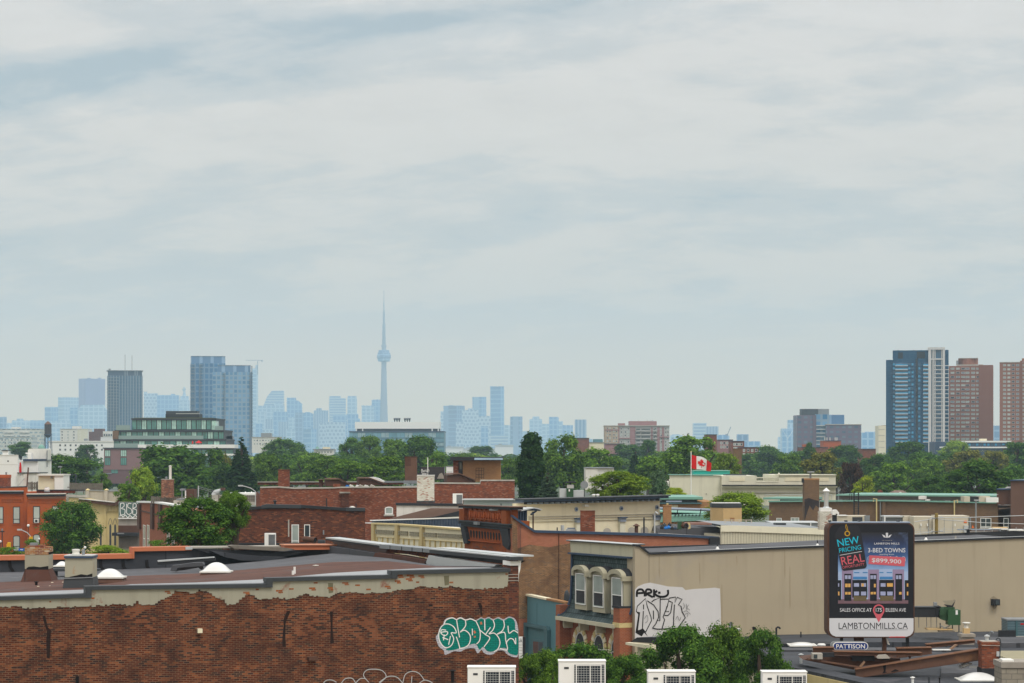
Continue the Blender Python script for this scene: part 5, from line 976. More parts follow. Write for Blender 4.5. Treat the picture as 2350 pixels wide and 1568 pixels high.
b = B('traffic_light', 'yellow traffic light turned away, behind the grey and brick chimney', 'traffic light', 15, 205, 25); b.box('housing', M['yellow'], 16.5, 1245, 24, 1259, 0, .35, bevel=.04); b.box('visor', M['yellow'], 14.5, 1249, 17, 1257, .05, .3); b.box('post', M['grey'], 19.5, 1259, 21.5, 1420, .1, .2); b.box('backplate', M['tar'], 16, 1244.4, 24.4, 1259.6, .36, .39)
b = B('traffic_light', 'small yellow traffic light under the arm lamp', 'traffic light', 65, 250, 76); b.box('housing', M['yellow'], 67, 1232, 74.5, 1240.5, 0, .3); b.box('visor', M['yellow'], 65.8, 1234, 67, 1239, .05, .25); b.box('post', M['grey'], 70, 1240, 71.5, 1270, .1, .2)
b = B('street_sign', 'small blue street name sign in the shrubs', 'sign', 42, 190, 56); b.box('plate', M['blue'], 42.5, 1258.6, 55.5, 1265, 0, .04); b.box('post', M['grey'], 48, 1265, 49.4, 1400, .05, .1); mb = MB(); b.rect(mb, 46, 1261, 53, 1262.4, -.01, -.001); mb.build('lettering', M['white'], b.T)

# ---- red brick range in the middle
b = B('brick_building', 'long red brick building with a stepped tiled parapet and a white painted chimney', 'building', 595, 213, 1182, 216)
top = [(597, 1118), (640, 1117), (675, 1120), (765, 1119), (780, 1118), (955, 1117), (985, 1112), (1000, 1108), (1102, 1109), (1103, 1102), (1181, 1102)]
b.wall(BR['red'], top, 18); b.strip('coping', M['conc'], top, 2.2, -.08, .4); b.roof(M['mem_dark'], top, 18, .7)
b.box('chimney_stub', BR['red'], 765, 1111, 781, 1119, -.05, .5); b.box('projecting_flue', BR['dkred'], 783, 1132, 800, 1162, -.3, 0); b.box('flue_cap', M['conc'], 779, 1129, 803, 1132, -.5, .05)
b.win(883, 1163, 902, 1181, M['white'], M['pane_lt'], 2.6, 0, (), (), M['conc'], 'window', 4)
b.box('far_parapet', BR['dkred'], 600, 1112, 960, 1118, 16, 16.4); b.box('far_coping', M['conc'], 600, 1110.4, 960, 1112, 15.9, 16.5); b.box('blue_tarp', M['grey'], 872, 1108, 955, 1112, 12, 13)
for q in ([(752, 1117), (752, 1103), (782, 1103), (812, 1117)], [(828, 1115), (828, 1101), (854, 1101), (892, 1115)], [(1034, 1108), (1034, 1092), (1062, 1090.5), (1100, 1106), (1100, 1109)]):
    w_ = b.poly('stair_hatch', M['rustdk'], q, 3, 6); MB().prism([(x, z + .06) for x, z in b.hs(q[1:4])] + [(x, z + .16) for x, z in b.hs(q[1:4])][::-1], 2.8, 6.2).build('hatch_lid', M['rust'], w_)
vent('square maroon flue stub on the long red brick roof', 736, 1102, 1117, 5, 218, M['rustdk'], cap=2, name='chimney_flue')
b = B('roof_cushion', 'white rolled sheet lying on the brick roof hatch', 'roof sheet', 836, 220, 884); b.poly('roll', M['dome'], [(838, 1099), (842, 1096), (856, 1095), (868, 1098), (882, 1105), (880, 1107), (866, 1103), (846, 1101)], 0, 1.6); b.poly('cover', M['dirtywhite'], [(839, 1101), (846, 1102), (866, 1104.5), (880, 1108), (866, 1107), (842, 1104)], .1, 1.5)
b = B('rubbish_scrap', 'scraps of rubbish along the parapet of the long red brick roof', 'litter', 790, 213, 870)
for i, (u, m_) in enumerate(((792, 'bluebag'), (800, 'dirtywhite'), (815, 'white'), (822, 'conc'), (834, 'dirtywhite'), (848, 'conc'))): b.poly('scrap', M[m_], [(u, 1117), (u + 3, 1113 - i % 2), (u + 9, 1114.5), (u + 12, 1117)], 0, .3 + .1 * i)
chimney('chimney', 'small square red brick chimney on the long brick building', 638.5, 1080, 663, 1117, 218, BR['red'], .9, BR['dkred'], 2.4, .7)
b = B('chimney', 'tall rusty sheet steel chimney on the long brick building', 'chimney', 929, 224, 957); b.box('shaft', M['rust'], 929, 1050, 956.5, 1108, 0, .9); b.box('patch', M['rustdk'], 930, 1052, 943, 1070, -.01, 0); b.box('rim', M['rustdk'], 928.4, 1048, 957, 1050, -.04, .94); b.box('skirt', M['grey'], 926, 1103, 960, 1110, -.1, 1)
chimney('chimney', 'white painted brick chimney with chipped red bricks showing', 957, 1095, 996, 1153, 209, BR['whitb'], 1.2, M['conc'], 3.6, .6, (), None, M['tar'], 1150)
b = B('antenna', 'thin white whip antenna beside the white painted chimney', 'antenna', 979, 217, 984); b.box('mast', M['white'], 981, 1050, 982.5, 1092, 0, .06); b.box('bracket', M['grey'], 979, 1084, 984, 1086, -.05, .1)
b = B('roof_poster', 'dark rooftop poster board with a pale mountain picture and white writing', 'billboard', 965, 240, 1022); b.box('panel', plain('poster_dark', (.05, .045, .045), .7, .3, 2), 966, 1072, 1020, 1101, 0, .4); b.poly('picture', M['stone'], [(1003, 1099), (1008, 1088), (1014, 1085), (1018, 1092), (1019, 1099)], -.03, -.001)
lettering(b, 'Bench', (967, 1085), (985, 1083), (967, 1077), M['white'], -.04, b.T); b.box('frame', M['grey'], 1019.5, 1071, 1021.4, 1101, -.04, .44)
b.box('writing_line', M['white'], 968, 1087, 979, 1089, -.04, -.002)
b = B('roof_poster', 'white upright panel with faint grey writing beside the brick penthouse', 'billboard', 1023, 236, 1041); b.box('panel', M['white'], 1024, 1071, 1040, 1099, 0, .4); b.box('frame', M['grey'], 1023, 1070, 1041, 1071.4, -.04, .44)
mb = MB(); [b.rect(mb, 1026, v, 1038, v + 1, -.02, -.001) for v in (1083, 1086, 1092)]; mb.build('lettering', M['grey'], b.T)
b = B('white_cabinet', 'white roof cabinet below the dark poster board', 'cabinet', 957, 230, 996); b.box('body', M['dirtywhite'], 957, 1092, 996, 1108, 0, 1.5); b.box('lid', M['white'], 956, 1090.5, 997, 1092, -.1, 1.6)
b = B('brick_penthouse', 'tan brick roof penthouse with a flat black roof and steel ladder', 'penthouse', 1040, 224, 1151)
b.box('wall', BR['tanw'], 1040, 1057, 1149, 1106, 0, 5); b.box('corner_joint', BR['red'], 1040, 1057, 1052, 1106, -.06, 0); b.box('roof', M['tar'], 1034, 1049, 1155, 1057, -1, 5.5); b.box('door', M['tar'], 1052, 1059, 1062, 1092, -.04, -.001); b.box('door_window', M['pane'], 1055, 1062, 1059.5, 1077, -.07, -.041)
b.box('graffiti_lettering', plain('sprayed_white', (.42, .55, .66), .7, .5, 1.2), 1089, 1051, 1154, 1055.6, -1.05, -1.001)
mb = MB(); [b.rect(mb, u, 1074, u + .9, 1100, -.6, -.55) for u in (1092, 1099, 1105, 1110)]; [b.rect(mb, 1092, v, 1111, v + .8, -.6, -.55) for v in (1074, 1080, 1089, 1095)]; mb.build('ladder_rail', M['tar'], b.T)
condenser('white air conditioner standing against the long red brick wall', 1039, 1133, 1061.5, 1159, 207)
# dark brick building in front
b = B('brick_building', 'dark brick gable wall with two narrow windows and a patched metal coping', 'building', 470, 151, 835, 152)
top = [(470, 1186), (510, 1176), (597, 1166), (640, 1166), (700, 1165), (795, 1173), (838, 1175)]
b.wall(BR['dkred'], top, 5); b.roof(M['mem_dark'], top, 5, .3)
b.strip('coping', M['tar'], [(470, 1179), (510, 1170), (600, 1163), (692, 1160), (795, 1167), (838, 1169)], 5.6, -.1, .4); b.strip('metal_coping', M['dkgrey'], [(600, 1161), (612, 1158.4), (691, 1160)], 7, -.14, .44); b.strip('metal_coping', M['dkgrey'], [(794, 1166), (838, 1167)], 6.5, -.14, .44)
b.box('drip_edge', M['tar'], 500, 1246, 700, 1250, -.5, 0)
b.win(669, 1204, 686, 1250, M['white'], M['pane_lt'], 1.8, 0, (.18,), (), None); b.win(698, 1204, 711.5, 1233, M['white'], M['pane'], 1.6, 0, (), (), M['conc']); b.box('stain_stripe', M['conc'], 661, 1193, 664, 1232, -.02, -.001); b.box('wall_bracket', M['grey'], 741, 1217, 744, 1227, -.2, 0)
condenser('white air conditioner beside the window of the dark brick gable', 607, 1224, 632, 1254, 128)
vent('black capped roof vent on the patched coping', 630, 1151, 1162, 2.6, 154, M['tar'], cap=3); vent('thin black pipe on the dark brick coping', 748.5, 1144, 1170, 1.3, 153, M['tar']); vent('short black pipe beside the white roof cushion vent', 816.5, 1156, 1168, 1.1, 153, M['tar'])
b = B('roof_vent', 'low white roof vent at the end of the dark brick coping', 'vent', 800, 153, 816); mb = MB(); k = 153 / FPX; mb.lathe([(7 * k, Z(1168, 153)), (6.6 * k, Z(1164, 153)), (3 * k, Z(1162.5, 153)), (.02, Z(1162, 153))], b.h(808, 1165)[0], .3, 12); mb.build('cowl', M['dirtywhite'], b.T); b.box('base', M['grey'], 799, 1167, 817, 1170, -.1, .7)
b = B('duct_pipe', 'fat rusty duct lying before the dark brick windows', 'duct', 694, 128, 745); k = 128 / FPX; zc_ = Z(1240, 128); mb = MB(); mb.tube([(b.h(696, 1240)[0], .6, zc_ + .05), (b.h(724, 1240)[0], .1, zc_)], 6.4 * k, 14, cap=False); mb.build('pipe', M['rustdk'], b.T); mb = MB(); mb.tube([(b.h(704, 1240)[0], .5, zc_ + .03), (b.h(722, 1240)[0], .15, zc_)], 5.6 * k, 14); mb.build('liner', M['tar'], b.T); b.box('motor_box', M['dkgrey'], 729, 1240, 745, 1247, 0, .5)
# brown roofs, white brick side, corrugated hut
b = B('shed_roof_building', 'white brick building end under a sloping brown roof', 'building', 880, 204, 1062)
b.wall(M['dirtywhite'], [(910, 1160), (1062, 1160)], 8); b.strip('coping', M['tar'], [(908, 1155), (1062, 1157)], 5, -.12, .5); b.poly('sloped_roof', M['roofbrown'], [(895, 1190), (990, 1166), (1062, 1167), (1062, 1171), (1000, 1186), (960, 1190)], -1.2, -.05); b.poly('roof_edge', M['tar'], [(960, 1190), (1000, 1185), (1062, 1170), (1062, 1183)], -1.5, -1.21)
b.box('low_wall', plain('grey_green_wall', (.30, .34, .32), .8, .08), 1060, 1151, 1185, 1166, 6, 10); b.box('low_coping', M['ltgrey'], 1058, 1149.5, 1186, 1151.2, 5.8, 10.2); vent('thin dark pipe on the grey green roof edge', 1150, 1156, 1166, 1.4, 206, M['dkgrey'])
b = B('metal_hut', 'black corrugated metal roof addition with a white edge', 'roof hut', 855, 199, 1064, 178)
mb = MB(); n = 58; z0_ = [b.h(855 + 209 * i / n, 1196 - 6.5 * i / n) for i in range(n + 1)]
for i in range(n): x0, x1 = z0_[i][0], z0_[i + 1][0]; mb.box(x0, x0 + (x1 - x0) * .55, -.06, 3, z0_[i][1] - 1.2, z0_[i][1]); mb.box(x0 + (x1 - x0) * .55, x1, 0, 3, z0_[i][1] - 1.2, z0_[i][1])
mb.build('corrugation', M['navy'], b.T); b.strip('white_edge', M['white'], [(854, 1193.4), (1064, 1186.6)], 2.6, -.2, 3.2, 0); b.strip('corner_post', M['navy'], [(947, 1191), (950, 1191)], 14, -.1, 0, 0); b.strip('lower_edge', M['white'], [(855, 1199.4), (900, 1201), (1064, 1210)], 1.4, -.9, -.3, 0)
# cream ornamented front
b = B('cream_building', 'cream painted front with relief panels and pilaster strips', 'building', 856, 191, 1070, 165)
top = [(857, 1201), (912, 1203), (970, 1207), (1066, 1215)]
b.wall(M['cream'], top, 8); b.strip('coping', M['ochre'], top, 2.6, -.2, .4)
for u, v in ((860, 1203), (914, 1206), (971, 1210)): b.box('pilaster', plain('yellow_cream', (.60, .50, .30), .8, .1), u - 2.5, v, u + 3.5, 1300, -.22, 0)
mb = MB()
for ua, ub in ((865, 907), (918, 939), (943, 966), (976, 1005), (1008, 1063)):
    n = int((ub - ua) / 3.7)
    for i in range(n):
        u = ua + (ub - ua) * i / n; v0 = 1215 + (u - 857) * .058
        for r_ in (0, 5.4): mb.prism(b.hs([(u, v0 + r_), (u + 2.4, v0 + r_ + .2), (u + 1.6, v0 + r_ + 4.6), (u - .6, v0 + r_ + 4.2)]), -.14, -.002)
mb.build('relief_pattern', plain('relief_shade', (.40, .37, .29), .8, .1), b.T)
mb = MB()
for u in rng(866, 1060, 17): v0 = 1233 + (u - 857) * .06; b.rect(mb, u, v0, u + 1.3, v0 + 24, -.1, -.002)
mb.build('relief_border', M['ochre'], b.T); b.strip('relief_band', M['ochre'], [(866, 1231.5), (1062, 1244)], 1.2, -.12, -.002, 0)
# ornate terracotta front with the orange side wall
b = B('ornate_building', 'ornate red brick front with terracotta rosettes and black cornices', 'building', 1063, 165.2, 1176, 153.5)
b.wall(BR['ornate'], [(1066, 1166), (1175, 1170)], 1.2)
b.strip('top_cornice', M['tar'], [(1061, 1160), (1180, 1164.5)], 5.5, -.28, .6, 0); b.strip('top_ledge', M['rust'], [(1060, 1158.4), (1181, 1162.8)], 1.8, -.36, .8, 0)
b.strip('mid_cornice', M['tar'], [(1061, 1195), (1176, 1206)], 6, -.28, -.002, 0); b.strip('mid_ledge', M['dkgrey'], [(1060, 1193), (1177, 1203)], 2.4, -.36, -.002, 0); b.strip('mid_lower', M['tar'], [(1064, 1202), (1172, 1213)], 5, -.2, -.002, 0)
mb = MB()
for i, u in enumerate(rng(1083, 1148, 7)):
    v = 1180 + (u - 1083) * .07; x, z = b.h(u, v); r0 = .42
    mb.prism([(x + r0 * math.cos(a), z + r0 * math.sin(a)) for a in rng(0, 5.9, 12)], -.10, -.002); mb.prism([(x + r0 * .55 * math.cos(a), z + r0 * .55 * math.sin(a)) for a in rng(0, 5.9, 10)], -.18, -.101)
    b.rect(mb, u + 4.4, v - 6, u + 5.6, v + 6, -.12, -.002)
mb.build('rosette_frieze', BR['paint'], b.T); b.strip('frieze_edge', BR['ornate'], [(1080, 1170), (1155, 1174)], 2, -.14, -.002, 0); b.strip('frieze_edge', BR['ornate'], [(1078, 1188), (1158, 1195)], 2, -.14, -.002, 0)
for u0, u1 in ((1063, 1074), (1160, 1172)): b.poly('pilaster', BR['ornate'], [(u0, 1168 + (u0 - 1063) * .04), (u1, 1168.5 + (u0 - 1063) * .04), (u1, 1194 + (u0 - 1063) * .09), (u0, 1193 + (u0 - 1063) * .09)], -.3, -.002)
for u in (1068, 1078): pass
b.poly('corner_bracket', M['tar'], [(1064, 1208), (1072, 1209), (1077, 1225), (1080, 1246), (1072, 1248), (1068, 1230)], -.25, -.002); b.poly('corner_bracket', M['tar'], [(1153, 1216), (1172, 1218), (1174, 1252), (1172, 1262), (1160, 1252), (1157, 1232)], -.2, -.002)
for i, u in enumerate(rng(1081, 1146, 11)):
    v = 1217 + (u - 1081) * .095; mb = MB(); mb.prism(b.hs([(u - 1.8, v + 3), (u - 1, v), (u + .8, v), (u + 1.8, v + 3), (u + 1.8, v + 13), (u + 1, v + 18), (u - .8, v + 14)]), -.03, -.001); mb.build('arch_niche', M['stain'], b.T)
b.strip('arcade_band', BR['paint'], [(1079, 1239), (1149, 1246)], 1.5, -.16, -.002, 0)
for u in (1097, 1113, 1128): mb = MB(); [stroke(mb, b, [(u - r_, 1266), (u - r_ * .8, 1259 - r_ * .2), (u, 1262 - r_ * 1.15), (u + r_ * .8, 1260 - r_ * .2), (u + r_, 1268)], 1.1, -.06 - .01 * j) for j, r_ in enumerate((4.5, 7))]; mb.build('arch_moulding', M['rustdk'], b.T)
b.box('wall_lamp', M['grey'], 1106, 1198, 1114, 1204, -.6, -.37)
b = B('orange_building', 'orange painted brick side wall weathered to bare tan brick below', 'building', 1174.5, 153.4, 1660, 157)
top = [(1175, 1186), (1190, 1196), (1226, 1220), (1330, 1223), (1372, 1224), (1516, 1228), (1600, 1232), (1648, 1235)]
b.wall(BR['orange'], top, 6); b.strip('coping', M['navy'], [(1175, 1183)] + [(u, v - 2.2) for u, v in top[1:]], 4.6, -.16, .4); b.roof(M['mem_dark'], top, 6, .4)
b.poly('bare_brick', BR['tanb'], [(1178, 1262), (1215, 1250), (1260, 1256), (1312, 1246), (1330, 1240), (1330, 1420), (1178, 1420)], -.012, -.002)
b.poly('quoin_strip', BR['tanb'], [(1175.5, 1190), (1187, 1200), (1188, 1300), (1176, 1300)], -.05, -.002)
for u in (1190.5, 1194): b.box('cable', M['dkgrey'], u, 1204, u + .5, 1280, -.06, -.03)
b.box('downpipe', M['rustdk'], 1281.5, 1224, 1282.4, 1420, -.08, -.02); b.box('end_box', M['tar'], 1626, 1233, 1649, 1256, -.3, .5)
b = B('stair_hut', 'black corrugated stair hut with a propped canopy beside the ornate front', 'roof hut', 1180, 156, 1226, 158)
mb = MB(); [b.rect(mb, 1181 + i * 3.2, 1168.5 - i * .2, 1183 + i * 3.2, 1216, -.04 - (i % 2) * .05, .5) for i in range(9)]; mb.build('corrugation', M['navy'], b.T); b.poly('roof', M['ltgrey'], [(1179, 1170), (1208, 1164), (1226, 1168), (1226, 1170.5), (1209, 1166.6), (1180, 1173)], -.6, 2); b.poly('canopy', M['navy'], [(1208, 1167), (1226, 1169.6), (1226, 1172.6), (1209, 1172)], -.5, 1.9); mb = MB(); p0, p1 = b.h(1210, 1181), b.h(1222, 1173); mb.tube([(p0[0], -.3, p0[1]), (p1[0], -.3, p1[1])], .06, 6); mb.build('prop', M['navy'], b.T)
chimney('chimney', 'upright red brick chimney on the orange side wall', 1332.5, 1174, 1365.5, 1226, 155.4, BR['red'], 1.0, BR['dkred'], 1.6, .4)
b = B('broken_coping', 'broken brick stub at the foot of the upright red chimney', 'brick stub', 1313, 155, 1335); b.poly('stub', BR['dkred'], [(1314, 1241), (1316, 1231), (1326, 1231), (1330, 1222), (1338, 1222), (1338, 1243)], -.2, .1); b.box('mortar_ledge', M['conc'], 1314, 1239.6, 1336, 1241, -.25, -.2)
vent('tall dark pipe in front of the cream hall, next to the black stair hut', 1223.5, 1176, 1218, 1.7, 157.6, M['rustdk'], cap=1.5); vent('tall thin black pipe before the arched niches', 1478.5, 1188, 1226, 1.9, 157.4, M['tar']); vent('conical capped rusty flue before the arched niches', 1461, 1208, 1226, 4.2, 157, M['rustdk'], cap=6)
vent('short black pipe stub on the orange wall roof', 1279, 1211, 1221, 1.4, 157, M['tar']); b = vent('silver slatted turbine vent on the orange wall roof', 1291, 1206, 1218, 4, 157, M['ltgrey'], name='turbine_vent'); vent('slim silver pipe bent over against the cream hall pilaster', 1503, 1176, 1226, 1.8, 163, M['ltgrey'], bend=True)
b = B('roof_hatch', 'flat pale roof hatch frame on the orange wall roof', 'roof hatch', 1296, 156.5, 1324); b.poly('frame', M['ltgrey'], [(1298, 1219), (1302, 1213.5), (1320, 1213.5), (1324, 1219)], 0, 1.2); b.box('lid', M['navy'], 1303, 1212.4, 1320, 1213.4, 0, 1.1)
# cream hall
b = B('cream_hall', 'long cream painted hall with a navy bracketed cornice and blue medallions', 'building', 1184, 176, 1516, 181)
b.wall(M['cream'], [(1181, 1156), (1350, 1150), (1514, 1146)], 3.5); b.roof(M['mem_dark'], [(1184, 1150), (1514, 1142)], 3.5, .2)
b.strip('cornice', M['navy'], [(1190, 1146.5), (1355, 1142.5), (1522, 1137.6)], 5.6, -.9, .6, 0); b.strip('cornice_edge', M['dkgrey'], [(1188, 1144.6), (1355, 1140.6), (1524, 1135.8)], 2.2, -1.1, .8, 0); b.strip('bracket_band', M['tar'], [(1202, 1152.3), (1355, 1148.3), (1512, 1143.4)], 5.5, -.15, -.002, 0)
for i in range(24): u = 1208 + i * 12.9; v = 1154 - (u - 1208) * .0272; b.box('bracket', plain('pale_blue_bracket', (.30, .35, .42), .6) if i == 0 else bpy.data.materials['pale_blue_bracket'], u, v, u + 4.6, v + 3.6, -.6, -.151)
for u, v in ((1322, 1169), (1425.5, 1167), (1507, 1164.6)): mb = MB(); x, z = b.h(u, v); r0 = 4.2 * b.yat(u) / FPX; mb.prism([(x + r0 * math.cos(a), z + r0 * 1.25 * math.sin(a)) for a in rng(0, 5.95, 18)], -.1, -.002); w_ = mb.build('medallion', M['pipe_bl'], b.T); mb = MB(); mb.prism([(x + r0 * .5 * math.cos(a), z + r0 * .62 * math.sin(a)) for a in rng(0, 5.95, 12)], -.14, -.101); mb.build('medallion_boss', M['navy'], w_)
for v in (1185, 1190, 1195.5): b.strip('string_course', M['conc'] if v < 1195 else M['cream2'], [(1212, v + 1), (1510, v - 6)], .9, -.12, -.002, 0)
for u, v, v2 in ((1325, 1189, 1230), (1425, 1187, 1230), (1505, 1183, 1230)): pp = b.box('pilaster', M['cream2'], u - 6, v + 10, u + 6, v2, -.3, 0); b.box('capital', M['pipe_bl'], u - 6.6, v + 2, u + 6.6, v + 10, -.42, -.002, pp); b.box('capital_top', M['navy'], u - 8, v - .4, u + 8, v + 2, -.55, -.002, pp)
for u, v in ((1393, 1212), (1450, 1210), (1479, 1209)):
    mb = MB(); mb.prism(b.hs([(u - 8, 1228), (u - 8, v + 7)] + [(u - 8 * math.cos(a), v + 7 - 7 * math.sin(a)) for a in rng(.3, 2.84, 7)] + [(u + 8, v + 7), (u + 8, 1228)]), -.05, -.002); w_ = mb.build('arch_niche', M['conc'], b.T); mb = MB(); stroke(mb, b, [(u - 10.5, 1226), (u - 9, v + 2), (u, v - 5), (u + 9, v + 1), (u + 10.5, 1226)], 1.1, -.12); mb.build('arch_moulding', M['cream2'], w_)
b.box('chimney_block', M['dirtywhite'], 1337, 1158, 1346, 1163, -.4, .2)
b = B('roof_air_handler', 'green and silver rooftop air handler above the navy cornice', 'air handler', 1283, 182, 1342)
b.box('green_panel', M['green'], 1300, 1121, 1316, 1142, -.05, 1.6); b.box('silver_panel', M['ltgrey'], 1285, 1122, 1300, 1142, .2, 1.6); b.box('side_panel', M['ltgrey'], 1316, 1126, 1340, 1142, .1, 1.6); b.box('top_box', M['silver'], 1302, 1113, 1317, 1121, .2, 1.4); b.box('cowl', M['tar'], 1300, 1106, 1322, 1109, .1, 1.6); b.box('cowl_leg', M['tar'], 1308, 1109, 1312, 1113, .5, 1); b.box('warning_label', M['white'], 1305, 1123, 1308, 1128, -.07, -.051)
b = B('satellite_dish', 'grey satellite dish behind the green and silver air handler', 'satellite dish', 1332, 186, 1350); mb = MB(); c_ = b.h(1341, 1113); k = 186 / FPX; mb.prism([(c_[0] + 9 * k * math.cos(a), c_[1] + 9 * k * math.sin(a)) for a in rng(0, 6, 16)], 0, .08); mb.build('dish', M['grey'], b.T); b.box('mast', M['dkgrey'], 1340, 1118, 1342, 1142, .1, .2)
b = B('turbine_vent', 'pair of white mushroom vents above the navy cornice', 'vent', 1358, 184, 1376)
for u in (1363, 1372): mb = MB(); k = 184 / FPX; mb.lathe([(2.4 * k, Z(1143, 184)), (2.4 * k, Z(1138, 184)), (4.4 * k, Z(1137, 184)), (3.6 * k, Z(1134.6, 184)), (.02, Z(1134, 184))], b.h(u, 1136)[0], .4, 12); mb.build('cowl', M['white'], b.T)
b = B('white_wall', 'blank white gable wall standing among the trees behind the yellow green tree', 'building', 1343, 258, 1410); b.box('wall', M['dirtywhite'], 1344, 1075, 1372, 1125, 0, 6); b.box('return_wall', M['white'], 1372, 1074.6, 1409, 1125, .2, 6.2); b.box('coping', M['grey'], 1343.4, 1073.2, 1409.4, 1075, -.1, 6.3)
b = B('van', 'white box van front glimpsed beside the cream stone hall', 'van', 1516, 300, 1537); b.box('body', M['dirtywhite'], 1517, 1104, 1536, 1116, 0, 4, bevel=.1); b.box('windscreen', M['tar'], 1520, 1106, 1531, 1110, -.04, .0); b.box('roof_box', M['rustdk'], 1522, 1100, 1536, 1104, .6, 3)
# cream stone hall, flag
b = B('stone_hall', 'pale cream stone public hall with a balustraded parapet', 'public building', 1536, 300, 1918)
b.wall(M['cream2'], [(1537, 1090.5), (1655, 1092)], 20); b.box('centre_wall', M['cream2'], 1655, 1092, 1735, 1160, -.8, 18); b.box('balustrade_wall', M['cream2'], 1735, 1107, 1785, 1160, -.8, 18); b.box('end_wall', M['cream2'], 1785, 1091, 1916, 1160, -.8, 18)
b.box('parapet_cap', M['cream2'], 1784, 1089, 1917, 1091, -1, 3); b.box('parapet_cap', M['copper'], 1536, 1089, 1655, 1090.6, -.2, 3); b.box('balustrade_rail', M['cream2'], 1735, 1095, 1785, 1097.4, -.8, -.3); b.box('balustrade_base', M['cream2'], 1735, 1104.6, 1785, 1107, -.85, -.2)
for u in rng(1737, 1782, 15): mb = MB(); k = 300 / FPX; mb.lathe([(.7 * k, Z(1104.6, 300)), (1.1 * k, Z(1102.6, 300)), (.55 * k, Z(1099, 300)), (.8 * k, Z(1097.4, 300))], b.h(u, 1100)[0], -.55, 8); mb.build('baluster', M['cream2'], b.T)
b.box('cornice', M['tar'], 1655, 1112.6, 1918, 1115, -1.6, -.81); b.box('cornice_bed', M['cream2'], 1655, 1115, 1918, 1119, -1.4, -.81); b.box('string_course', M['conc'], 1655, 1130, 1916, 1131.4, -1, -.81); mb = MB(); k = 300 / FPX; mb.lathe([(2 * k, Z(1090, 300)), (2.2 * k, Z(1087, 300)), (.02, Z(1084.6, 300))], b.h(1787.5, 1088)[0], 0, 12); mb.build('finial_ball', M['cream2'], b.T)
for u0, u1 in ((1672, 1708), (1800, 1850), (1862, 1900)): b.box('relief_panel', M['cream'], u0, 1096, u1, 1104, -.86, -.801)
b.box('roof_patch', M['dkgrey'], 1672, 1089.6, 1720, 1092, 4, 8); mb = MB(); [b.rect(mb, u, 1133, u + 1.6, 1134.6, -.1, 0) for u in (1568, 1620, 1668, 1762)]; mb.build('vent_hole', M['tar'], b.T)
for u0, u1 in ((1753, 1784), (1790, 1842), (1884, 1906)): mb = MB(); p = b.hs([(u0, 1160), (u0, 1135), (u1, 1135), (u1, 1160)]); mb.tube([(x, -1.2, z) for x, z in p], .05, 6); mb.build('pipe_rail', M['ltgrey'], b.T)
b = B('teal_penthouse', 'flat teal roof penthouse just below the flag', 'penthouse', 1592, 312, 1676); tp = plain('bright_teal_panel', (.06, .34, .30), .5, .06); b.box('wall', tp, 1592, 1081, 1630, 1096, 0, 4); b.box('side_wall', plain('teal_panel', (.09, .38, .33), .5, .06), 1630, 1081, 1675, 1096, .1, 4.1); b.box('roof_edge', M['copper'], 1591.6, 1079.6, 1675.6, 1081, -.1, 4.2)
b = B('flagpole', 'white flagpole with a gold ball in front of the cream stone hall', 'flagpole', 1584, 290, 1589); k = 290 / FPX; x = b.h(1586, 1100)[0]; mb = MB(); mb.lathe([(1.3 * k, 0), (1.15 * k, Z(1140, 290)), (.8 * k, Z(1039, 290))], x, 0, 10); mb.build('pole', M['white'], b.T); mb = MB(); mb.lathe([(.02, Z(1039.5, 290)), (1.7 * k, Z(1037.4, 290)), (.02, Z(1035.4, 290))], x, 0, 10); mb.build('ball', M['ochre'], b.T)
def flag():
    b = B('maple_leaf_flag', 'red and white maple leaf flag flying from the white flagpole', 'flag', 1587, 290, 1634); k = 290 / FPX
    def warp(s, t):        # s along the fly 0..1, t down the hoist 0..1
        u = 1587.4 + 46 * s - 1.5 * s * t; top = 1044 + 6 * s + 13 * s * s * (.6 + .4 * s); bot = 1074.5 + 9 * s - 2 * s * s
        x, z = b.h(u, top + (bot - top) * t + .8 * math.sin(s * 9)); return (x, .35 * math.sin(s * 7.5 + t * 1.2), z)
    for nm, s0, s1, mt in (('red_band', 0, .25, M['redp']), ('white_field', .25, .75, M['white']), ('red_band', .75, 1, M['redp'])):
        mb = MB(); n = 10; vs = [warp(s0 + (s1 - s0) * i / n, t) for i in range(n + 1) for t in (0, .25, .5, .75, 1)]
        mb.add(vs, [(i * 5 + j, i * 5 + j + 1, i * 5 + j + 6, i * 5 + j + 5) for i in range(n) for j in range(4)]); mb.build(nm, mt, b.T, smooth=True)
    half = [(0, -.90), (.16, -.58), (.36, -.68), (.28, -.18), (.48, -.40), (.55, -.26), (.86, -.32), (.76, -.02), (.90, .06), (.48, .42), (.54, .58), (.06, .50), (.07, .95)]
    pts = half + [(-x, y) for x, y in half[::-1]]; vs = []
    for x, y in pts: q = warp(.5 + x * .23, .5 + y * .40); vs.append((q[0], q[1] - .05, q[2]))
    mb = MB(); c_ = warp(.5, .5); mb.add([(c_[0], c_[1] - .05, c_[2])] + vs, [(0, i + 1, (i + 1) % len(vs) + 1) for i in range(len(vs))]); mb.build('maple_leaf_emblem', M['redp'], b.T)
flag()
chimney('chimney', 'slim tall brown chimney rising out of the trees behind the teal penthouse', 1683, 1031, 1702, 1096, 420, BR['brown'], 1.4, BR['dkred'], 1.4, .4)

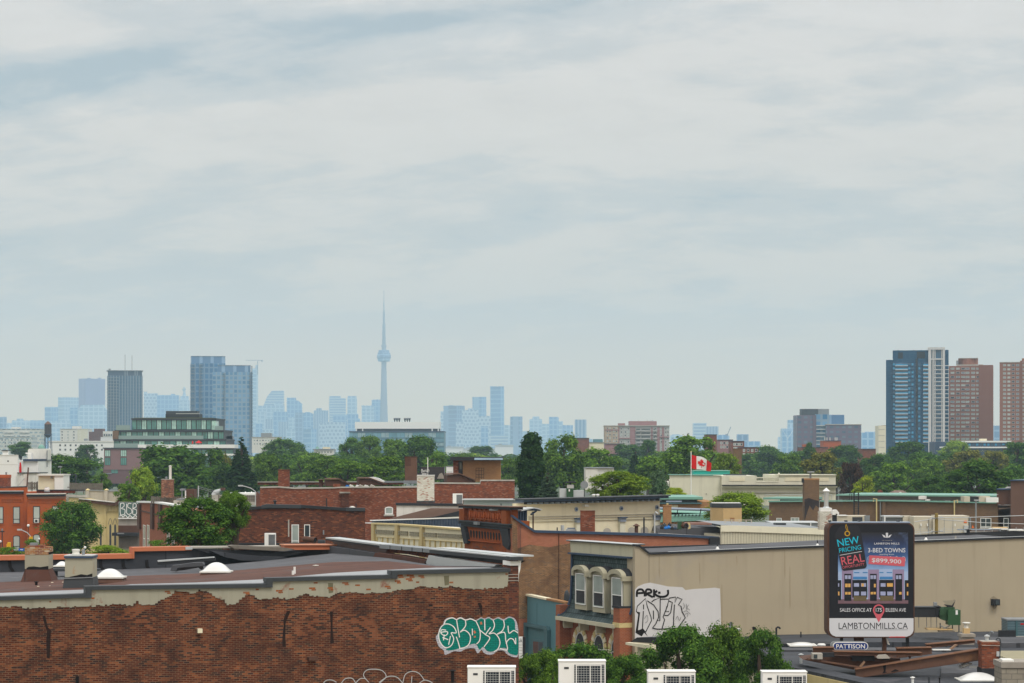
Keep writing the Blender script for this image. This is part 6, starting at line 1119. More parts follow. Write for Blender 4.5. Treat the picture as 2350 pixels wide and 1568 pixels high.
# ================================================================== RIGHT-HAND ROOFS BEHIND THE BEIGE WALL
b = B('school_building', 'long brown brick school with green copper roof edges and a tall stair tower', 'school', 1740, 262, 2420, 250)
top = [(1765, 1152), (1960, 1152), (2030, 1150), (2290, 1154)]
b.wall(BR['brown'], top, 22); b.strip('copper_edge', M['copper'], [(1765, 1149.5), (2030, 1147.5), (2289, 1152.5)], 3, -.3, .3, 0)
b.box('upper_wall', M['grey'], 1880, 1141, 2288, 1152, 9, 20); b.strip('upper_copper_edge', M['copper'], [(1878, 1137.5), (1990, 1138), (2289, 1141)], 3.4, 8.2, 20.5, 0); b.box('skylight_roof', M['copper'], 1740, 1143, 1846, 1147.5, 2, 8); b.box('skylight_side', M['dkgrey'], 1778, 1147.5, 1846, 1152, 2.2, 7.8)
b.box('stair_tower', plain('plum_brown_brick', (.165, .105, .085), .9, .12, 1.2), 2323, 1103, 2425, 1260, -1.0, 10); b.box('tower_coping', M['navy'], 2322, 1101.6, 2425, 1104, -1.2, 10.2); b.box('lower_tower', plain('plum_brick_dark', (.13, .075, .06), .9, .12, 1.2), 2289, 1124, 2323, 1158, -.4, 8); b.box('tower_coping', M['navy'], 2288, 1121.5, 2323, 1124.5, -.6, 8.2); b.poly('roof_sheet', M['dome'], [(2302, 1121), (2307, 1117.6), (2322, 1116.6), (2322, 1121)], 1, 5)
for u0, u1 in ((2250, 2275), (2303, 2315)): b.win(u0, 1189, u1, 1212, M['white'], M['pane'], 1.4, 0, (.15,), (.5,) if u1 - u0 > 15 else (), M['conc'])
b.win(1815, 1188, 1834, 1200, M['white'], M['pane_lt'], 1.4, 0, (), (.5,)); b.win(1782, 1189, 1794, 1200, M['white'], M['pane_lt'], 1.2, 0)
b.win(2392, 1190, 2420, 1212, M['white'], M['pane'], 1.4, 0)
for u, v in ((2013, 1145), (2191.5, 1148)):
    mb = MB(); k = 250 / FPX; a = b.h(u, v)[0]; c = b.h(u + (-7 if u < 2100 else 7), v)[0]; zt = b.h(u, v)[1]; mb.tube([(c, -.3, zt - .3), (c, -.3, zt), (a, -.3, zt), (a, -.3, b.h(u, 1200)[1])], .075, 8); mb.build('yellow_pipe', M['ochre'], b.T)
b.box('downpipe', M['grey'], 2020, 1149, 2022, 1195, -.2, -.05); b.box('corner_return', BR['brown'], 2026, 1152, 2033, 1260, -.2, 0)
b.box('white_vent', M['white'], 2086, 1140.5, 2098, 1148, 5, 6.5); b.box('white_vent', M['white'], 2119, 1147, 2126, 1149.5, 1, 2); mb = MB(); p = b.hs([(1881, 1198), (1881, 1152), (1885, 1149), (1886, 1149)]); mb.tube([(x, -.3, z) for x, z in p], .07, 6); mb.build('vent_pipe', M['ltgrey'], b.T)
b = B('roof_ladder', 'dark steel cage ladder against the brown brick school', 'ladder', 1948, 249, 1972)
mb = MB(); [b.rect(mb, u, 1131, u + 1.2, 1181, -.9 + (i % 2) * .5, -.8 + (i % 2) * .5) for i, u in enumerate((1956, 1959, 1966, 1969))]; [b.rect(mb, 1956, v, 1970, v + .8, -.9, -.85) for v in rng(1134, 1178, 12)]; b.rect(mb, 1946, 1133, 1956, 1134, -.9, -.8); b.rect(mb, 1946, 1133, 1947, 1148, -.9, -.8); b.rect(mb, 1951, 1133, 1952, 1148, -.9, -.8); mb.build('cage_rail', M['tar'], b.T)
chimney('chimney', 'massive soot stained brown brick chimney in front of the stone hall', 1846, 1102, 1880, 1200, 240, BR['brown'], 1.5, BR['tanw'], 4, .5, ((1862, 1087, 2.4, M['grey']),))
b = B('soot_patch', '', '', 1846, 239.9, 1880); bpy.data.objects.remove(b.T)
b = B(None, '', '', 1846, 240, 1880); b.T = bpy.data.objects['chimney.005'] if 'chimney.005' in bpy.data.objects else None
for o_ in bpy.data.objects:
    if o_.get('label', '').startswith('massive soot'): b.T = o_
b.poly('soot_stain', M['stain'].copy() if False else plain('soot', (.045, .038, .038), .95, .5, 1.2), [(1846.4, 1146), (1856, 1143), (1868, 1147), (1879.6, 1150), (1879.6, 1166), (1872, 1160), (1866, 1172), (1858, 1160), (1850, 1184), (1846.4, 1196)], -.02, -.002); b.box('flue_lid', M['ltgrey'], 1856, 1082.6, 1870, 1084.4, .3, 1.2); b.box('cage_lamp', M['dkgrey'], 1841, 1098, 1845.6, 1108, .2, .6)
b = B('brown_house', 'small brown hipped house roof with a tiny skylight among the trees', 'house', 2044, 360, 2096); k = 360 / FPX; xs = b.hs([(2045, 1138), (2096, 1138), (2079, 1126), (2060, 1126)])
mb = MB(); mb.add([(xs[0][0], 0, xs[0][1]), (xs[1][0], 0, xs[1][1]), (xs[1][0], 7, xs[1][1]), (xs[0][0], 7, xs[0][1]), (xs[3][0], 3, xs[3][1]), (xs[2][0], 3, xs[2][1])], [(0, 1, 5, 4), (1, 2, 5), (2, 3, 4, 5), (3, 0, 4)]); mb.build('roof', M['roofbrown'], b.T); b.box('wall', BR['red'], 2047, 1138, 2094, 1200, .3, 6.7); b.poly('skylight', M['white'], [(2066, 1130), (2070, 1129.4), (2073, 1134), (2069, 1134.4)], .9, 1.6); b.box('chimney', BR['red'], 2018, 1127, 2028, 1150, 1, 1.8); b.box('chimney_cap', BR['red'], 2019, 1125, 2026, 1127.6, 1.1, 1.7)
# copper roofs and pipe beside the cream hall
b = B('copper_roof_building', 'low building with pale green copper roofs between the cream hall and the bright green tree', 'building', 1514, 232, 1640, 232)
b.box('wall', BR['tanw'], 1510, 1152, 1640, 1190, 0, 14); b.box('roof', M['copper'], 1512, 1140.6, 1612, 1146, -.5, 12); b.box('lower_roof_slab', M['copper'], 1516, 1144, 1612, 1147.5, -.3, 10); b.box('window_band', M['dkgrey'], 1514, 1147.5, 1600, 1153.5, -.1, 0); b.box('blue_awning', M['pipe_bl'], 1528, 1149, 1564, 1152.5, -.5, -.1); b.box('copper_band', M['teal_dk'], 1510, 1153.6, 1610, 1156.4, -.5, 0); b.box('cream_panel', M['cream'], 1534, 1159, 1556, 1165, -.1, 0)  # two copper slabs of one colour, the lower set slightly back
b = B('copper_roof', 'long sloping green copper eave below the blue grey pipe', 'roof', 1514, 196, 1640, 196); b.poly('roof', M['copper'], [(1513, 1184), (1637, 1180), (1637, 1194), (1513, 1199)], 0, 8); b.poly('ridge', M['copper'], [(1513, 1174.5), (1560, 1177), (1637, 1179), (1637, 1181), (1513, 1177)], 2, 9); b.poly('wall', BR['tanw'], [(1530, 1199), (1637, 1194.6), (1637, 1230), (1513, 1230), (1513, 1199.6)], .2, 7)
mb = MB(); [b.rect(mb, u, 1181, u + 3, 1184, -.12, -.01) for u in rng(1548, 1604, 8)]; mb.build('vent_hole', M['tar'], b.T)
b = B('roof_pipe', 'thick blue grey pipe carried on thin props to the plywood box', 'pipe', 1512, 190, 1640); mb = MB(); p0, p1 = b.h(1514, 1167), b.h(1637, 1171); mb.tube([(p0[0], 0, p0[1]), (p1[0], .2, p1[1])], .115, 10); mb.build('pipe', M['pipe_bl'], b.T)
for u in (1553, 1606): mb = MB(); p0, p1 = b.h(u, 1182), b.h(u + 3, 1168); mb.tube([(p0[0], 0, p0[1]), (p1[0], 0, p1[1])], .04, 5); mb.build('prop', M['tar'], b.T)
b = B('plywood_box', 'plywood clad roof box with grey metal top and base', 'roof box', 1636, 186, 1706); mb = MB(); k = 186 / FPX; a, m_, c = b.h(1637, 1170)[0], b.h(1660, 1170)[0], b.h(1704, 1170)[0]
fp = [(a, 1.2), (m_, 0), (c, .6), (c, 2.6), (a, 3)]; [MB().extr(fp if n_ == 'wall' else [(x - .03 if x < 0.1 else x + .0, y - .03) for x, y in fp], Z(v1, 186), Z(v0, 186)).build(n_ if n_ != 'wall' else 'plywood_wall', M[mt], b.T) for n_, v0, v1, mt in (('wall', 1166, 1199, 'ply'), ('metal_top', 1156, 1165.8, 'dkgrey'), ('metal_base', 1199.2, 1208, 'dkgrey'))]; b.box('white_cap', M['white'], 1638, 1154.6, 1703, 1156.4, 1.3, 2.4); b.box('small_stub', BR['tanw'], 1675, 1188, 1684, 1206, -.6, -.2)
chimney('chimney', 'short tan brick chimney with a red patch before the copper eave', 1522, 1162, 1541, 1206, 180, BR['tanw'], .6, BR['tanw'], 2.6, .8, ((1532, 1158, 2.4, M['ochre']),))
b = B('flat_roof', 'dark flat roof with a pale stone edge behind the orange side wall', 'building', 1514, 172, 1662, 172); b.poly('roof', M['mem_grey'], [(1512, 1225), (1516, 1215), (1560, 1211), (1660, 1214), (1662, 1231)], .5, 9); b.strip('stone_edge', M['conc'], [(1512, 1224), (1660, 1232)], 3, -.2, .5, 0); b.wall(BR['tanw'], [(1512, 1228), (1660, 1236)], 9); b.box('roof_flashing', plain('reddish_flashing', (.35, .22, .19), .7), 1590, 1207, 1655, 1212, 8, 9); b.box('ochre_end', M['ochre'], 1648, 1234, 1656, 1256, -.4, -.2)
b = B('rubbish_bag', 'heap of tied rubbish bags, one bright blue, on the dark flat roof', 'rubbish heap', 1514, 170, 1562); k = 170 / FPX; gr_ = random.Random(4)
for i, (u, v, r_, mt) in enumerate(((1519, 1211, 5, 'tar'), (1528, 1212, 4.4, 'bluebag'), (1535, 1211, 4.6, 'bluebag'), (1543, 1213, 4.2, 'tar'), (1550, 1213, 4, 'navy'), (1526, 1206, 5, 'dkgrey'), (1538, 1205, 4.6, 'tar'), (1557, 1214, 3.4, 'tar'))):
    mb = MB(); x, z = b.h(u, v); mb.lathe([(r_ * .8 * k, z - r_ * .7 * k), (r_ * 1.05 * k, z - r_ * .2 * k), (r_ * .8 * k, z + r_ * .5 * k), (r_ * .2 * k, z + r_ * .8 * k), (r_ * .35 * k, z + r_ * 1.1 * k)], x, gr_.uniform(0, .5) + i * .05, 7); mb.build('bag', M[mt], b.T)
b = B('duct_pipe', 'open ended round duct and green box on the dark flat roof', 'duct', 1556, 169, 1590); k = 169 / FPX; mb = MB(); x, z = b.h(1575, 1207); mb.tube([(b.h(1566, 1206)[0], .4, z), (x, .05, z)], 6.2 * k, 14, cap=False); mb.build('pipe', M['rustdk'], b.T); mb = MB(); mb.tube([(b.h(1567, 1206)[0], .38, z), (x - .04, .08, z)], 5.4 * k, 14); mb.build('liner', M['tar'], b.T); mb = MB(); mb.lathe([(7 * k, z - .0)], x, 0, 3) if False else None; b.box('green_box', M['green'], 1556, 1197, 1565, 1215, .2, .8); b.poly('rim', M['ochre'], [(x_, z_) for x_, z_ in ()] or [(1578, 1199), (1584, 1201), (1585, 1213), (1579, 1215), (1582, 1207)], .02, .3)
b = B('corrugated_building', 'cream corrugated metal building with a plain white fascia', 'building', 1654, 165, 1900, 165.6)
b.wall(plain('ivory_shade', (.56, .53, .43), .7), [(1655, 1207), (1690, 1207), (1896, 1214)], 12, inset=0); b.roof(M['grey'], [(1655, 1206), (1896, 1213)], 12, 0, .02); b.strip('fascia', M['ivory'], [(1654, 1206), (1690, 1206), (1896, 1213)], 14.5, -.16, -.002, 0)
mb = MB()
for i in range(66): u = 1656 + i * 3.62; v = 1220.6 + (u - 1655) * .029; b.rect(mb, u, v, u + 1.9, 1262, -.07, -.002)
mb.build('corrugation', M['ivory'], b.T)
b.box('roof_rail', M['tan'], 1700, 1199.6, 1766, 1201, 7, 7.1); [b.box('rail_post', M['tan'], u, 1199, u + 2, 1207, 7, 7.1) for u in (1702, 1718, 1736, 1752, 1765)]; b.box('roof_hump', M['dkgrey'], 1812, 1205.6, 1836, 1210, 5, 6)
b = B('roof_edge', 'low grey metal roof step between the bright green tree and white chimney', 'roof', 1770, 200, 1884); b.box('step', M['grey'], 1770, 1200.5, 1884, 1214, 0, 5); b.box('edge', M['ltgrey'], 1770, 1199.4, 1884, 1200.6, -.1, 5.1); b.box('pipe_stub', M['white'], 1859, 1201, 1861, 1208, -.2, -.1)
b = chimney('chimney', 'white painted block chimney with a tall silver flue and conical hat', 1881, 1174, 1912, 1216, 160, BR['whitb'], 1.0, M['white'], 8, -2.5)
k = 160 / FPX; x = b.h(1898.5, 1150)[0]; mb = MB(); mb.lathe([(8 * k, Z(1166.5, 160)), (7 * k, Z(1164, 160)), (5.2 * k, Z(1163, 160)), (5.2 * k, Z(1129, 160))], x, .5, 16); mb.build('flue', M['silver'], b.T); mb = MB(); mb.lathe([(5 * k, Z(1129, 160)), (8.8 * k, Z(1127.6, 160)), (.02, Z(1120, 160))], x, .5, 16); mb.build('conical_hat', M['white'], b.T); mb = MB(); mb.lathe([(6 * k, Z(1134, 160)), (6 * k, Z(1132, 160))], x, .5, 16); mb.build('flue_band', M['ltgrey'], b.T)
b = B('exhaust_hood', 'white hooded exhaust elbow on a dark pipe beside the silver flue', 'exhaust', 1908, 158, 1926); b.box('pipe', M['tar'], 1912, 1180, 1921, 1198, .1, .5); b.poly('hood', M['white'], [(1910, 1178), (1911, 1171), (1920, 1170), (1926, 1177), (1925, 1182), (1918, 1178), (1918, 1182), (1911, 1182)], 0, .6)
b = B('roof_air_handler', 'white rooftop unit row with a dark grille just above the billboard', 'air handler', 1918, 175, 1996); b.box('casing', M['tan'], 1922, 1184, 1994, 1200, 0, 2); b.box('grille_panel', M['dkgrey'], 1956, 1187, 1979, 1197, -.04, 0); b.box('ridge_vent', M['white'], 1924, 1182.5, 1945, 1184.4, -.1, 1); b.box('end_panel', M['grey'], 1984, 1183, 1996, 1200, -.06, 0)
b = B('roof_air_handler', 'beige open roof duct unit above the corner of the billboard', 'air handler', 2028, 172, 2100); b.box('casing', M['tan'], 2072, 1185, 2098, 1200, 0, 2); b.box('dark_panel', M['grey'], 2032, 1188, 2072, 1198, .2, 1.8); b.box('top_flange', M['ltgrey'], 2030, 1184.4, 2074, 1187.6, 0, 2); b.box('post', M['white'], 2029, 1186, 2031.6, 1200, -.1, .1); b.box('post', M['white'], 2095, 1185, 2098, 1202, -.1, -.01)
b = B('roof_air_handler', 'big beige box air handler with doors and an orange notice', 'air handler', 2096, 170, 2228); b.box('casing', M['tan'], 2097, 1186, 2146, 1232, 0, 2.4); b.box('casing_wing', M['tan'], 2150, 1184, 2224, 1232, -.1, 2.4); b.box('joint_panel', M['tan'], 2140, 1187, 2152, 1232, -.25, -.11); b.box('end_pipe', M['grey'], 2222, 1188, 2228, 1214, -.1, .2); b.box('orange_notice', M['orange'], 2211.5, 1195, 2218, 1200, -.13, -.101)
for u in (2112, 2127, 2190): b.box('door_handle', M['white'], u, 1202, u + 2.4, 1208, -.12, -.001 if u < 2150 else -.101)
for u in (2131, 2166, 2186): b.box('door_seam', M['grey'], u, 1190, u + .7, 1228, -.115, -.101 if u > 2150 else -.002)
b.box('control_box', M['ltgrey'], 2211, 1206, 2221, 1222, -.3, -.101)
b = B('roof_air_handler', 'far beige roof box with a dark open side before the stair tower', 'air handler', 2212, 246, 2290); b.box('casing', M['tan'], 2213, 1139.6, 2226, 1152, 0, 2); b.box('dark_side', M['tar'], 2226, 1140, 2245, 1152, .1, 2); b.box('casing', M['tan'], 2247, 1139, 2272, 1152, 0, 2); b.box('white_unit', M['white'], 2262, 1142, 2290, 1153, -.3, 1); b.box('railing', M['ltgrey'], 2278, 1134.4, 2290, 1135.4, -.2, -.1)
b = B('utility_pole', 'short round wooden utility pole with grey clamps before the beige air handler', 'pole', 2144, 150, 2154); k = 150 / FPX; x = b.h(2149, 1200)[0]; mb = MB(); mb.lathe([(4.4 * k, 0), (3.8 * k, Z(1179, 150)), (3 * k, Z(1178, 150))], x, 0, 10); mb.build('post', M['ochre'] if False else plain('treated_pole', (.26, .20, .09), .9, .2, 3, .4), b.T)
for v in (1189, 1220): b.box('clamp', M['ltgrey'], 2137, v - 2, 2142, v + 1, -.1, .1); b.box('clamp', M['ltgrey'], 2156, v - 3, 2164, v, -.1, .1); b.box('crossarm', M['grey'], 2138, v - .6, 2163, v + .4, -.14, -.11)
mb = MB()
for pts in ([(2152, 1188), (2230, 1187.4), (2360, 1183)], [(2152, 1192), (2260, 1200), (2360, 1203)], [(2146, 1190), (2098, 1198)], [(2146, 1220), (2098, 1226)]): p = b.hs(pts); mb.tube([(x_, -.1, z_) for x_, z_ in p], .022, 4)
mb.build('wire', M['ltgrey'], b.T)
b = B('steel_post', 'tall grey steel post with a small head before the brown school', 'post', 2236, 158, 2244); k = 158 / FPX; x = b.h(2239.5, 1180)[0]; mb = MB(); mb.lathe([(1.9 * k, 0), (1.9 * k, Z(1149, 158))], x, 0, 10); mb.build('post', M['grey'], b.T); b.box('arm', M['grey'], 2230, 1139, 2249, 1140.2, 0, .06); b.box('head', M['ltgrey'], 2236, 1147, 2249, 1149.4, -.1, .1)
b = B('roof_railing', 'thin pale guard railing along the roof behind the beige parapet', 'railing', 2098, 152, 2360)
mb = MB(); [b.rect(mb, 2098, v, 2360, v + .8, 0, .04) for v in (1214, 1220)]; [b.rect(mb, u, 1210, u + .8, 1228, 0, .04) for u in rng(2112, 2350, 14)]; mb.build('rail', M['ltgrey'], b.T); b.box('pipe_run', M['pipe_bl'], 2200, 1215, 2300, 1217.6, .3, .5); b.box('white_sheet', M['white'], 2276, 1213, 2316, 1216.6, .3, 1); b.box('white_sheet', M['white'], 2318, 1216, 2352, 1219, .3, 1); b.box('tan_board', M['ply'], 2284, 1211, 2318, 1213.4, .6, 1.4)
b = B('traffic_cone', 'tiny orange cone on the roof behind the railing', 'traffic cone', 2232, 154, 2236); mb = MB(); k = 154 / FPX; mb.lathe([(1.6 * k, Z(1211, 154)), (.4 * k, Z(1206, 154))], b.h(2234, 1208)[0], .2, 8); mb.build('cone', M['orange'], b.T); b.box('base', M['orange'], 2232, 1211, 2236.4, 1211.8, .1, .3)
vent('black mushroom vent with a white cap behind the beige parapet', 2224, 1217, 1226, 4, 149, M['tar'], cap=2.5)

# ================================================================== MANSARD BUILDING AND ITS LONG BEIGE WALL
class Sub(B):
    def __init__(s, par, name, ua, Ya, ub, Yb):
        B.__init__(s, None, '', '', ua, Ya, ub, Yb); o = bpy.data.objects.new(name, None); COL.objects.link(o); o.parent = par.T
        a = loc(par, Vector((s.A.x, s.A.y, 0))); o.location = a; o.rotation_euler = (0, 0, math.atan2(s.D.y, s.D.x) - math.atan2(par.D.y, par.D.x)); s.T = o
b = B('mansard_building', 'beige stuccoed building with a grey shingled mansard front and a long blank graffitied wall', 'building', 1457, 132.9, 2420, 139.6)
top = [(1457, 1251), (1466, 1253), (1490, 1272), (1600, 1267), (1760, 1260), (1900, 1254.5), (2100, 1244), (2420, 1231.5)]
b.wall(M['beige'], top, 11.5); b.strip('coping', M['tar'], [(1455, 1250.2), (1466, 1251), (1490, 1269.6)] + [(u, v - 2) for u, v in top[3:]], 3.4, -.10, .25); b.strip('coping_edge', M['ltgrey'], [(1491, 1268.4)] + [(u, v - 3.3) for u, v in top[3:]], 1.2, -.06, .25, 0)
b.roof(M['mem_grey'], top[2:], 11.4, .25, .3)
mb = MB()
for u, v0, v1 in ((1512, 1268, 1330), (1605, 1290, 1345), (1656, 1340, 1440), (1800, 1262, 1330), (1690, 1275, 1300), (1812, 1300, 1400)): mb.prism(b.hs([(u, v0), (u + 1.6, v0 + 4), (u + 2.4, v1 - 12), (u + .8, v1), (u - .4, v1 - 20)]), -.006, -.001)
mb.build('rain_stain', plain('rain_stain', (.39, .335, .25), .9), b.T)
b.box('corner_seam', plain('seam', (.34, .30, .235), .9), 1488.4, 1274, 1490.4, 1420, -.008, -.001)
b.poly('whitewash_patch', M['whitewash'], [(1457, 1354), (1464, 1346), (1478, 1340), (1492, 1337.4), (1510, 1341), (1532, 1346), (1548, 1347), (1566, 1348), (1573, 1354.6), (1592, 1352), (1620, 1350.6), (1640, 1349), (1652, 1351), (1654, 1400), (1655, 1462), (1457, 1466)], -.012, -.002)
BK = -.016
def zs(L_): return [(1175 + x / 4, 1231.3 + y / 4) for x, y in L_]
mb = MB()
for i, q in enumerate(([(1145, 555), (1150, 498), (1190, 487), (1215, 520), (1217, 552)], [(1150, 522), (1212, 517)], [(1228, 548), (1232, 492), (1270, 490), (1276, 514), (1240, 526), (1292, 558)], [(1303, 485), (1302, 560)], [(1300, 524), (1332, 498)], [(1304, 526), (1346, 550), (1400, 552), (1430, 530), (1430, 490)], [(1340, 516), (1362, 516)])): stroke(mb, b, zs(q), 5.0, BK - i * .002)
mb.build('black_tag_lettering', M['stain'], b.T)
mb = MB()
for i, q in enumerate(([(1168, 720), (1172, 700), (1140, 690), (1150, 640), (1225, 570), (1240, 640), (1275, 740), (1280, 772), (1225, 880)], [(1207, 625), (1207, 670)], [(1205, 684), (1196, 860)], [(1168, 720), (1150, 868), (1200, 848), (1225, 880)], [(1240, 590), (1300, 630), (1340, 690), (1345, 740), (1320, 800), (1288, 842)], [(1297, 680), (1298, 760)], [(1280, 602), (1300, 585), (1360, 562), (1358, 700), (1355, 776), (1330, 768)], [(1360, 576), (1440, 574), (1425, 640), (1385, 740), (1400, 762), (1375, 850)], [(1435, 590), (1470, 605), (1455, 700), (1430, 726), (1398, 724)], [(1420, 640), (1410, 690), (1440, 688)], [(1440, 566), (1500, 555), (1492, 610), (1515, 558), (1560, 576), (1525, 630), (1550, 640), (1560, 690), (1590, 745), (1520, 842)], [(1490, 625), (1486, 680), (1480, 820)], [(1288, 842), (1330, 850), (1375, 850), (1420, 846), (1520, 842)])): stroke(mb, b, zs(q), 2.3, BK - i * .002, False)
mb.build('graffiti_outline_lettering', M['stain'], b.T)
b.poly('graffiti_shadow', M['stain'], zs([(1138, 690), (1168, 702), (1166, 722), (1150, 862), (1198, 852), (1226, 882), (1246, 918), (1212, 884), (1190, 918), (1160, 902), (1132, 884), (1152, 760), (1158, 716)]), -.0145, -.0125)
mb = MB()
for i, q in enumerate(([(1568, 1384), (1570, 1392), (1566, 1398)], [(1574, 1386), (1576, 1400)], [(1580, 1388), (1576, 1394), (1582, 1400)], [(1568, 1404), (1574, 1402), (1580, 1406), (1584, 1410)], [(1570, 1410), (1578, 1408), (1576, 1416)], [(1478, 1420), (1484, 1412), (1486, 1424), (1480, 1430)], [(1550, 1422), (1554, 1414), (1558, 1424), (1562, 1416)])): stroke(mb, b, q, .8, BK - .04 - i * .002)
mb.build('small_tag_lettering', M['stain'], b.T)
b.box('wall_lamp', M['tar'], 2274, 1375, 2289, 1389, -.35, 0); b.box('lamp_lens', M['pane'], 2278, 1377, 2286, 1387, -.39, -.351); b.poly('lamp_stain', plain('lamp_stain', (.30, .26, .20), .9), [(2272, 1374), (2280, 1368), (2290, 1375), (2286, 1396), (2280, 1398)], -.006, -.001)
q = Sub(b, 'rear_parapet', 1440, 144, 2420, 150.8); q.strip('parapet_face', M['tar'], [(1476, 1256), (1700, 1249.6), (1905, 1246.5), (2100, 1229), (2330, 1219.5), (2420, 1224)], 16, 0, .3)
f = Sub(b, 'street_front', 1314, 141, 1457, 133.4)
f.poly('stucco_band', M['stucco'], [(1312, 1241), (1456.5, 1251), (1458, 1279), (1314, 1268)], -.12, .02); f.strip('band_coping', M['tar'], [(1310, 1240.2), (1459, 1250)], 1.8, -.3, .6, .02); f.strip('band_edge', M['ltgrey'], [(1310, 1239), (1459, 1248.8)], 1.2, -.32, .6, 0); f.strip('eave', M['navy'], [(1313, 1267.4), (1457, 1278.4)], 4, -.3, -.121, 0)
k = 137 / FPX; L = f.L; zA = f.h(1314, 1268)[1]; rows = [(zA, .0), (zA - 1.6, -.02), (zA - 2.7, -.08), (zA - 3.2, -.24), (zA - 3.55, -.52), (zA - 3.78, -.95)]
zB = rows[-1][0]
mb = MB(); n = 6; mb.add([(L * i / n, d, z) for z, d in rows for i in range(n + 1)], [(r_ * (n + 1) + i, (r_ + 1) * (n + 1) + i, (r_ + 1) * (n + 1) + i + 1, r_ * (n + 1) + i + 1) for r_ in range(len(rows) - 1) for i in range(n)]); mb.build('shingle_roof', M['shingle'], f.T)
MB().box(0, L - .3, .1, 1, zB, zA).build('mansard_backing', M['tar'], f.T)
for s_ in (0, L): mb = MB(); mb.tube([(s_ + (.05 if s_ == 0 else -.05), d - .06, z) for z, d in (rows if s_ == 0 else rows[:4])], .09, 6); mb.build('edge_trim', M['navy'], f.T)
mb = MB(); mb.box(-.1, L * .93, -1.1, -.2, zB - .22, zB - .005); mb.build('gutter', M['stucco'], f.T)
MB().box(0, L - .3, -.18, .6, -.0, zB - .225).build('brick_wall', BR['store'], f.T)
for i in range(4): mb = MB(); s_ = L * (.04 + .27 * i); mb.prism([(s_, zB - .26), (s_ + .12, zB - .26), (s_ + .12, zB - .7), (s_, zB - .55)], -.8, -.2); mb.build('eave_bracket', M['stucco'], f.T)
mb = MB(); mb.box(L * .90, L - .02, -.95, -.03, 2, zB + .95); pp = mb.build('brick_pier', BR['store'], f.T); mb = MB(); mb.box(L * .89, L - .01, -1.0, -.01, zB + .952, zB + 1.06); mb.build('pier_cap', M['tar'], f.T); mb = MB(); mb.box(L * .895, L - .015, -.98, -.025, zB - .15, zB + .12); mb.build('stone_band', M['ochre'], f.T)
mb = MB(); mb.box(-.45, .12, -.9, .3, 2, zB + .65); mb.build('brick_pier', BR['store'], f.T)
for i, (u0, u1, v0, v1) in enumerate(((1322, 1344.5, 1316, 1387.5), (1362.5, 1386, 1320.5, 1394), (1405, 1429, 1326, 1400))):
    DS = bpy.data.materials.get('dormer_paint') or plain('dormer_paint', (.46, .435, .34), .85, .08, 2, .3)
    D_ = -.62; q = Sub(b, 'dormer', 1314, 141, 1457, 133.4); q.A = f.A; q.T.location = f.T.location
    # plane shifted towards the street for the dormer face
    nrm = Vector((-f.D.y, f.D.x)); q.A = f.A + nrm * D_; a_ = loc(b, Vector((q.A.x, q.A.y, 0))); q.T.location = a_
    k = q.yat((u0 + u1) / 2) / FPX; s0, s1, z0_, z1_ = q.r4(u0, v0, u1, v1); w_ = s1 - s0
    fw_ = MB(); fw_.box(s0 - .15, s0 - .02, 0, .14, z0_ - .3, z1_ + .28); fw_.box(s1 + .02, s1 + .15, 0, .14, z0_ - .3, z1_ + .28); fw_.box(s0 - .02, s1 + .02, 0, .14, z0_ - .3, z0_ - .03); fw_.box(s0 - .02, s1 + .02, .02, .14, z1_ + .03, z1_ + .3); fw_.box(s0 - .15, s1 + .15, .141, .60, z0_ - .3, z1_ + .25)
    fw_.build('surround', DS, q.T)
    cx_, rr = (s0 + s1) / 2, w_ / 2 + .14; mb = MB(); zc_ = z1_ + .08
    arc = rng(0, math.pi, 13); mb.prism([(cx_ + (rr + .12) * math.cos(t), zc_ + (rr * .36 + .12) * math.sin(t)) for t in arc] + [(cx_ + (rr - .12) * math.cos(t), zc_ - .02 + (rr * .36 - .12) * math.sin(t)) for t in arc[::-1]], -.2, .1); mb.build('arched_hood', DS, q.T)
    mb = MB(); mb.prism([(cx_ + (rr + .14) * math.cos(t), zc_ + (rr * .36 + .15) * math.sin(t)) for t in arc], .101, .64); mb.build('hood_roof', M['tar'], q.T)
    mb = MB(); [mb.box(sx - .11, sx + .11, -.18, .5, zc_ - .24, zc_ + .04) for sx in (cx_ - rr - .04, cx_ + rr + .04)]; mb.build('impost_block', DS, q.T)
    pane = M['pane_lt'] if i < 2 else M['pane_lt']
    win_ = q.win(u0, v0, u1, v1, M['white'], M['pane_lt'], 2.0, 0, (.46,), (), None, 'sash_window', 0, None, .06); MB().box(s0 + .1, s1 - .1, -.03, -.024, z0_ + .1, z0_ + (z1_ - z0_) * .44).build('pane', M['pane'], win_)
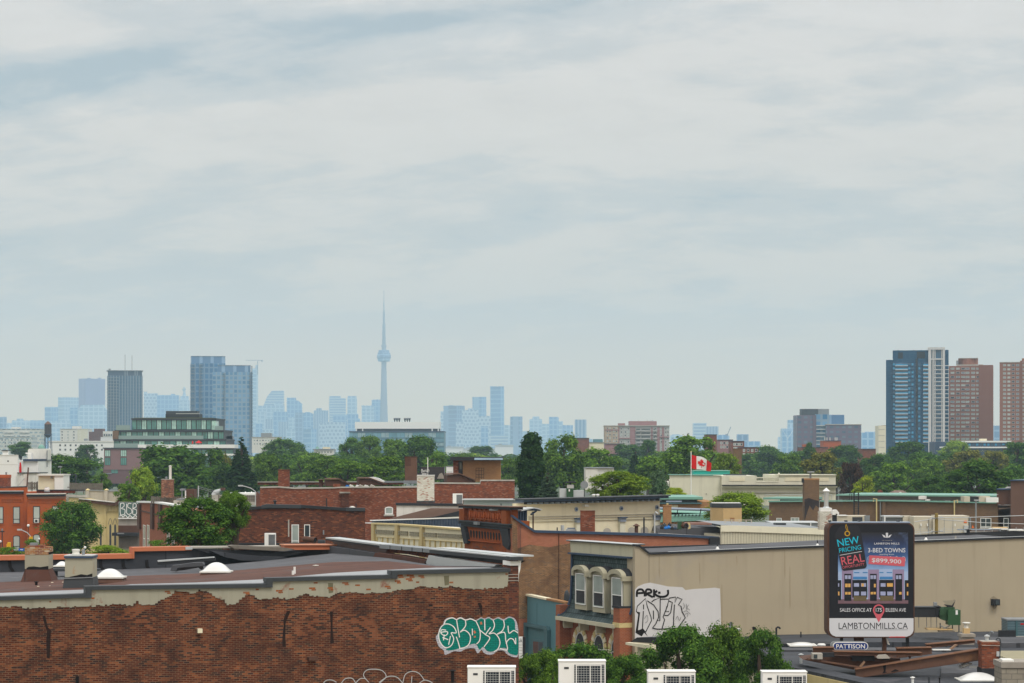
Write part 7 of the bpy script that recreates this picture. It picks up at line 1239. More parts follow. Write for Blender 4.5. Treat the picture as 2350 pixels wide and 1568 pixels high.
for u0, u1, v0, v1 in ((1322, 1343, 1451, 1500), (1364, 1387, 1457, 1508), (1404, 1427, 1464, 1516)):
    D_ = -.19; q = Sub(b, 'arched_window', 1314, 141, 1457, 133.4); nrm = Vector((-f.D.y, f.D.x)); q.A = f.A + nrm * D_; q.T.location = loc(b, Vector((q.A.x, q.A.y, 0)))
    s0, s1, z0_, z1_ = q.r4(u0, v0, u1, v1); cx_, rr = (s0 + s1) / 2, (s1 - s0) / 2; arc = rng(0, math.pi, 13); zc_ = z1_ - rr * 1.1
    for j in range(9):
        t0, t1 = math.pi * j / 9 + .03, math.pi * (j + 1) / 9 - .03; mb = MB(); mb.prism([(cx_ + (rr + .04) * math.cos(t0), zc_ + (rr * 1.1 + .04) * math.sin(t0)), (cx_ + (rr + .38) * math.cos(t0), zc_ + (rr * 1.1 + .36) * math.sin(t0)), (cx_ + (rr + .38) * math.cos(t1), zc_ + (rr * 1.1 + .36) * math.sin(t1)), (cx_ + (rr + .04) * math.cos(t1), zc_ + (rr * 1.1 + .04) * math.sin(t1))], -.07, -.002)
        mb.build('voussoir', M['cream'] if j % 2 else M['ochre'], q.T)
    mb = MB(); mb.prism([(cx_ - .1, zc_ + rr * 1.1 + .3), (cx_ + .1, zc_ + rr * 1.1 + .3), (cx_ + .14, zc_ + rr * 1.1 + .75), (cx_ - .14, zc_ + rr * 1.1 + .75)], -.1, -.002); mb.build('keystone', M['conc'], q.T)
    mb = MB(); [mb.box(a0, a1, -.06, -.002, zc_ - .55, zc_ - .02) for a0, a1 in ((s0 - .5, s0 - .06), (s1 + .06, s1 + .5))]; mb.build('impost_band', M['cream'], q.T)
    q.win(u0, v0, u1, v1, M['white'], M['pane'], 1.8, 0, (.35,), (), None, 'sash', (z1_ - zc_) / (q.yat((u0 + u1) / 2) / FPX), None, .05)
# things on the beige building's roof
for u, v, lab in ((1647.5, 1258, 'white cone pipe vent on the beige roof nearest the mansard, before the cream corrugated wall'), (1877.5, 1251, 'white cone pipe vent on the beige roof just before the billboard edge'), (2127, 1237, 'white cone pipe vent on the beige roof beyond the billboard')):
    vent(lab, u, v - 10, v + 3, 1.2, 137 if u < 1800 else 138.5, M['tar'], cone=6, group='cone vents on the beige roof')
vent('small round white vent stub between two cone vents on the beige roof', 1704, 1259, 1262, 2.2, 138, M['white'], name='vent_stub'); vent('squat pale vent can on the beige roof beyond the billboard', 2195, 1231, 1238, 2, 141, M['conc'], name='vent_stub')

# ================================================================== TEAL SHOP
b = B('teal_shop', 'teal stuccoed shop front with a framed doorway recess and a cream coping', 'shop', 1188, 156, 1302, 144.5)
b.wall(M['teal'], [(1186, 1361), (1262, 1377), (1302, 1384)], 8); b.strip('coping', M['cream'], [(1186, 1359.4), (1256, 1374)], 3.2, -.1, .3); b.strip('brick_coping', BR['tanw'], [(1257, 1374), (1302, 1383)], 3.4, -.1, .3); b.roof(M['mem_dark'], [(1186, 1362), (1302, 1384)], 8, .35)
b.poly('door_frame', M['teal_dk'], [(1205, 1428), (1262, 1438), (1264, 1446), (1264, 1520), (1257, 1520), (1257, 1445), (1213, 1437), (1213, 1520), (1206, 1520)], -.25, -.002); b.poly('recess', plain('teal_recess', (.10, .19, .205), .7), [(1213, 1437), (1257, 1445), (1257, 1520), (1213, 1520)], -.03, -.003)
b.poly('window_frame', M['teal_dk'], [(1223, 1467), (1254, 1470), (1254, 1516), (1223, 1516)], -.12, -.031); b.poly('window_pane', M['pane'], [(1228, 1472), (1250, 1474), (1250, 1514), (1228, 1514)], -.14, -.121)
mb = MB(); [b.rect(mb, u, 1385, u + .6, 1520, -.012, -.001) for u in (1232, 1290)]; mb.build('joint_groove', M['teal_dk'], b.T)
b = B('shop_sign', 'white projecting shop sign board with black lettering and a black edge', 'sign', 1188, 126, 1206); b.box('board', M['white'], 1186, 1462, 1199.5, 1512, 0, .2); b.box('edge_post', M['tar'], 1199.6, 1462, 1206, 1540, -.02, .22); lettering(b, 'uk', (1190, 1474), (1199, 1474), (1190, 1465), M['tar'], -.005, b.T); mb = MB(); [b.rect(mb, 1186, v, 1199, v + .8, -.01, -.001) for v in (1480, 1486, 1492, 1500)]; mb.build('siding_line', M['conc'], b.T)
b = B('roof_vent', 'dark rounded roof cowl in the gap beside the mansard edge', 'vent', 1294, 148, 1306); mb = MB(); k = 148 / FPX; mb.lathe([(6.5 * k, Z(1377, 148)), (6 * k, Z(1365, 148)), (4 * k, Z(1358, 148)), (.02, Z(1355, 148))], b.h(1301, 1360)[0], .3, 14); mb.build('cowl', M['dkgrey'], b.T); mb = MB(); mb.lathe([(7.4 * k, Z(1380, 148)), (7.4 * k, Z(1377, 148))], b.h(1301, 1360)[0], .3, 14); mb.build('base', M['tar'], b.T)
b = B('porch_roof', 'dark shop porch roof with a cream fascia below the graffiti wall', 'porch', 1444, 128, 1500, 126); b.poly('roof', M['mem_dark'], [(1447, 1473), (1462, 1463), (1505, 1463), (1505, 1477)], 0, 3); b.poly('fascia', M['cream'], [(1446, 1474), (1446, 1479), (1505, 1490), (1505, 1480)], -.3, 0); b.poly('wall', M['stucco'], [(1456, 1482), (1505, 1490), (1505, 1600), (1456, 1600)], .2, 3)

# ================================================================== THE OLD BRICK BUILDING IN FRONT
b = B('old_brick_building', 'old brown brick building with peeling plaster, stepped metal coping and teal graffiti', 'building', -90, 90.5, 1190, 98)
SEG = [((-90, 1372), (209, 1362.5)), ((195, 1345.5), (624, 1339.5)), ((610, 1326.5), (910, 1319)), ((896, 1310), (1170, 1304))]
top = [(-90, 1376), (203, 1367), (203, 1350), (618, 1344), (618, 1331), (904, 1324), (904, 1315), (1190, 1309)]
b.wall(BR['old'], top, 1.0)
for (a, c) in SEG: b.strip('coping', M['dkgrey'], [a, c], 8.6, -.12, .5, 0)
for u, v0, v1 in ((202, 1345.5, 1372), (617, 1326.5, 1348), (903, 1310, 1328)): b.box('coping_step', M['dkgrey'], u - 6, v0, u + 7, v1, -.14, .48)
low = [(-90, 1396), (0, 1394), (40, 1392), (62, 1396), (125, 1394), (160, 1393), (200, 1392), (230, 1390), (262, 1387), (300, 1389), (312, 1381), (325, 1389), (350, 1386), (368, 1376), (388, 1368), (400, 1357), (420, 1358), (440, 1364), (455, 1355), (480, 1360), (494, 1372), (512, 1376), (520, 1389), (535, 1387), (548, 1376), (562, 1366), (580, 1368), (590, 1375), (640, 1372), (660, 1375), (700, 1364), (725, 1369), (758, 1370), (768, 1361), (800, 1360), (840, 1362), (868, 1359), (884, 1361), (900, 1356), (940, 1352), (962, 1345), (1000, 1348), (1030, 1346), (1060, 1350), (1100, 1352), (1125, 1349), (1150, 1350), (1164, 1343), (1166, 1330)]
gr_ = random.Random(12); jag = []
for (u0, v0), (u1, v1) in zip(low, low[1:]):
    n = max(2, int((u1 - u0) / 5))
    for i in range(n): t = i / n; q = v0 + (v1 - v0) * t + gr_.choice((-1.8, 0, 0, 1.8)); jag += [(u0 + (u1 - u0) * t, q), (u0 + (u1 - u0) * (t + .9 / n), q)]
# the plaster hangs from below the coping, stepped like it
tp = [(-90, 1377), (203, 1368), (203, 1352), (618, 1346), (618, 1333), (904, 1326), (904, 1316), (1166, 1311)]
b.poly('plaster', M['plaster'], tp + jag[::-1], -.03, -.002)
bare_ = brick('bare_orange_brick', (.34, .11, .045), (.22, .075, .04), (.26, .20, .15), None, 0)
for c_, r_ in (((640, 1356), 8), ((668, 1352), 6), ((716, 1350), 8), ((757, 1350), 7), ((792, 1338), 8), ((820, 1343), 6), ((916, 1321), 9), ((941, 1321), 9), ((966, 1322), 7), ((938, 1329), 8), ((912, 1334), 7), ((889, 1346), 7), ((1035, 1337), 5), ((724, 1338), 5), ((845, 1353), 6), ((958, 1336), 4), ((384, 1358), 7), ((565, 1360), 8), ((1162, 1318), 3), ((115, 1381), 2.4), ((590, 1353), 4), ((213, 1373), 4)):
    mb = MB(); u, v = c_; b.rect(mb, u - r_ * .9, v - 1.9, u + r_ * .9, v + 1.9, -.034, -.0301)
    if r_ > 6: b.rect(mb, u - r_ * .2, v + 2.2, u + r_ * 1.1, v + 5.4, -.034, -.0301)
    mb.build('bare_brick_patch', bare_, b.T)
soot_ = brick('sooty_brick', (.030, .016, .013), (.014, .009, .009), (.03, .022, .018), None, 0)
for q in ([(97, 1414), (104, 1413), (106, 1424), (110, 1440), (117, 1446), (116, 1468), (114, 1512), (107, 1510), (106, 1470), (108, 1448), (103, 1436)], [(658, 1403), (666, 1401), (664, 1410), (658, 1422), (655, 1432), (655, 1462), (656, 1486), (648, 1484), (648, 1464), (651, 1436), (650, 1424)], [(1096, 1384), (1102, 1383), (1107, 1392), (1106, 1404), (1108, 1414), (1103, 1413), (1102, 1400)], [(757, 1404), (764, 1404), (763, 1440), (766, 1476), (758, 1478), (759, 1440)]): MB().prism(b.hs(q), -.006, -.001).build('drip_stain', soot_, b.T)
mb = MB()
for q in ([(1018, 1322), (1030, 1321), (1030, 1342), (1020, 1344)], [(752, 1338), (764, 1338), (764, 1360), (754, 1362)]): mb.prism(b.hs(q), -.033, -.0302)
mb.build('moss_stain', plain('moss_stain', (.17, .16, .11), .95, .4, 3), b.T)
b.box('yellow_box', M['cream'], 452, 1442.5, 462.6, 1452.4, -.18, 0); b.box('wall_lamp', M['rustdk'], 705, 1507, 726, 1515, -.3, 0); b.box('wall_hole', M['stain'], 984, 1388, 993, 1392, -.004, -.001); b.box('downpipe', M['rustdk'], 181, 1549, 186, 1620, -.12, -.02); b.box('painted_pipe_shadow', M['stain'], 173, 1552, 180.6, 1620, -.006, -.001)  # black strip beside the downpipe is its shadow, painted on the brick
# corner pilaster with brackets
b.box('corner_pilaster', BR['dkred'], 1168, 1306, 1190.5, 1700, -.006, .9)
mb = MB(); [b.rect(mb, 1166, v, 1189, v + 1.4, -.04, -.0065) for v in (1318, 1325, 1332)]; mb.build('corbel_grating', M['conc'], b.T); b.poly('cornice_bracket', M['white'], [(1189.6, 1285), (1196, 1285), (1194, 1306), (1190.6, 1318), (1189.6, 1336)], -.02, .3)
# teal graffiti
def gz(x, y): return (856.7 + x / 6.0, 1346.4 + y / 6.0)
def gpoly(name, pts, mat, d, n=5): 
    p = catmull([gz(*q) for q in pts] + [gz(*pts[0])], n)[:-1]; return MB().sheet(b.hs(p)[::-1] if False else b.hs(p), d).build(name, mat, b.T)
gt = brick('teal_spray_paint', (.012, .235, .19), (.008, .19, .155), (.006, .12, .10), None, 0); gw_ = brick('white_spray_paint', (.62, .62, .66), (.56, .56, .60), (.34, .33, .36), None, 0)
gpoly('graffiti_border', [(960, 520), (990, 450), (1080, 420), (1140, 445), (1200, 420), (1270, 450), (1340, 435), (1410, 460), (1480, 425), (1530, 440), (1590, 420), (1650, 450), (1720, 420), (1790, 450), (1860, 415), (1930, 430), (1970, 480), (1990, 560), (1996, 640), (1996, 940), (1930, 970), (1840, 930), (1800, 890), (1720, 880), (1650, 930), (1590, 940), (1520, 910), (1490, 870), (1440, 920), (1410, 880), (1390, 850), (1280, 855), (1200, 895), (1110, 890), (990, 940), (970, 880), (900, 820), (860, 700), (890, 650), (910, 580)], gw_, -.010)
gpoly('graffiti_fill', [(975, 530), (1000, 462), (1080, 435), (1145, 462), (1200, 436), (1262, 462), (1335, 450), (1408, 475), (1480, 440), (1530, 455), (1590, 436), (1645, 465), (1715, 438), (1790, 468), (1860, 432), (1920, 445), (1950, 500), (1955, 590), (1990, 640), (1994, 915), (1930, 940), (1860, 910), (1830, 850), (1740, 850), (1690, 870), (1640, 895), (1570, 890), (1510, 830), (1460, 870), (1410, 790), (1330, 800), (1260, 830), (1190, 850), (1060, 880), (1000, 870), (1010, 845), (940, 800), (905, 720), (905, 640), (930, 570)], gt, -.014)
mb = MB()
for i, q in enumerate((
    [(960, 530), (930, 560), (900, 650), (910, 740), (960, 820), (1020, 840), (1080, 800), (1105, 720), (1080, 660), (1075, 635), (1140, 635), (1110, 560), (1050, 520), (990, 515), (955, 535)],
    [(1000, 600), (940, 595), (930, 640), (980, 675), (1020, 650), (1010, 620), (930, 630)], [(975, 660), (965, 740)], [(950, 700), (1030, 730)], [(1060, 680), (1035, 800)],
    [(1145, 460), (1160, 560), (1185, 700)], [(1140, 690), (1165, 760), (1190, 850)], [(1265, 460), (1270, 530), (1240, 580), (1195, 625), (1250, 600), (1310, 640), (1335, 700), (1320, 780), (1270, 830), (1180, 855)],
    [(1410, 475), (1450, 560), (1470, 640), (1460, 740), (1420, 790)], [(1360, 580), (1362, 670)], [(1455, 590), (1540, 660), (1600, 710), (1520, 830)], [(1530, 455), (1533, 600)], [(1540, 660), (1610, 560)],
    [(1645, 460), (1665, 530), (1640, 600), (1590, 650), (1660, 640), (1720, 700), (1740, 780), (1710, 860), (1660, 895)], [(1790, 465), (1800, 540), (1770, 610), (1700, 655), (1800, 630), (1820, 740), (1840, 870), (1740, 850)],
    [(1850, 540), (1865, 640), (1930, 605), (1990, 640)], [(1955, 705), (1955, 790), (1925, 730), (1880, 715), (1840, 750), (1825, 790)], [(970, 520), (1000, 460), (1080, 430), (1140, 455)], [(1145, 450), (1200, 432), (1265, 460), (1335, 445), (1410, 475)])):
    stroke(mb, b, [gz(*p) for p in q], 2.2, -.018 - i * .0015)
mb.build('graffiti_lettering', M['white'], b.T)
mb = MB()
for i, q in enumerate(([(1380, 610), (1400, 640)], [(1475, 485), (1485, 520)], [(1390, 680), (1396, 700)])): stroke(mb, b, [gz(*p) for p in q], 4.5, -.046 - i * .001, False)
mb.build('bare_brick_spot', M['terra'], b.T)
mb = MB()
for i, q in enumerate(([(740, 1572), (748, 1562), (762, 1561), (772, 1566)], [(782, 1570), (792, 1558), (808, 1557), (816, 1568)], [(816, 1568), (826, 1558), (838, 1557)], [(846, 1566), (834, 1550), (842, 1538), (862, 1536), (878, 1540), (886, 1552), (878, 1562), (868, 1570)], [(870, 1566), (890, 1553), (910, 1554), (924, 1568)], [(924, 1568), (930, 1548), (946, 1541), (962, 1546), (974, 1562)], [(945, 1552), (944, 1568)], [(960, 1570), (974, 1561), (990, 1566), (996, 1574)])): stroke(mb, b, q, 1.8, -.01 - i * .0015)
mb.build('grey_tag_lettering', M['ltgrey'], b.T)
# roof
UC = [-90, 0, 200, 300, 450, 600, 765, 890, 1000, 1160]
VF = [1366, 1361, 1353, 1341, 1337, 1330, 1315, 1308, 1303, 1302]; VM = [1340, 1336, 1328, 1322, 1316, 1304, 1290, 1288, 1300, 1301.3]; YM = [104, 104.5, 105, 105, 106, 107, 106, 104, 101, 98.6]
VB = [1316, 1312, 1309, 1306, 1300, 1285, 1270, 1281, 1298, 1300.7]; YB = [114, 116, 117, 117.5, 119, 121, 120, 110.5, 104.5, 99]
VC = [v + 2.5 for v in (1371, 1367, 1364, 1344, 1342, 1338, 1322, 1316, 1307.5, 1303.5)]
YF = [b.yat(u) + 1.6 for u in UC]
def rsheet(name, mat, V0_, Y0_, V1_, Y1_, dz=0, sl=slice(None)):
    us, a0, y0, a1, y1 = (x[sl] for x in (UC, V0_, Y0_, V1_, Y1_)); n = len(us)
    A_ = [loc(b, P(u, v, y)) for u, v, y in zip(us, a0, y0)]; C_ = [loc(b, P(u, v, y)) for u, v, y in zip(us, a1, y1)]
    return MB().add([(p[0], p[1], p[2] + dz) for p in A_ + C_], [(i, i + 1, n + i + 1, n + i) for i in range(n - 1)]).build(name, mat, b.T, smooth=False)
rsheet('roof_flashing', plain('dull_flashing', (.34, .35, .36), .5, .2, 1), VC, [b.yat(u) + .3 for u in UC], VF, YF); rsheet('brown_membrane', M['mem_brown'], VF, YF, VM, YM); rsheet('grey_membrane', M['mem_grey'], VM, YM, VB, YB)
# parapet along the back
q = Sub(b, 'rear_parapet', -90, 115, 767, 121.5)
q.poly('inner_face', M['mem_dark'], [(-90, 1288), (303, 1280), (303, 1262), (436, 1258), (470, 1266), (640, 1266), (767, 1252), (767, 1272), (600, 1288), (450, 1304), (300, 1311), (-90, 1320)], -.3, .3)
mb = MB(); [mb.prism(q.hs([(u, 1285), (u + 7, 1284), (u + 9, 1300), (u + 16, 1311), (u + 9, 1312), (u + 1, 1300)]), -.33, -.301) for u in (16, 224, 276, 330)]; mb.build('tar_seam', M['stain'], q.T)
q.strip('orange_coping', M['terra'], [(-90, 1276), (302, 1270.6)], 10.5, -.45, .5, 0); q.strip('orange_coping', M['terra'], [(303, 1256), (436, 1253.6)], 9, -.45, .5, 0); q.box('coping_end', M['terra'], 300.5, 1256, 304, 1281, -.5, .5); q.strip('grey_patch', M['ltgrey'], [(421, 1254), (437, 1253.6)], 7, -.5, -.451, 0)
q.strip('white_coping', M['conc'], [(437, 1254), (530, 1253.6), (640, 1252)], 4, -.4, .5, 0); q.poly('loose_board', M['wood'], [(514, 1251), (524, 1249.5), (640, 1255), (662, 1258), (640, 1263), (590, 1261), (525, 1257)], -1.2, -.5)
q.poly('torn_membrane', M['tar'], [(437, 1258), (470, 1258), (520, 1262), (600, 1262), (640, 1265), (700, 1262), (680, 1268), (640, 1276), (560, 1282), (520, 1281), (480, 1272)], -1.0, -.35); q.poly('membrane_fold', M['mem_dark'], [(470, 1262), (520, 1268), (590, 1275), (640, 1276), (600, 1284), (540, 1284), (500, 1276)], -1.5, -1.01)
q.strip('orange_coping', M['terra'], [(640, 1250), (765, 1249)], 10.5, -1.1, -.4, 0); q.strip('orange_edge', plain('pale_terracotta', (.62, .33, .23), .6), [(638, 1247.8), (767, 1247.6)], 2.2, -1.2, -.3, 0)
# parapet along the street
q = Sub(b, 'street_parapet', 762, 121.5, 1197, 98.2)
q.poly('inner_face', plain('copper_brown_face', (.10, .065, .055), .5, .4, .8), [(765, 1240), (892, 1255), (892, 1276), (780, 1258)], -.12, .3); q.poly('membrane_curve', M['mem_grey'], [(770, 1252), (888, 1270), (888, 1284), (780, 1272), (762, 1266)], -.5, -.125)
q.strip('white_coping', M['ltgrey'], [(762, 1233), (892, 1249)], 3.6, -.35, .4, 0); q.strip('coping_face', M['tar'], [(764, 1236.4), (892, 1252.6)], 3.2, -.38, -.351, 0)
q.poly('brick_face', BR['dkred'], [(892, 1258), (1010, 1266), (1010, 1285), (940, 1272), (892, 1268)], -.1, .3); q.strip('stone_coping', M['grey'], [(891, 1249), (1012, 1260)], 9, -.45, .4, 0); mb = MB(); [mb.prism(q.hs([(u, 1249 + (u - 891) * .091), (u + 1.2, 1249.2 + (u - 891) * .091), (u + 1.2, 1258 + (u - 891) * .091), (u, 1257.8 + (u - 891) * .091)]), -.46, -.4501) for u in (915, 942, 966, 990)]; mb.build('coping_joint', M['tar'], q.T)
q.poly('brown_curve', M['mem_brown'], [(888, 1268), (940, 1274), (1006, 1286), (1000, 1296), (980, 1300), (900, 1290), (880, 1284)], -.6, -.101)
q.strip('metal_coping', M['ltgrey'], [(1009, 1256.5), (1197, 1274.6)], 3.4, -.2, .55, 0); q.strip('coping_fascia', M['dkgrey'], [(1009, 1261), (1197, 1279)], 8, -.5, -.201, 0); q.strip('coping_top', M['ltgrey'], [(1009, 1258.6), (1197, 1276.4)], 2.4, -.52, -.201, 0)
q.poly('dark_gap', M['tar'], [(1010, 1269), (1197, 1287), (1180, 1296), (1022, 1277)], -.25, .2); q.poly('metal_flashing', M['ltgrey'], [(1012, 1274), (1030, 1278), (1168, 1296), (1160, 1304), (1010, 1303), (1006, 1290)], -.6, -.251)
b.box('corner_cap', M['dkgrey'], 1168, 1278, 1197, 1286, -.2, .4); b.box('corner_block', M['white'], 1170, 1288, 1189, 1298, -.05, .9); b.box('corner_core', BR['dkred'], 1172, 1286, 1189, 1310, .0, .85)
# things on that roof
def fchim(label, u0, v0, u1, v1, Y, mat, dep):
    c = B('chimney', label, 'chimney', u0, Y, u1); c.box('shaft', mat, u0, v0, u1, v1, 0, dep); return c
c = fchim('chimney with a plastered lower half and bare mixed bricks above', 57, 1268, 111.5, 1306, 104, M['plaster'], 1.0)
c.box('brick_top', brick('mottled_tan_brick', (.42, .25, .13), (.30, .11, .06), (.42, .37, .28), None, 0, odd=((.50, .42, .30), (.20, .06, .04))), 57, 1256, 111.5, 1273, -.015, 1.01); c.box('crown', BR['red'], 61, 1252.5, 96, 1256, .1, .9); c.box('flue', M['grey'], 66, 1247, 81, 1253, .2, .6); c.poly('tar_edge', M['stain'], [(61, 1304), (66, 1301), (78, 1300), (92, 1302), (111, 1299), (111, 1308), (61, 1308)], -.03, -.002)
mb = MB(); x0, x1, z0_, z1_ = c.r4(57, 1306, 111.5, 1337); mb.add([(x0 - .15, -.25, z0_), (x1 + .2, -.25, z0_), (x1 + .2, 1.3, z0_), (x0 - .15, 1.3, z0_), (x0 + .02, -.02, z1_), (x1 - .02, -.02, z1_), (x1 - .02, 1.0, z1_), (x0 + .02, 1.0, z1_)], [(0, 1, 5, 4), (1, 2, 6, 5), (2, 3, 7, 6), (3, 0, 4, 7), (4, 5, 6, 7)]); mb.build('flashing', M['mem_brown'], c.T)
c = fchim('plastered chimney in a grey metal base with flue pots on top', 149, 1281, 212.5, 1333, 95.5, plain('chimney_plaster', (.43, .42, .345), .9, .1, 2, .3, dirt=(.40, .22, .09), dirt_at=.62), 1.0)
c.box('cap', M['navy'], 147.5, 1276.5, 214, 1281.4, -.06, 1.06); c.box('cap_top', M['ltgrey'], 147.5, 1274.6, 214, 1276.4, -.06, 1.06); c.poly('tar_edge', M['stain'], [(160, 1324), (175, 1321), (186, 1318), (200, 1320), (212, 1316), (212, 1324), (160, 1328)], -.02, -.002)
mb = MB(); x0, x1, z0_, z1_ = c.r4(149, 1325, 212.5, 1360); mb.add([(x0 - .12, -.15, z0_ - .2), (x1 + .1, -.15, z0_ - .2), (x1 + .1, 1.2, z0_ - .2), (x0 - .12, 1.2, z0_ - .2), (x0 - .02, -.03, z1_), (x1 + .02, -.03, z1_), (x1 + .02, 1.03, z1_), (x0 - .02, 1.03, z1_)], [(0, 1, 5, 4), (1, 2, 6, 5), (2, 3, 7, 6), (3, 0, 4, 7), (4, 5, 6, 7)]); mb.build('metal_base', M['dkgrey'], c.T); c.strip('base_rim', M['grey'], [(147, 1327), (214, 1324)], 2, -.08, -.031, 0)
k = 95.5 / FPX; mb = MB(); x = c.h(169, 1268)[0]; mb.lathe([(9 * k, Z(1275, 95.5)), (9.4 * k, Z(1272, 95.5)), (8 * k, Z(1271, 95.5)), (8.4 * k, Z(1266, 95.5)), (9.4 * k, Z(1265, 95.5)), (9.4 * k, Z(1262, 95.5)), (6 * k, Z(1261.5, 95.5))], x, .5, 14); mb.build('flue_pot', M['dirtywhite'], c.T); mb = MB(); mb.lathe([(3.6 * k, Z(1275, 95.5)), (3.6 * k, Z(1263, 95.5)), (3.2 * k, Z(1262, 95.5))], c.h(186, 1268)[0], .5, 12); mb.build('flue_pot', M['grey'], c.T)
def skylight(label, u0, u1, vt, vd, vb, Y, mat='rustdk', dep=1.2, zc=None, rib=False):
    s = B('skylight', label, 'skylight', u0, Y, u1, group='domed skylights on the roofs'); k = Y / FPX; a, c_ = s.h(u0, vd)[0], s.h(u1, vd)[0]; zd, zb, zt = Z(vd, Y), Z(vb, Y), Z(vt, Y)
    mb = MB(); ins = .06; mb.add([(a - .02, -.04, zb), (c_ + .02, -.04, zb), (c_ + .02, dep + .04, zb), (a - .02, dep + .04, zb), (a + ins, ins, zd - .06), (c_ - ins, ins, zd - .06), (c_ - ins, dep - ins, zd - .06), (a + ins, dep - ins, zd - .06)], [(0, 1, 5, 4), (1, 2, 6, 5), (2, 3, 7, 6), (3, 0, 4, 7), (4, 5, 6, 7)]); mb.build('curb', M[mat], s.T)
    mb = MB(); mb.box(a, c_, -.0, dep, zd - .06, zd); mb.build('frame', M['dirtywhite'], s.T)
    n = 12; vs = []; h = max(.12, zt - zd - dep * .035)
    for j in range(n + 1):
        for i in range(n + 1):
            x, y = i / n * 2 - 1, j / n * 2 - 1; zz_ = max(0, (1 - abs(x) ** 2.2) * (1 - abs(y) ** 2.2)) ** .95
            vs.append((a + .08 + (c_ - a - .16) * i / n, .08 + (dep - .16) * j / n, zd + .002 + h * zz_))
    mb = MB(); mb.add(vs, [(j * (n + 1) + i, j * (n + 1) + i + 1, (j + 1) * (n + 1) + i + 1, (j + 1) * (n + 1) + i) for j in range(n) for i in range(n)]); d_ = mb.build('dome', M['dome'], s.T, smooth=True)
    return s
skylight('domed white skylight beside the plastered chimney in the metal base', 213, 281, 1304.5, 1325, 1338, 98.5); skylight('domed white skylight in the middle of the brown roof', 457.5, 528, 1290, 1312, 1324.5, 103); skylight('white skylight half hidden behind the plastered chimney', 121, 154, 1288, 1298.5, 1306, 109, 'mem_dark', 1.0)
c = B('roof_bench', 'low dark frame under the half hidden skylight', 'roof frame', 112, 108.3, 226); c.box('top_board', M['dkgrey'], 112, 1306, 226, 1311, 0, .6); c.box('leg', M['tar'], 122, 1311, 128, 1323, .1, .5); c.box('leg', M['tar'], 205, 1311, 211, 1320, .1, .5)
c = B('roof_beam', 'long pale topped black kerb lying on the grey membrane', 'kerb', 360, 112, 494); c.poly('kerb', M['tar'], [(361, 1287), (489, 1279), (493, 1281), (493, 1287), (366, 1297), (361, 1296)], 0, .35); c.poly('metal_top', M['ltgrey'], [(361, 1286.6), (489, 1278.4), (491, 1280.2), (363, 1290)], -.03, .4)
c = B('roof_bench', 'low membrane covered hump with tarred legs before the long kerb', 'roof hump', 388, 108, 468); c.poly('cover', M['mem_grey'], [(391, 1310), (395, 1298), (408, 1297), (440, 1292), (464, 1291), (467, 1296), (466, 1300), (408, 1303), (405, 1312)], -.05, .6); c.poly('tar_edge', M['stain'], [(405, 1310), (408, 1303), (466, 1299), (468, 1305), (462, 1308), (456, 1303), (420, 1309)], -.08, -.051)
b = B('paper_scrap', 'pale paper scraps scattered on the brown roof beside the small black vent', 'litter', 84, 97.5, 140)
for i, (u, v) in enumerate(((86, 1346), (95, 1347.6), (107, 1346.8), (118, 1337), (134, 1352), (137, 1338))): MB().box(b.h(u, v)[0], b.h(u + 4 - i % 3, v)[0], -.1 + (i % 3) * .3, .05 + (i % 3) * .3, b.h(u, v + .5)[1], b.h(u, v - .6)[1]).build('scrap', M['cream'], b.T)
vent('small black vent on the brown roof beside the two chimneys', 80, 1337, 1347, 3, 99, M['stain'], cap=2)
vent('pair of white plastic pipes, the taller one, on the brown roof', 674.5, 1302, 1324, 2.6, 98.2, M['white']); vent('shorter fat white plastic pipe beside the tall one', 671, 1311, 1325, 3.0, 97.6, M['white']); vent('lone stubby white roof vent beyond the pair of pipes', 723.5, 1299, 1311, 3.6, 103, M['dirtywhite'], cap=1.5)

# ================================================================== LOW BUILDING, BILLBOARD AND ROOF CLUTTER
ZR = 5.65
b = B('low_building', 'low shop building with a dark flat roof carrying the billboard', 'building', 1700, 133.2, 2420, 139.6)
F0 = Vector((6.5, 132)); fr_ = lambda t: F0 - sd * t
pts = [fr_(4), fr_(46), Vector((44, 96)), Vector((40, 138.9)), Vector((14.6, 133.9))]
pl_ = [(loc(b, Vector((p.x, p.y, 0)))[:2]) for p in pts]
MB().extr(pl_, 0, ZR).build('wall', M['cream'], b.T); MB().add([(x, y, ZR + .004) for x, y in pl_], [tuple(range(4, -1, -1))]).build('roof', M['mem_dark'], b.T)
def edge(name, mat, t0, t1, o0, o1, z0, z1):
    p = [fr_(t0) + sn * o0, fr_(t1) + sn * o0, fr_(t1) + sn * o1, fr_(t0) + sn * o1]; l_ = [loc(b, Vector((a.x, a.y, 0)))[:2] for a in p]; return MB().extr(l_ if True else l_, z0, z1).build(name, mat, b.T)
edge('front_edge', M['mem_dark'], 18, 46, -.15, .9, ZR - .3, ZR + .35); edge('wood_fascia', M['ochre'], 21, 30.5, -.22, -.151, ZR - .35, ZR + .2); edge('white_siding', M['dirtywhite'], 21, 31, -.2, -.152, ZR - 3, ZR - .36); edge('grey_fascia', M['conc'], 30.6, 46, -.24, -.152, ZR - .5, ZR - .05); edge('brick_front', BR['dkred'], 31, 46, -.2, -.151, 1, ZR - .55)
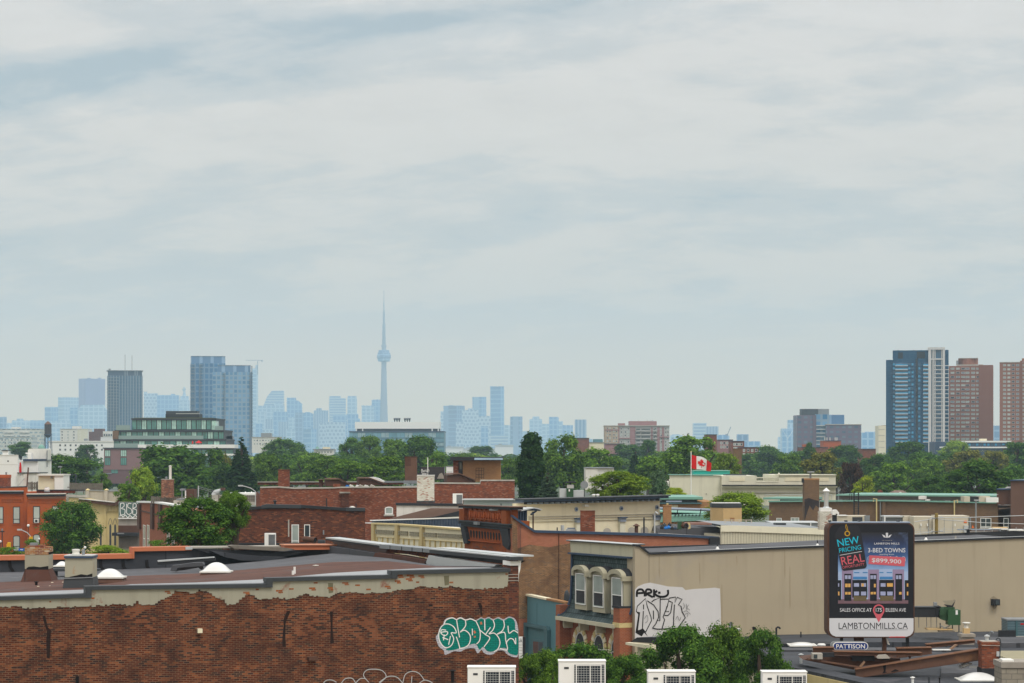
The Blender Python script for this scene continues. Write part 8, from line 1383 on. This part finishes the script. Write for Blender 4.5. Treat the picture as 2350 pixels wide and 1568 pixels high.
def onroof(name, mat, u0, u1, v0, v1, h, parent=None):           # a low roof step following the image rows on the roof plane
    y0 = (EYE - ZR - h) * FPX / (v1 - V0); y1 = (EYE - ZR - h) * FPX / (v0 - V0)
    p = [Vector((X(u0, y0), y0)), Vector((X(u1, y0), y0)), Vector((X(u1, y1), y1)), Vector((X(u0, y1), y1))]; l_ = [loc(b, Vector((a.x, a.y, 0)))[:2] for a in p]
    return MB().extr(l_, ZR + .005, ZR + h).build(name, mat, b.T)
onroof('roof_step', M['mem_dark'], 1985, 2222, 1462, 1474, .28); onroof('roof_step', M['mem_grey'], 1770, 2240, 1486, 1492, .1); onroof('roof_step', M['tar'], 1700, 1905, 1473, 1478, .2); onroof('upper_roof', M['mem_grey'], 2200, 2420, 1462, 1476, .25); onroof('grey_ledge', M['mem_grey'], 2160, 2420, 1528, 1548, .12)
b = B('corrugated_roof', 'pale yellowish corrugated sheet lying on the dark roof at the picture edge', 'roof', 2296, 118, 2420); mb = MB(); zr_ = ZR - b.z + .12
mb.box(0, 5, -3.6, 3.2, ZR + .01, zr_)
for i in range(12): mb.box(0, 5, -3.5 + i * .56, -3.22 + i * .56, zr_ + .001, zr_ + .07)
mb.build('sheet_corrugation', plain('yellowed_sheet', (.44, .41, .31), .7, .1, 2), b.T)
# billboard
Yb_ = 111.0
b = B('billboard', 'tall rounded billboard advertising new town homes, in a rusty dark frame', 'billboard', 1893, Yb_, 2098)
def rr(u0, v0, u1, v1, r, n=5):
    o = []
    for cx_, cy_, a0 in ((u1 - r, v0 + r, 0), (u0 + r, v0 + r, 90), (u0 + r, v1 - r, 180), (u1 - r, v1 - r, 270)):
        o += [(cx_ + r * math.cos(R(a0 + 90 * i / n)), cy_ - r * math.sin(R(a0 + 90 * i / n))) for i in range(n + 1)]
    return o
bl = plain('poster_black', (.012, .013, .018), .45, .2, 2); pw = plain('poster_white', (.74, .75, .78), .5, .03)
b.poly('frame', M['rustdk'], rr(1899, 1199.5, 2098, 1463.5, 17), -.10, 1.25); b.poly('face', bl, rr(1902.5, 1203, 2095.5, 1461, 15), -.115, -.101)
mb = MB(); b.rect(mb, 1905, 1197.6, 2088, 1200.4, -.14, .5); mb.build('top_rail', M['pipe_bl'], b.T); [b.box('top_bracket', M['dkgrey'], u, 1194.5, u + 5, 1198, 0, .4) for u in (1903, 1940, 1970, 2060)]
b.poly('white_panel', pw, [(1902.5, 1418.5), (2095.5, 1418.5), (2095.5, 1446)] + rr(1902.5, 1203, 2095.5, 1461, 15)[-5:][::-1] * 0 + [(2093, 1453), (2088, 1458), (2080, 1461), (1918, 1461), (1910, 1458), (1905, 1453), (1902.5, 1446)], -.119, -.1155)
pm_, pt, pb_ = new_mat('poster_sky'); ov, s_ = objvec(pt); zt_, zb_ = Z(1222, Yb_), Z(1330, Yb_)
fr0 = MATH(pt, 'DIVIDE', MATH(pt, 'SUBTRACT', s_[2], zb_), zt_ - zb_, clamp=True); nn = NOISE(pt, ov, 1.1, 6, .65, .6)
pt.links.new(MIX(pt, RAMP(pt, nn, [(.5, 0), (.7, .55)]), RAMP(pt, fr0, [(0, (.42, .56, .78)), (.25, (.22, .36, .62)), (.5, (.03, .09, .25)), (.8, (.012, .025, .08)), (1, (.012, .013, .018))]), (.10, .17, .33)), pb_.inputs['Base Color']); pb_.inputs['Roughness'].default_value = .5
b.box('poster_picture', pm_, 1922.5, 1222, 2083, 1385, -.119, -.1155)
def zu(x, y): return (1762.5 + x / 4, 1009.8 + y / 4)
def zl(x, y): return (1762.5 + x / 4, 1231.3 + y / 4)
def prints(name, mat, rects, d0, d1=None):
    mb = MB(); [b.rect(mb, *zl(x0, y0), *zl(x1, y1), d0, d1 or d0 + .003) for x0, y0, x1, y1 in rects]; return mb.build(name, mat, b.T)
prints('printed_wall_print', plain('print_white_wall', (.45, .55, .75), .5, .05), [(640, 330, 690, 390), (780, 300, 915, 395), (1016, 300, 1142, 395), (1243, 320, 1280, 390)], -.1225)
prints('printed_pier_print', plain('print_lilac', (.34, .28, .40), .5, .1, 2), [(675, 308, 778, 605), (915, 302, 1015, 605), (1140, 302, 1245, 605)], -.1260)
prints('printed_ground_print', plain('print_ground', (.20, .13, .15), .6, .3, 4), [(640, 575, 1283, 615)], -.1290)
prints('printed_dark_front_print', bl, [(697, 342, 762, 590), (932, 342, 994, 590), (1165, 342, 1228, 590), (640, 400, 668, 585), (770, 398, 908, 560), (1017, 398, 1152, 560), (1252, 400, 1283, 585)], -.1325)
prints('printed_rail_print', plain('print_rail', (.10, .25, .50), .5), [(778, 368, 905, 392), (1022, 368, 1140, 392), (786, 326, 835, 335), (866, 326, 910, 335), (1018, 326, 1056, 335), (1085, 326, 1135, 335)], -.1290)
prints('printed_window_print', plain('print_pale_window', (.42, .45, .62), .5, .35, 5), [(702, 356, 727, 390), (733, 356, 756, 390), (936, 356, 960, 390), (965, 356, 988, 390), (1170, 356, 1192, 390), (1197, 356, 1220, 390), (785, 428, 832, 460), (850, 428, 897, 460), (1030, 428, 1075, 460), (786, 505, 832, 540), (850, 505, 897, 540), (1028, 505, 1075, 540), (1090, 505, 1140, 540), (640, 430, 650, 460)], -.1360)
prints('printed_lit_window_print', plain('print_lit_window', (.75, .48, .22), .5, .3, 5), [(704, 432, 728, 464), (732, 432, 754, 464), (1088, 428, 1142, 460), (704, 508, 727, 532), (732, 508, 755, 532), (938, 508, 960, 530), (965, 508, 986, 530), (1199, 508, 1222, 532), (640, 505, 652, 540), (1270, 430, 1283, 460), (1270, 505, 1283, 540), (968, 434, 985, 466), (855, 430, 875, 458)], -.1395)
prints('printed_shrub_print', plain('print_shrub', (.16, .13, .08), .7, .4, 6), [(782, 545, 900, 590), (1025, 545, 1148, 590)], -.1360)
tagm = plain('poster_tag', (.022, .022, .028), .5, .15, 2); cy = plain('poster_cyan', (.10, .55, .72), .5, .03); pkm = plain('poster_pink', (.62, .17, .20), .5, .04); gold = plain('poster_gold', (.55, .36, .10), .5, .1)
b.poly('price_tag', tagm, [zu(*p) for p in ((608, 885), (614, 860), (650, 800), (668, 792), (806, 780), (826, 790), (848, 835), (902, 1150), (898, 1168), (880, 1178), (695, 1200), (676, 1190))], -.1420, -.1400)
mb = MB(); c_ = b.h(*zu(724, 858)); k = Yb_ / FPX
n = 20; vs = [(c_[0] + r_ * k * math.cos(6.2832 * i / n), -.146, c_[1] + r_ * k * math.sin(6.2832 * i / n)) for i in range(n) for r_ in (4.0, 6.4)]; mb.add(vs, [(2 * i, 2 * i + 1, (2 * i + 3) % (2 * n), (2 * i + 2) % (2 * n)) for i in range(n)]); stroke(mb, b, [zu(728, 842), (zu(708, 800)), zu(714, 776), zu(722, 800), zu(732, 842)], 1.1, -.149); mb.build('gold_ring_print', gold, b.T)
def T_(s, bl_, br_, tl_, mat, zf=zu, d=-.146, bold=0): lettering(b, s, zf(*bl_), zf(*br_), zf(*tl_), mat, d, b.T, bold=bold)
T_('NEW', (640, 980), (838, 946), (628, 916), cy, bold=.004); T_('PRICING', (652, 1036), (852, 1003), (646, 995), cy); T_('REAL', (675, 1150), (884, 1114), (662, 1076), pkm, bold=.004); T_('OPPORTUNITY', (680, 1183), (882, 1149), (677, 1160), pkm)
mb = MB(); stroke(mb, b, [zu(655, 1058), zu(858, 1022)], 1.1, -.146, False); mb.build('rule_print', pw, b.T)
mb = MB()
for q_ in ([(1042, 866), (1066, 876), (1080, 898), (1058, 892)], [(1132, 866), (1108, 876), (1094, 898), (1116, 892)], [(1078, 852), (1098, 852), (1098, 890), (1087, 900), (1078, 890)]): mb.sheet(b.hs([zu(*p) for p in q_]), -.124)
mb.build('crest_emblem', pw, b.T)
T_('THE TOWNS OF', (1040, 926), (1136, 926), (1040, 919), M['conc'], d=-.124); T_('LAMBTON MILLS', (972, 960), (1202, 960), (972, 942), pw, d=-.124, bold=.01); T_('3-BED TOWNS', (915, 1032), (1257, 1032), (915, 992), pw, d=-.124, bold=.012); T_('starting from', (1020, 1060), (1153, 1060), (1020, 1042), pw, d=-.124)
mb = MB(); [stroke(mb, b, [zu(*p) for p in q_], .8, -.1235 - i * .0003) for i, q_ in enumerate(([(925, 1072), (914, 1076), (914, 1100)], [(1108, 1078), (1120, 1068), (1132, 1078)], [(1164, 1078), (1176, 1068), (1188, 1078)], [(1222, 1080), (1240, 1070), (1256, 1084), (1256, 1110), (1246, 1118)]))]; mb.build('covered_price_print', pw, b.T)
b.poly('price_label', pkm, [zu(*p) for p in ((927, 1058), (1258, 1078), (1250, 1160), (918, 1138))], -.1290, -.1260); T_('$899,900', (948, 1126), (1218, 1142), (950, 1082), pw, d=-.132, bold=.012)
T_('SALES OFFICE AT', (657, 690), (948, 690), (657, 657), pw, zl, -.119, .006); T_('EILEEN AVE', (1077, 690), (1262, 690), (1077, 657), pw, zl, -.119, .006)
pin = [zl(1013 + 53 * math.cos(a), 675 - 53 * math.sin(a)) for a in rng(-.45, math.pi + .45, 18)] + [zl(1003, 770), zl(1013, 788), zl(1023, 770)]; MB().sheet(b.hs(pin), -.123).build('map_pin_print', pkm, b.T); MB().sheet(b.hs([zl(1013 + 39 * math.cos(a), 673 - 39 * math.sin(a)) for a in rng(0, 6, 20)]), -.126).build('map_pin_disc_print', bl, b.T); T_('175', (985, 691), (1041, 691), (985, 656), pw, zl, -.129, .01)
T_('LAMBTONMILLS.CA', (645, 848), (1280, 848), (645, 790), bl, zl, -.123); prints('fine_print', M['grey'], [(650, 854, 1278, 858)], -.123); b.box('red_edge_print', M['redp'], 2040, 1460.6, 2076, 1462.4, -.12, -.1)
for u0, u1, mt in ((1932, 1937, 'tar'), (1964, 1985, 'rustdk'), (2029, 2037, 'rust'), (2084, 2089, 'tar')): b.box('post', M[mt], u0, 1462, u1, 1500, .3, .7)
mb = MB(); mb.prism(b.hs([(2034, 1464), (2037, 1466), (2042, 1478), (2043, 1481), (2038, 1479)]), .1, .25); mb.build('hanging_strip', M['dirtywhite'], b.T)
b = B('maker_sign', 'navy pill shaped sign lettered in white under the billboard', 'sign', 1906, Yb_ - .8, 1993); b.poly('backing', M['grey'], rr(1907, 1472.6, 1990, 1493, 9.5), .06, .3); b.poly('border', M['white'], rr(1911.5, 1474, 1992.5, 1492, 8.6), 0, .055); b.poly('navy_panel', plain('sign_navy', (.025, .05, .19), .4, .05), rr(1913.2, 1475.6, 1990.8, 1490.6, 7.4), -.012, -.001); lettering(b, 'PATTISON', (1919, 1488.6), (1985, 1488.6), (1919, 1478.4), M['white'], -.018, b.T, bold=.012)
b = B('number_plate', 'small board numbered in blue beside the navy pill sign', 'sign', 1864, Yb_ - 1, 1884); b.box('bracket', M['rust'], 1866, 1484, 1908, 1493, .05, .2); b.box('board', M['dirtywhite'], 1865, 1487, 1882.5, 1493.6, 0, .045); lettering(b, '0580A', (1866.4, 1492.8), (1881.4, 1492.8), (1866.4, 1488), M['blue'], -.006, b.T, bold=.01)
b = B('billboard_steelwork', 'rusty brown steel girders carrying the billboard across the dark roof', 'steel frame', 1850, 110, 2260)
def girder(p, fl=1.6, dd=(0, .3), mat='rust', name='girder'):
    g = b.poly(name, M[mat], p, dd[0] + .1, dd[1] - .1); (a, c, d_, e) = p
    b.poly('flange', plain('flange_rust', (.24, .135, .09), .8, .3, 2) if 'flange_rust' not in bpy.data.materials else bpy.data.materials['flange_rust'], [a, c, (c[0], c[1] + fl), (a[0], a[1] + fl)], dd[0] - .04, dd[1] + .1, g); b.poly('flange', M['rustdk'], [e, d_, (d_[0], d_[1] - fl * .8), (e[0], e[1] - fl * .8)], dd[0] - .04, dd[1] + .1, g); return g
girder([(1953.5, 1529), (2254, 1481), (2254, 1507), (1956, 1550)], 2, (-1.4, -1.0)); girder([(2062, 1489), (2254, 1474.5), (2254, 1482), (2142, 1490), (2142, 1497)], 1.4, (1.6, 2.0)) if False else girder([(2140, 1485), (2254, 1474.6), (2254, 1482), (2140, 1495)], 1.4, (1.6, 2.0))
girder([(2060, 1488), (2141, 1486.5), (2141, 1502), (2060, 1512)], 1.6, (.2, .6)); girder([(1907, 1491), (2108, 1494), (2108, 1502), (1907, 1500)], 1.4, (-.9, -.5)); girder([(1864, 1484.6), (1912, 1484), (1912, 1497), (1864, 1497)], 1.2, (-.4, -.1))
b.poly('rail', M['rust'], [(1848, 1506.5), (1966, 1526), (1966, 1529), (1848, 1510)], -1.0, -.7); b.poly('brace', plain('pale_rust', (.30, .20, .14), .85), [(1965, 1526), (1976, 1513), (1978, 1515), (1969, 1527)], -1.1, -.8)
b.poly('deck_plate', M['rustdk'], [(1840, 1512), (1912, 1503), (2062, 1510), (2062, 1516), (1966, 1528), (1955, 1535)], -.5, 1.4); b.box('footing', M['tar'], 1951, 1500, 2002, 1514, -.7, .4); b.box('footing', M['tar'], 2020, 1502, 2036, 1512, -.6, .2); b.box('floodlight', M['conc'], 1857, 1495, 1880, 1508, -1.2, -.7); b.box('floodlight_lens', M['pane'], 1860, 1497, 1868, 1506, -1.24, -1.201); b.box('floodlight_arm', M['tar'], 1880, 1494, 1908, 1504, -1, -.8)
b.poly('brace', M['rust'], [(2080, 1503), (2084, 1500), (2086, 1507), (2083, 1510)], -.6, -.4); b.poly('pale_strut', bpy.data.materials['pale_rust'], [(2184, 1492), (2198, 1481), (2202, 1482), (2190, 1492)], .4, .7); b.box('white_offcut', M['white'], 2143, 1492.4, 2185, 1494.2, .3, .6)
mb = MB(); [mb.prism(b.hs(q_), -1.3 - .006, -1.301) for q_ in ([(2016, 1520), (2024, 1519), (2022, 1536), (2026, 1537), (2014, 1541), (2018, 1534)], [(2034, 1536), (2044, 1530), (2052, 1533), (2050, 1537), (2036, 1540)])]; mb.build('peeled_stain', M['stain'], b.T)
b.poly('lamp_shade', M['conc'], [(2003, 1504), (2008, 1499), (2026, 1498), (2035, 1505), (2032, 1507), (2006, 1507)], -1.1, -.9)
# chimneys, skylights, vents, units on the low roof
c = chimney('chimney', 'brown brick chimney with a silver cap pot and a conduit up its side', 2254, 1478, 2294, 1535, 107.5, BR['red'], .9)
c.box('corbel', BR['red'], 2252, 1474, 2296, 1482, -.05, .95); c.box('crown', M['conc'], 2255, 1472.4, 2290, 1474, .1, .8); c.box('tar_base', M['tar'], 2252, 1534, 2297, 1552, -.1, 1.0); c.box('mortar_band', M['conc'], 2253.5, 1481, 2294.5, 1482.2, -.06, -.051)
k = 107.5 / FPX; x = c.h(2269, 1465)[0]; mb = MB(); mb.lathe([(4 * k, Z(1473, 107.5)), (4 * k, Z(1464, 107.5)), (6.2 * k, Z(1463, 107.5)), (6 * k, Z(1460, 107.5)), (.02, Z(1458, 107.5))], x, .4, 14); mb.build('flue', M['ltgrey'], c.T); mb = MB(); p_ = c.hs([(2285, 1468), (2289, 1464), (2294, 1466), (2296, 1476), (2294, 1500), (2292, 1530), (2297, 1544)]); mb.tube([(x_, -.06, z_) for x_, z_ in p_], .03, 6); mb.build('conduit', M['dkgrey'], c.T); c.box('junction_box', M['ltgrey'], 2286, 1495, 2292.5, 1506, -.12, -.051)
c = chimney('chimney', 'short weathered stone chimney with a terracotta pot and white cowl', 2207, 1458, 2236, 1480, 121, M['stone'], .8, M['stone'], 3, 1.4)
c.box('pot', M['ply'], 2214, 1443, 2228, 1455, .2, .6); k = 121 / FPX; mb = MB(); mb.lathe([(5 * k, Z(1443, 121)), (4.4 * k, Z(1436, 121)), (7 * k, Z(1433, 121)), (9.5 * k, Z(1432, 121)), (9.5 * k, Z(1430, 121)), (6 * k, Z(1429.4, 121))], c.h(2221, 1440)[0], .4, 14); mb.build('cowl', M['dirtywhite'], c.T); mb = MB(); x0, x1, z0_, z1_ = c.r4(2205, 1456, 2238, 1462); mb.box(x0, x1, -.1, .9, z0_, z1_); mb.build('shoulder', M['stone'], c.T)
skylight('flat white skylight just beyond the number board', 1813, 1877, 1475, 1482, 1491.5, 124, 'tar', 1.6); skylight('big white domed skylight at the bottom edge beside the brown brick chimney', 2204, 2300, 1544, 1562, 1572, 106.6, 'tar', 1.5)
c = B('vent_cowl', 'low round white roof vent behind the number board', 'vent', 1877, 121, 1898); mb = MB(); k = 121 / FPX; mb.lathe([(9 * k, Z(1487, 121)), (10 * k, Z(1481, 121)), (7 * k, Z(1478.5, 121)), (.02, Z(1478, 121))], c.h(1887.5, 1480)[0], .4, 14); mb.build('cowl', M['dome'], c.T); mb = MB(); mb.lathe([(10.6 * k, Z(1490, 121)), (10.6 * k, Z(1487, 121))], c.h(1887.5, 1480)[0], .4, 14); mb.build('base', M['tar'], c.T)
vent('white capped pipe vent at the corner of the girders', 1840, 1504, 1524, 3.4, 111.5, M['ltgrey'], cap=3); vent('black gooseneck vent pipe against the beige wall', 1783, 1440, 1466, 2.2, 130, M['tar'], bend=True); vent('short black pipe stub before the beige wall near the billboard', 1839.5, 1451, 1464, 1.6, 131, M['tar']); vent('grey bent vent pipe behind the brown brick chimney', 2274, 1450, 1478, 1.8, 119, M['grey'], bend=True)
vent('white blue topped pipe at the very bottom of the roof', 2097, 1557, 1580, 3, 103.5, M['white'], cap=2.5); vent('grey square post at the bottom of the roof', 2135, 1555, 1580, 2.2, 103.6, M['dkgrey']); vent('small black finial pipe at the bottom of the roof', 2159, 1558, 1580, 1.6, 103.4, M['stain'], cap=2)
c = B('cable_coil', 'tangle of loose cable and white offcuts at the chimney foot', 'cable', 2190, 108.6, 2256); mb = MB(); gr_ = random.Random(9)
for i in range(7): cx_, cy_ = c.h(2216 + gr_.uniform(-8, 8), 1529 + gr_.uniform(-3, 3)); r_ = gr_.uniform(.12, .3); mb.tube([(cx_ + r_ * math.cos(t), .2 + .2 * math.sin(t) + i * .03, cy_ + r_ * .35 * math.sin(t * 1.3)) for t in rng(0, 6, 14)], .014, 5)
mb.build('cable', M['conc'], c.T); c.box('offcut', M['white'], 2228, 1530, 2254, 1534, .2, .3)
c = B('stone_pier', 'grey stone block pier with a pale coping at the bottom corner', 'pier', 2296, 104, 2420); c.box('shaft', BR['stonb'], 2299, 1533, 2425, 1700, 0, 1.6); c.box('coping', M['stone'], 2297, 1520, 2425, 1533, -.06, 1.7); c.box('white_sheet', M['white'], 2304, 1515.5, 2330, 1519.8, .3, 1.0)
c = B('exhaust_fan', 'green centrifugal exhaust fan fed by a long black duct on steel legs', 'exhaust fan', 2095, 127, 2205)
c.box('duct', M['tar'], 2094, 1395, 2150, 1417.5, .2, 1.0); c.poly('duct_taper', M['tar'], [(2150, 1393), (2160, 1392), (2160, 1418), (2150, 1417.5)], .15, 1.05); c.box('duct_edge', M['dkgrey'], 2094, 1393.6, 2158, 1395.2, .15, 1.05)
mb = MB(); k = 127 / FPX; x, z = c.h(2171, 1410); mb.prism([(x + 15 * k * math.cos(a), z + 15 * k * math.sin(a)) for a in rng(0, 6.0, 20)], 0, .8); mb.build('scroll_housing', M['green'], c.T); c.box('motor_box', plain('bright_green_metal', (.045, .10, .05), .45, .08), 2174, 1399.5, 2202.5, 1434, -.25, .55); c.box('inlet_collar', M['green'], 2157, 1397, 2166, 1412, -.08, .1); c.box('motor_top', M['green'], 2160, 1394, 2192, 1400, .1, .6); c.box('label_plate', M['white'], 2191, 1400, 2196, 1410, -.26, -.251)
c.poly('rain_hood', plain('hood_metal', (.36, .33, .26), .5), [(2163, 1379), (2194, 1378), (2185, 1390), (2172, 1388)], .1, .12); c.poly('rain_hood_side', M['tar'], [(2185, 1388), (2194, 1378), (2188, 1394), (2188, 1402), (2178, 1394), (2170, 1389)], .121, .6)
for u in (2112, 2130, 2140, 2153): c.box('leg', M['grey'], u, 1417.5, u + 1, 1442, .5, .56)
for u in (2157, 2185, 2200): c.box('leg', M['dkgrey'], u, 1430, u + 2, 1448 if u < 2200 else 1456, .0, .08)
mb = MB(); p0, p1 = c.h(2158, 1436), c.h(2180, 1446); mb.tube([(p0[0], 0, p0[1]), (p1[0], 0, p1[1])], .03, 5); p0, p1 = c.h(2180, 1436), c.h(2160, 1446); mb.tube([(p0[0], .0, p0[1]), (p1[0], .0, p1[1])], .03, 5); mb.build('cross_brace', M['grey'], c.T); c.box('timber_sleeper', M['ply'], 2128, 1443, 2185, 1446, -.2, .8); c.box('timber_sleeper', M['wood'], 2153, 1447, 2188, 1449.6, -.4, .2); c.box('control_box', M['grey'], 2147, 1384, 2154, 1392, .4, .7)
c = B('air_conditioner', 'large grey louvred condenser cut by the picture edge', 'air conditioner', 2310, 131, 2420); lv = facade('louvres', (.035, .07, .085), (.03, .06, .075), (.12, .17, .19), 40, .09, .03, .5); c.box('casing', lv, 2312, 1424, 2420, 1460, 0, 1.6); c.box('lid', M['grey'], 2311, 1421.6, 2420, 1424.4, -.04, 1.64); c.box('corner_post', M['teal_dk'], 2331, 1424.4, 2335, 1460, -.04, -.001); c.box('badge', M['redp'], 2342, 1431, 2350, 1433.6, -.02, -.001); c.box('base', M['conc'], 2330, 1460, 2420, 1463.6, -.2, 1.7); c.box('plinth', M['tar'], 2290, 1446, 2328, 1464, -.4, -.1)
c = B('satellite_dish', 'grey satellite dish on the beige wall above the street trees', 'satellite dish', 1668, 132, 1690); k = 132 / FPX; mb = MB(); x, z = c.h(1678, 1437); mb.add([(x + 5 * k * math.cos(a) - .02, .1 * math.cos(a), z + 10 * k * math.sin(a)) for a in rng(0, 5.9, 16)] + [(x + .12, .3, z)], [(i, (i + 1) % 16, 16) for i in range(16)]); mb.build('dish', M['grey'], c.T); c.box('receiver', M['white'], 1691, 1442, 1698, 1448, -.2, 0); mb = MB(); p0, p1 = c.h(1680, 1446), c.h(1694, 1446); mb.tube([(p0[0], .1, p0[1]), (p1[0], -.1, p1[1])], .025, 5); p1 = c.h(1680, 1470); mb.tube([(p0[0], .2, p0[1]), (p1[0], .2, p1[1])], .03, 5); mb.build('arm', M['ltgrey'], c.T)
c = B('vent_cowl', 'black hooded exhaust on the beige wall beside the satellite dish', 'vent', 1724, 132.5, 1736); c.poly('hood', M['stain'], [(1726, 1440), (1728, 1438), (1733, 1439), (1735, 1443), (1735, 1452), (1732, 1452), (1731, 1446), (1727, 1446)], -.3, 0); c.box('flange', M['tar'], 1731, 1446, 1736, 1458, -.08, -.002)

# ================================================================== OUR OWN ROOF EDGE WITH FOUR HEAT PUMPS
ZO = 10.9; M['acw'] = plain('weathered_white_enamel', (.98, .98, .95), .4, .05, 3, .22, spec=.5)
b = B('near_roof', 'flat roof just below the camera carrying the white heat pumps', 'building', 900, 38, 2300); x0, x1 = X(1000, 45) - b.A.x, X(2000, 45) - b.A.x
MB().box(x0, x1, 3, 10, 0, ZO).build('wall', M['conc'], b.T); MB().box(x0 - .1, x1 + .1, 2.9, 10.1, ZO + .001, ZO + .06).build('roof', M['mem_grey'], b.T)
for i, (u0, u1, v0, us, Y, lab) in enumerate(((1073, 1183, 1530, 1109, 45, 'white heat pump in front of the brick building corner below the teal graffiti'), (1282, 1390, 1516, 1318, 45.4, 'white heat pump standing highest, between the two leafy street tree tops'), (1487, 1596, 1540, 1523, 45, 'white heat pump in front of the big street tree below the black and white graffiti'), (1750, 1852, 1541, 1783, 46, 'white heat pump beside the wood trimmed roof edge'))):
    b = B('heat_pump', lab, 'heat pump', u0, Y, u1, group='white heat pumps along the roof edge'); k = Y / FPX; hgt = 96 * k; x0, x1 = 0, b.L; zt = Z(v0 + 3, Y); xs = (us - u0) * k; dpt = .36
    MB().box(0, x1, 0, dpt, zt - hgt, zt).build('casing', M['acw'], b.T, bevel=.012); MB().box(-.01, x1 + .01, -.012, dpt + .012, zt + .001, zt + .022).build('lid', M['white'], b.T, bevel=.006)
    MB().box(xs, x1 - .025, -.004, -.0005, zt - hgt + .06, zt - .055).build('fan_recess', plain('dark_coil', (.015, .025, .04), .4, .3, 6) if i == 0 else bpy.data.materials['dark_coil'], b.T)
    g = MB(); gz0, gz1 = zt - hgt + .06, zt - .055; gx0, gx1 = xs, x1 - .025
    for j in range(15): zz_ = gz0 + (gz1 - gz0) * (j + .5) / 15; g.box(gx0, gx1, -.03, -.026, zz_ - .0035, zz_ + .0035)
    for j in range(11): xx_ = gx0 + (gx1 - gx0) * (j + .5) / 11; g.box(xx_ - .003, xx_ + .003, -.025, -.021, gz0, gz1)
    g.build('wire_grille', M['ltgrey'], b.T)
    g = MB(); g.box(gx0 + .03, gx0 + .05, -.04, -.031, gz0, gz1); g.box((gx0 + gx1) / 2 + .01, (gx0 + gx1) / 2 + .026, -.04, -.031, gz0, gz1); g.box(gx1 - .075, gx1 - .055, -.04, -.031, gz0, gz1); g.box(gx0 + .03, gx1 - .055, -.045, -.0405, gz1 - .016, gz1); g.build('grille_frame', M['white'], b.T)
    mb = MB(); mb.lathe([(.02, 0), (.02, .01)], 0, 0, 6) if False else None; n = 24; cx_, cz_ = (gx0 + gx1) / 2, (gz0 + gz1) / 2; rF = min(gx1 - gx0, gz1 - gz0) * .46; vs = [(cx_ + r_ * math.cos(6.2832 * j / n), -.012, cz_ + r_ * math.sin(6.2832 * j / n)) for j in range(n) for r_ in (rF * .96, rF)]; mb.add(vs, [(2 * j, 2 * j + 1, (2 * j + 3) % (2 * n), (2 * j + 2) % (2 * n)) for j in range(n)]); mb.build('fan_ring', M['dkgrey'], b.T)
    MB().box(.03, xs - .03, -.004, -.0005, zt - hgt + .06, zt - hgt + .32).build('service_cover', M['acw'], b.T); MB().box(xs * .35, xs * .65, -.006, -.0045, zt - .14, zt - .10).build('hand_grip', M['dkgrey'], b.T)
    for xf in (.12, x1 - .2): MB().box(xf, xf + .08, -.02, dpt + .02, ZO + .062, zt - hgt - .001).build('foot', M['dkgrey'], b.T)
vent('black topped vent pipe beside the heat pump below the teal graffiti', 1038, 1543, 1570, 4, 52, M['stain'], cap=3.5)
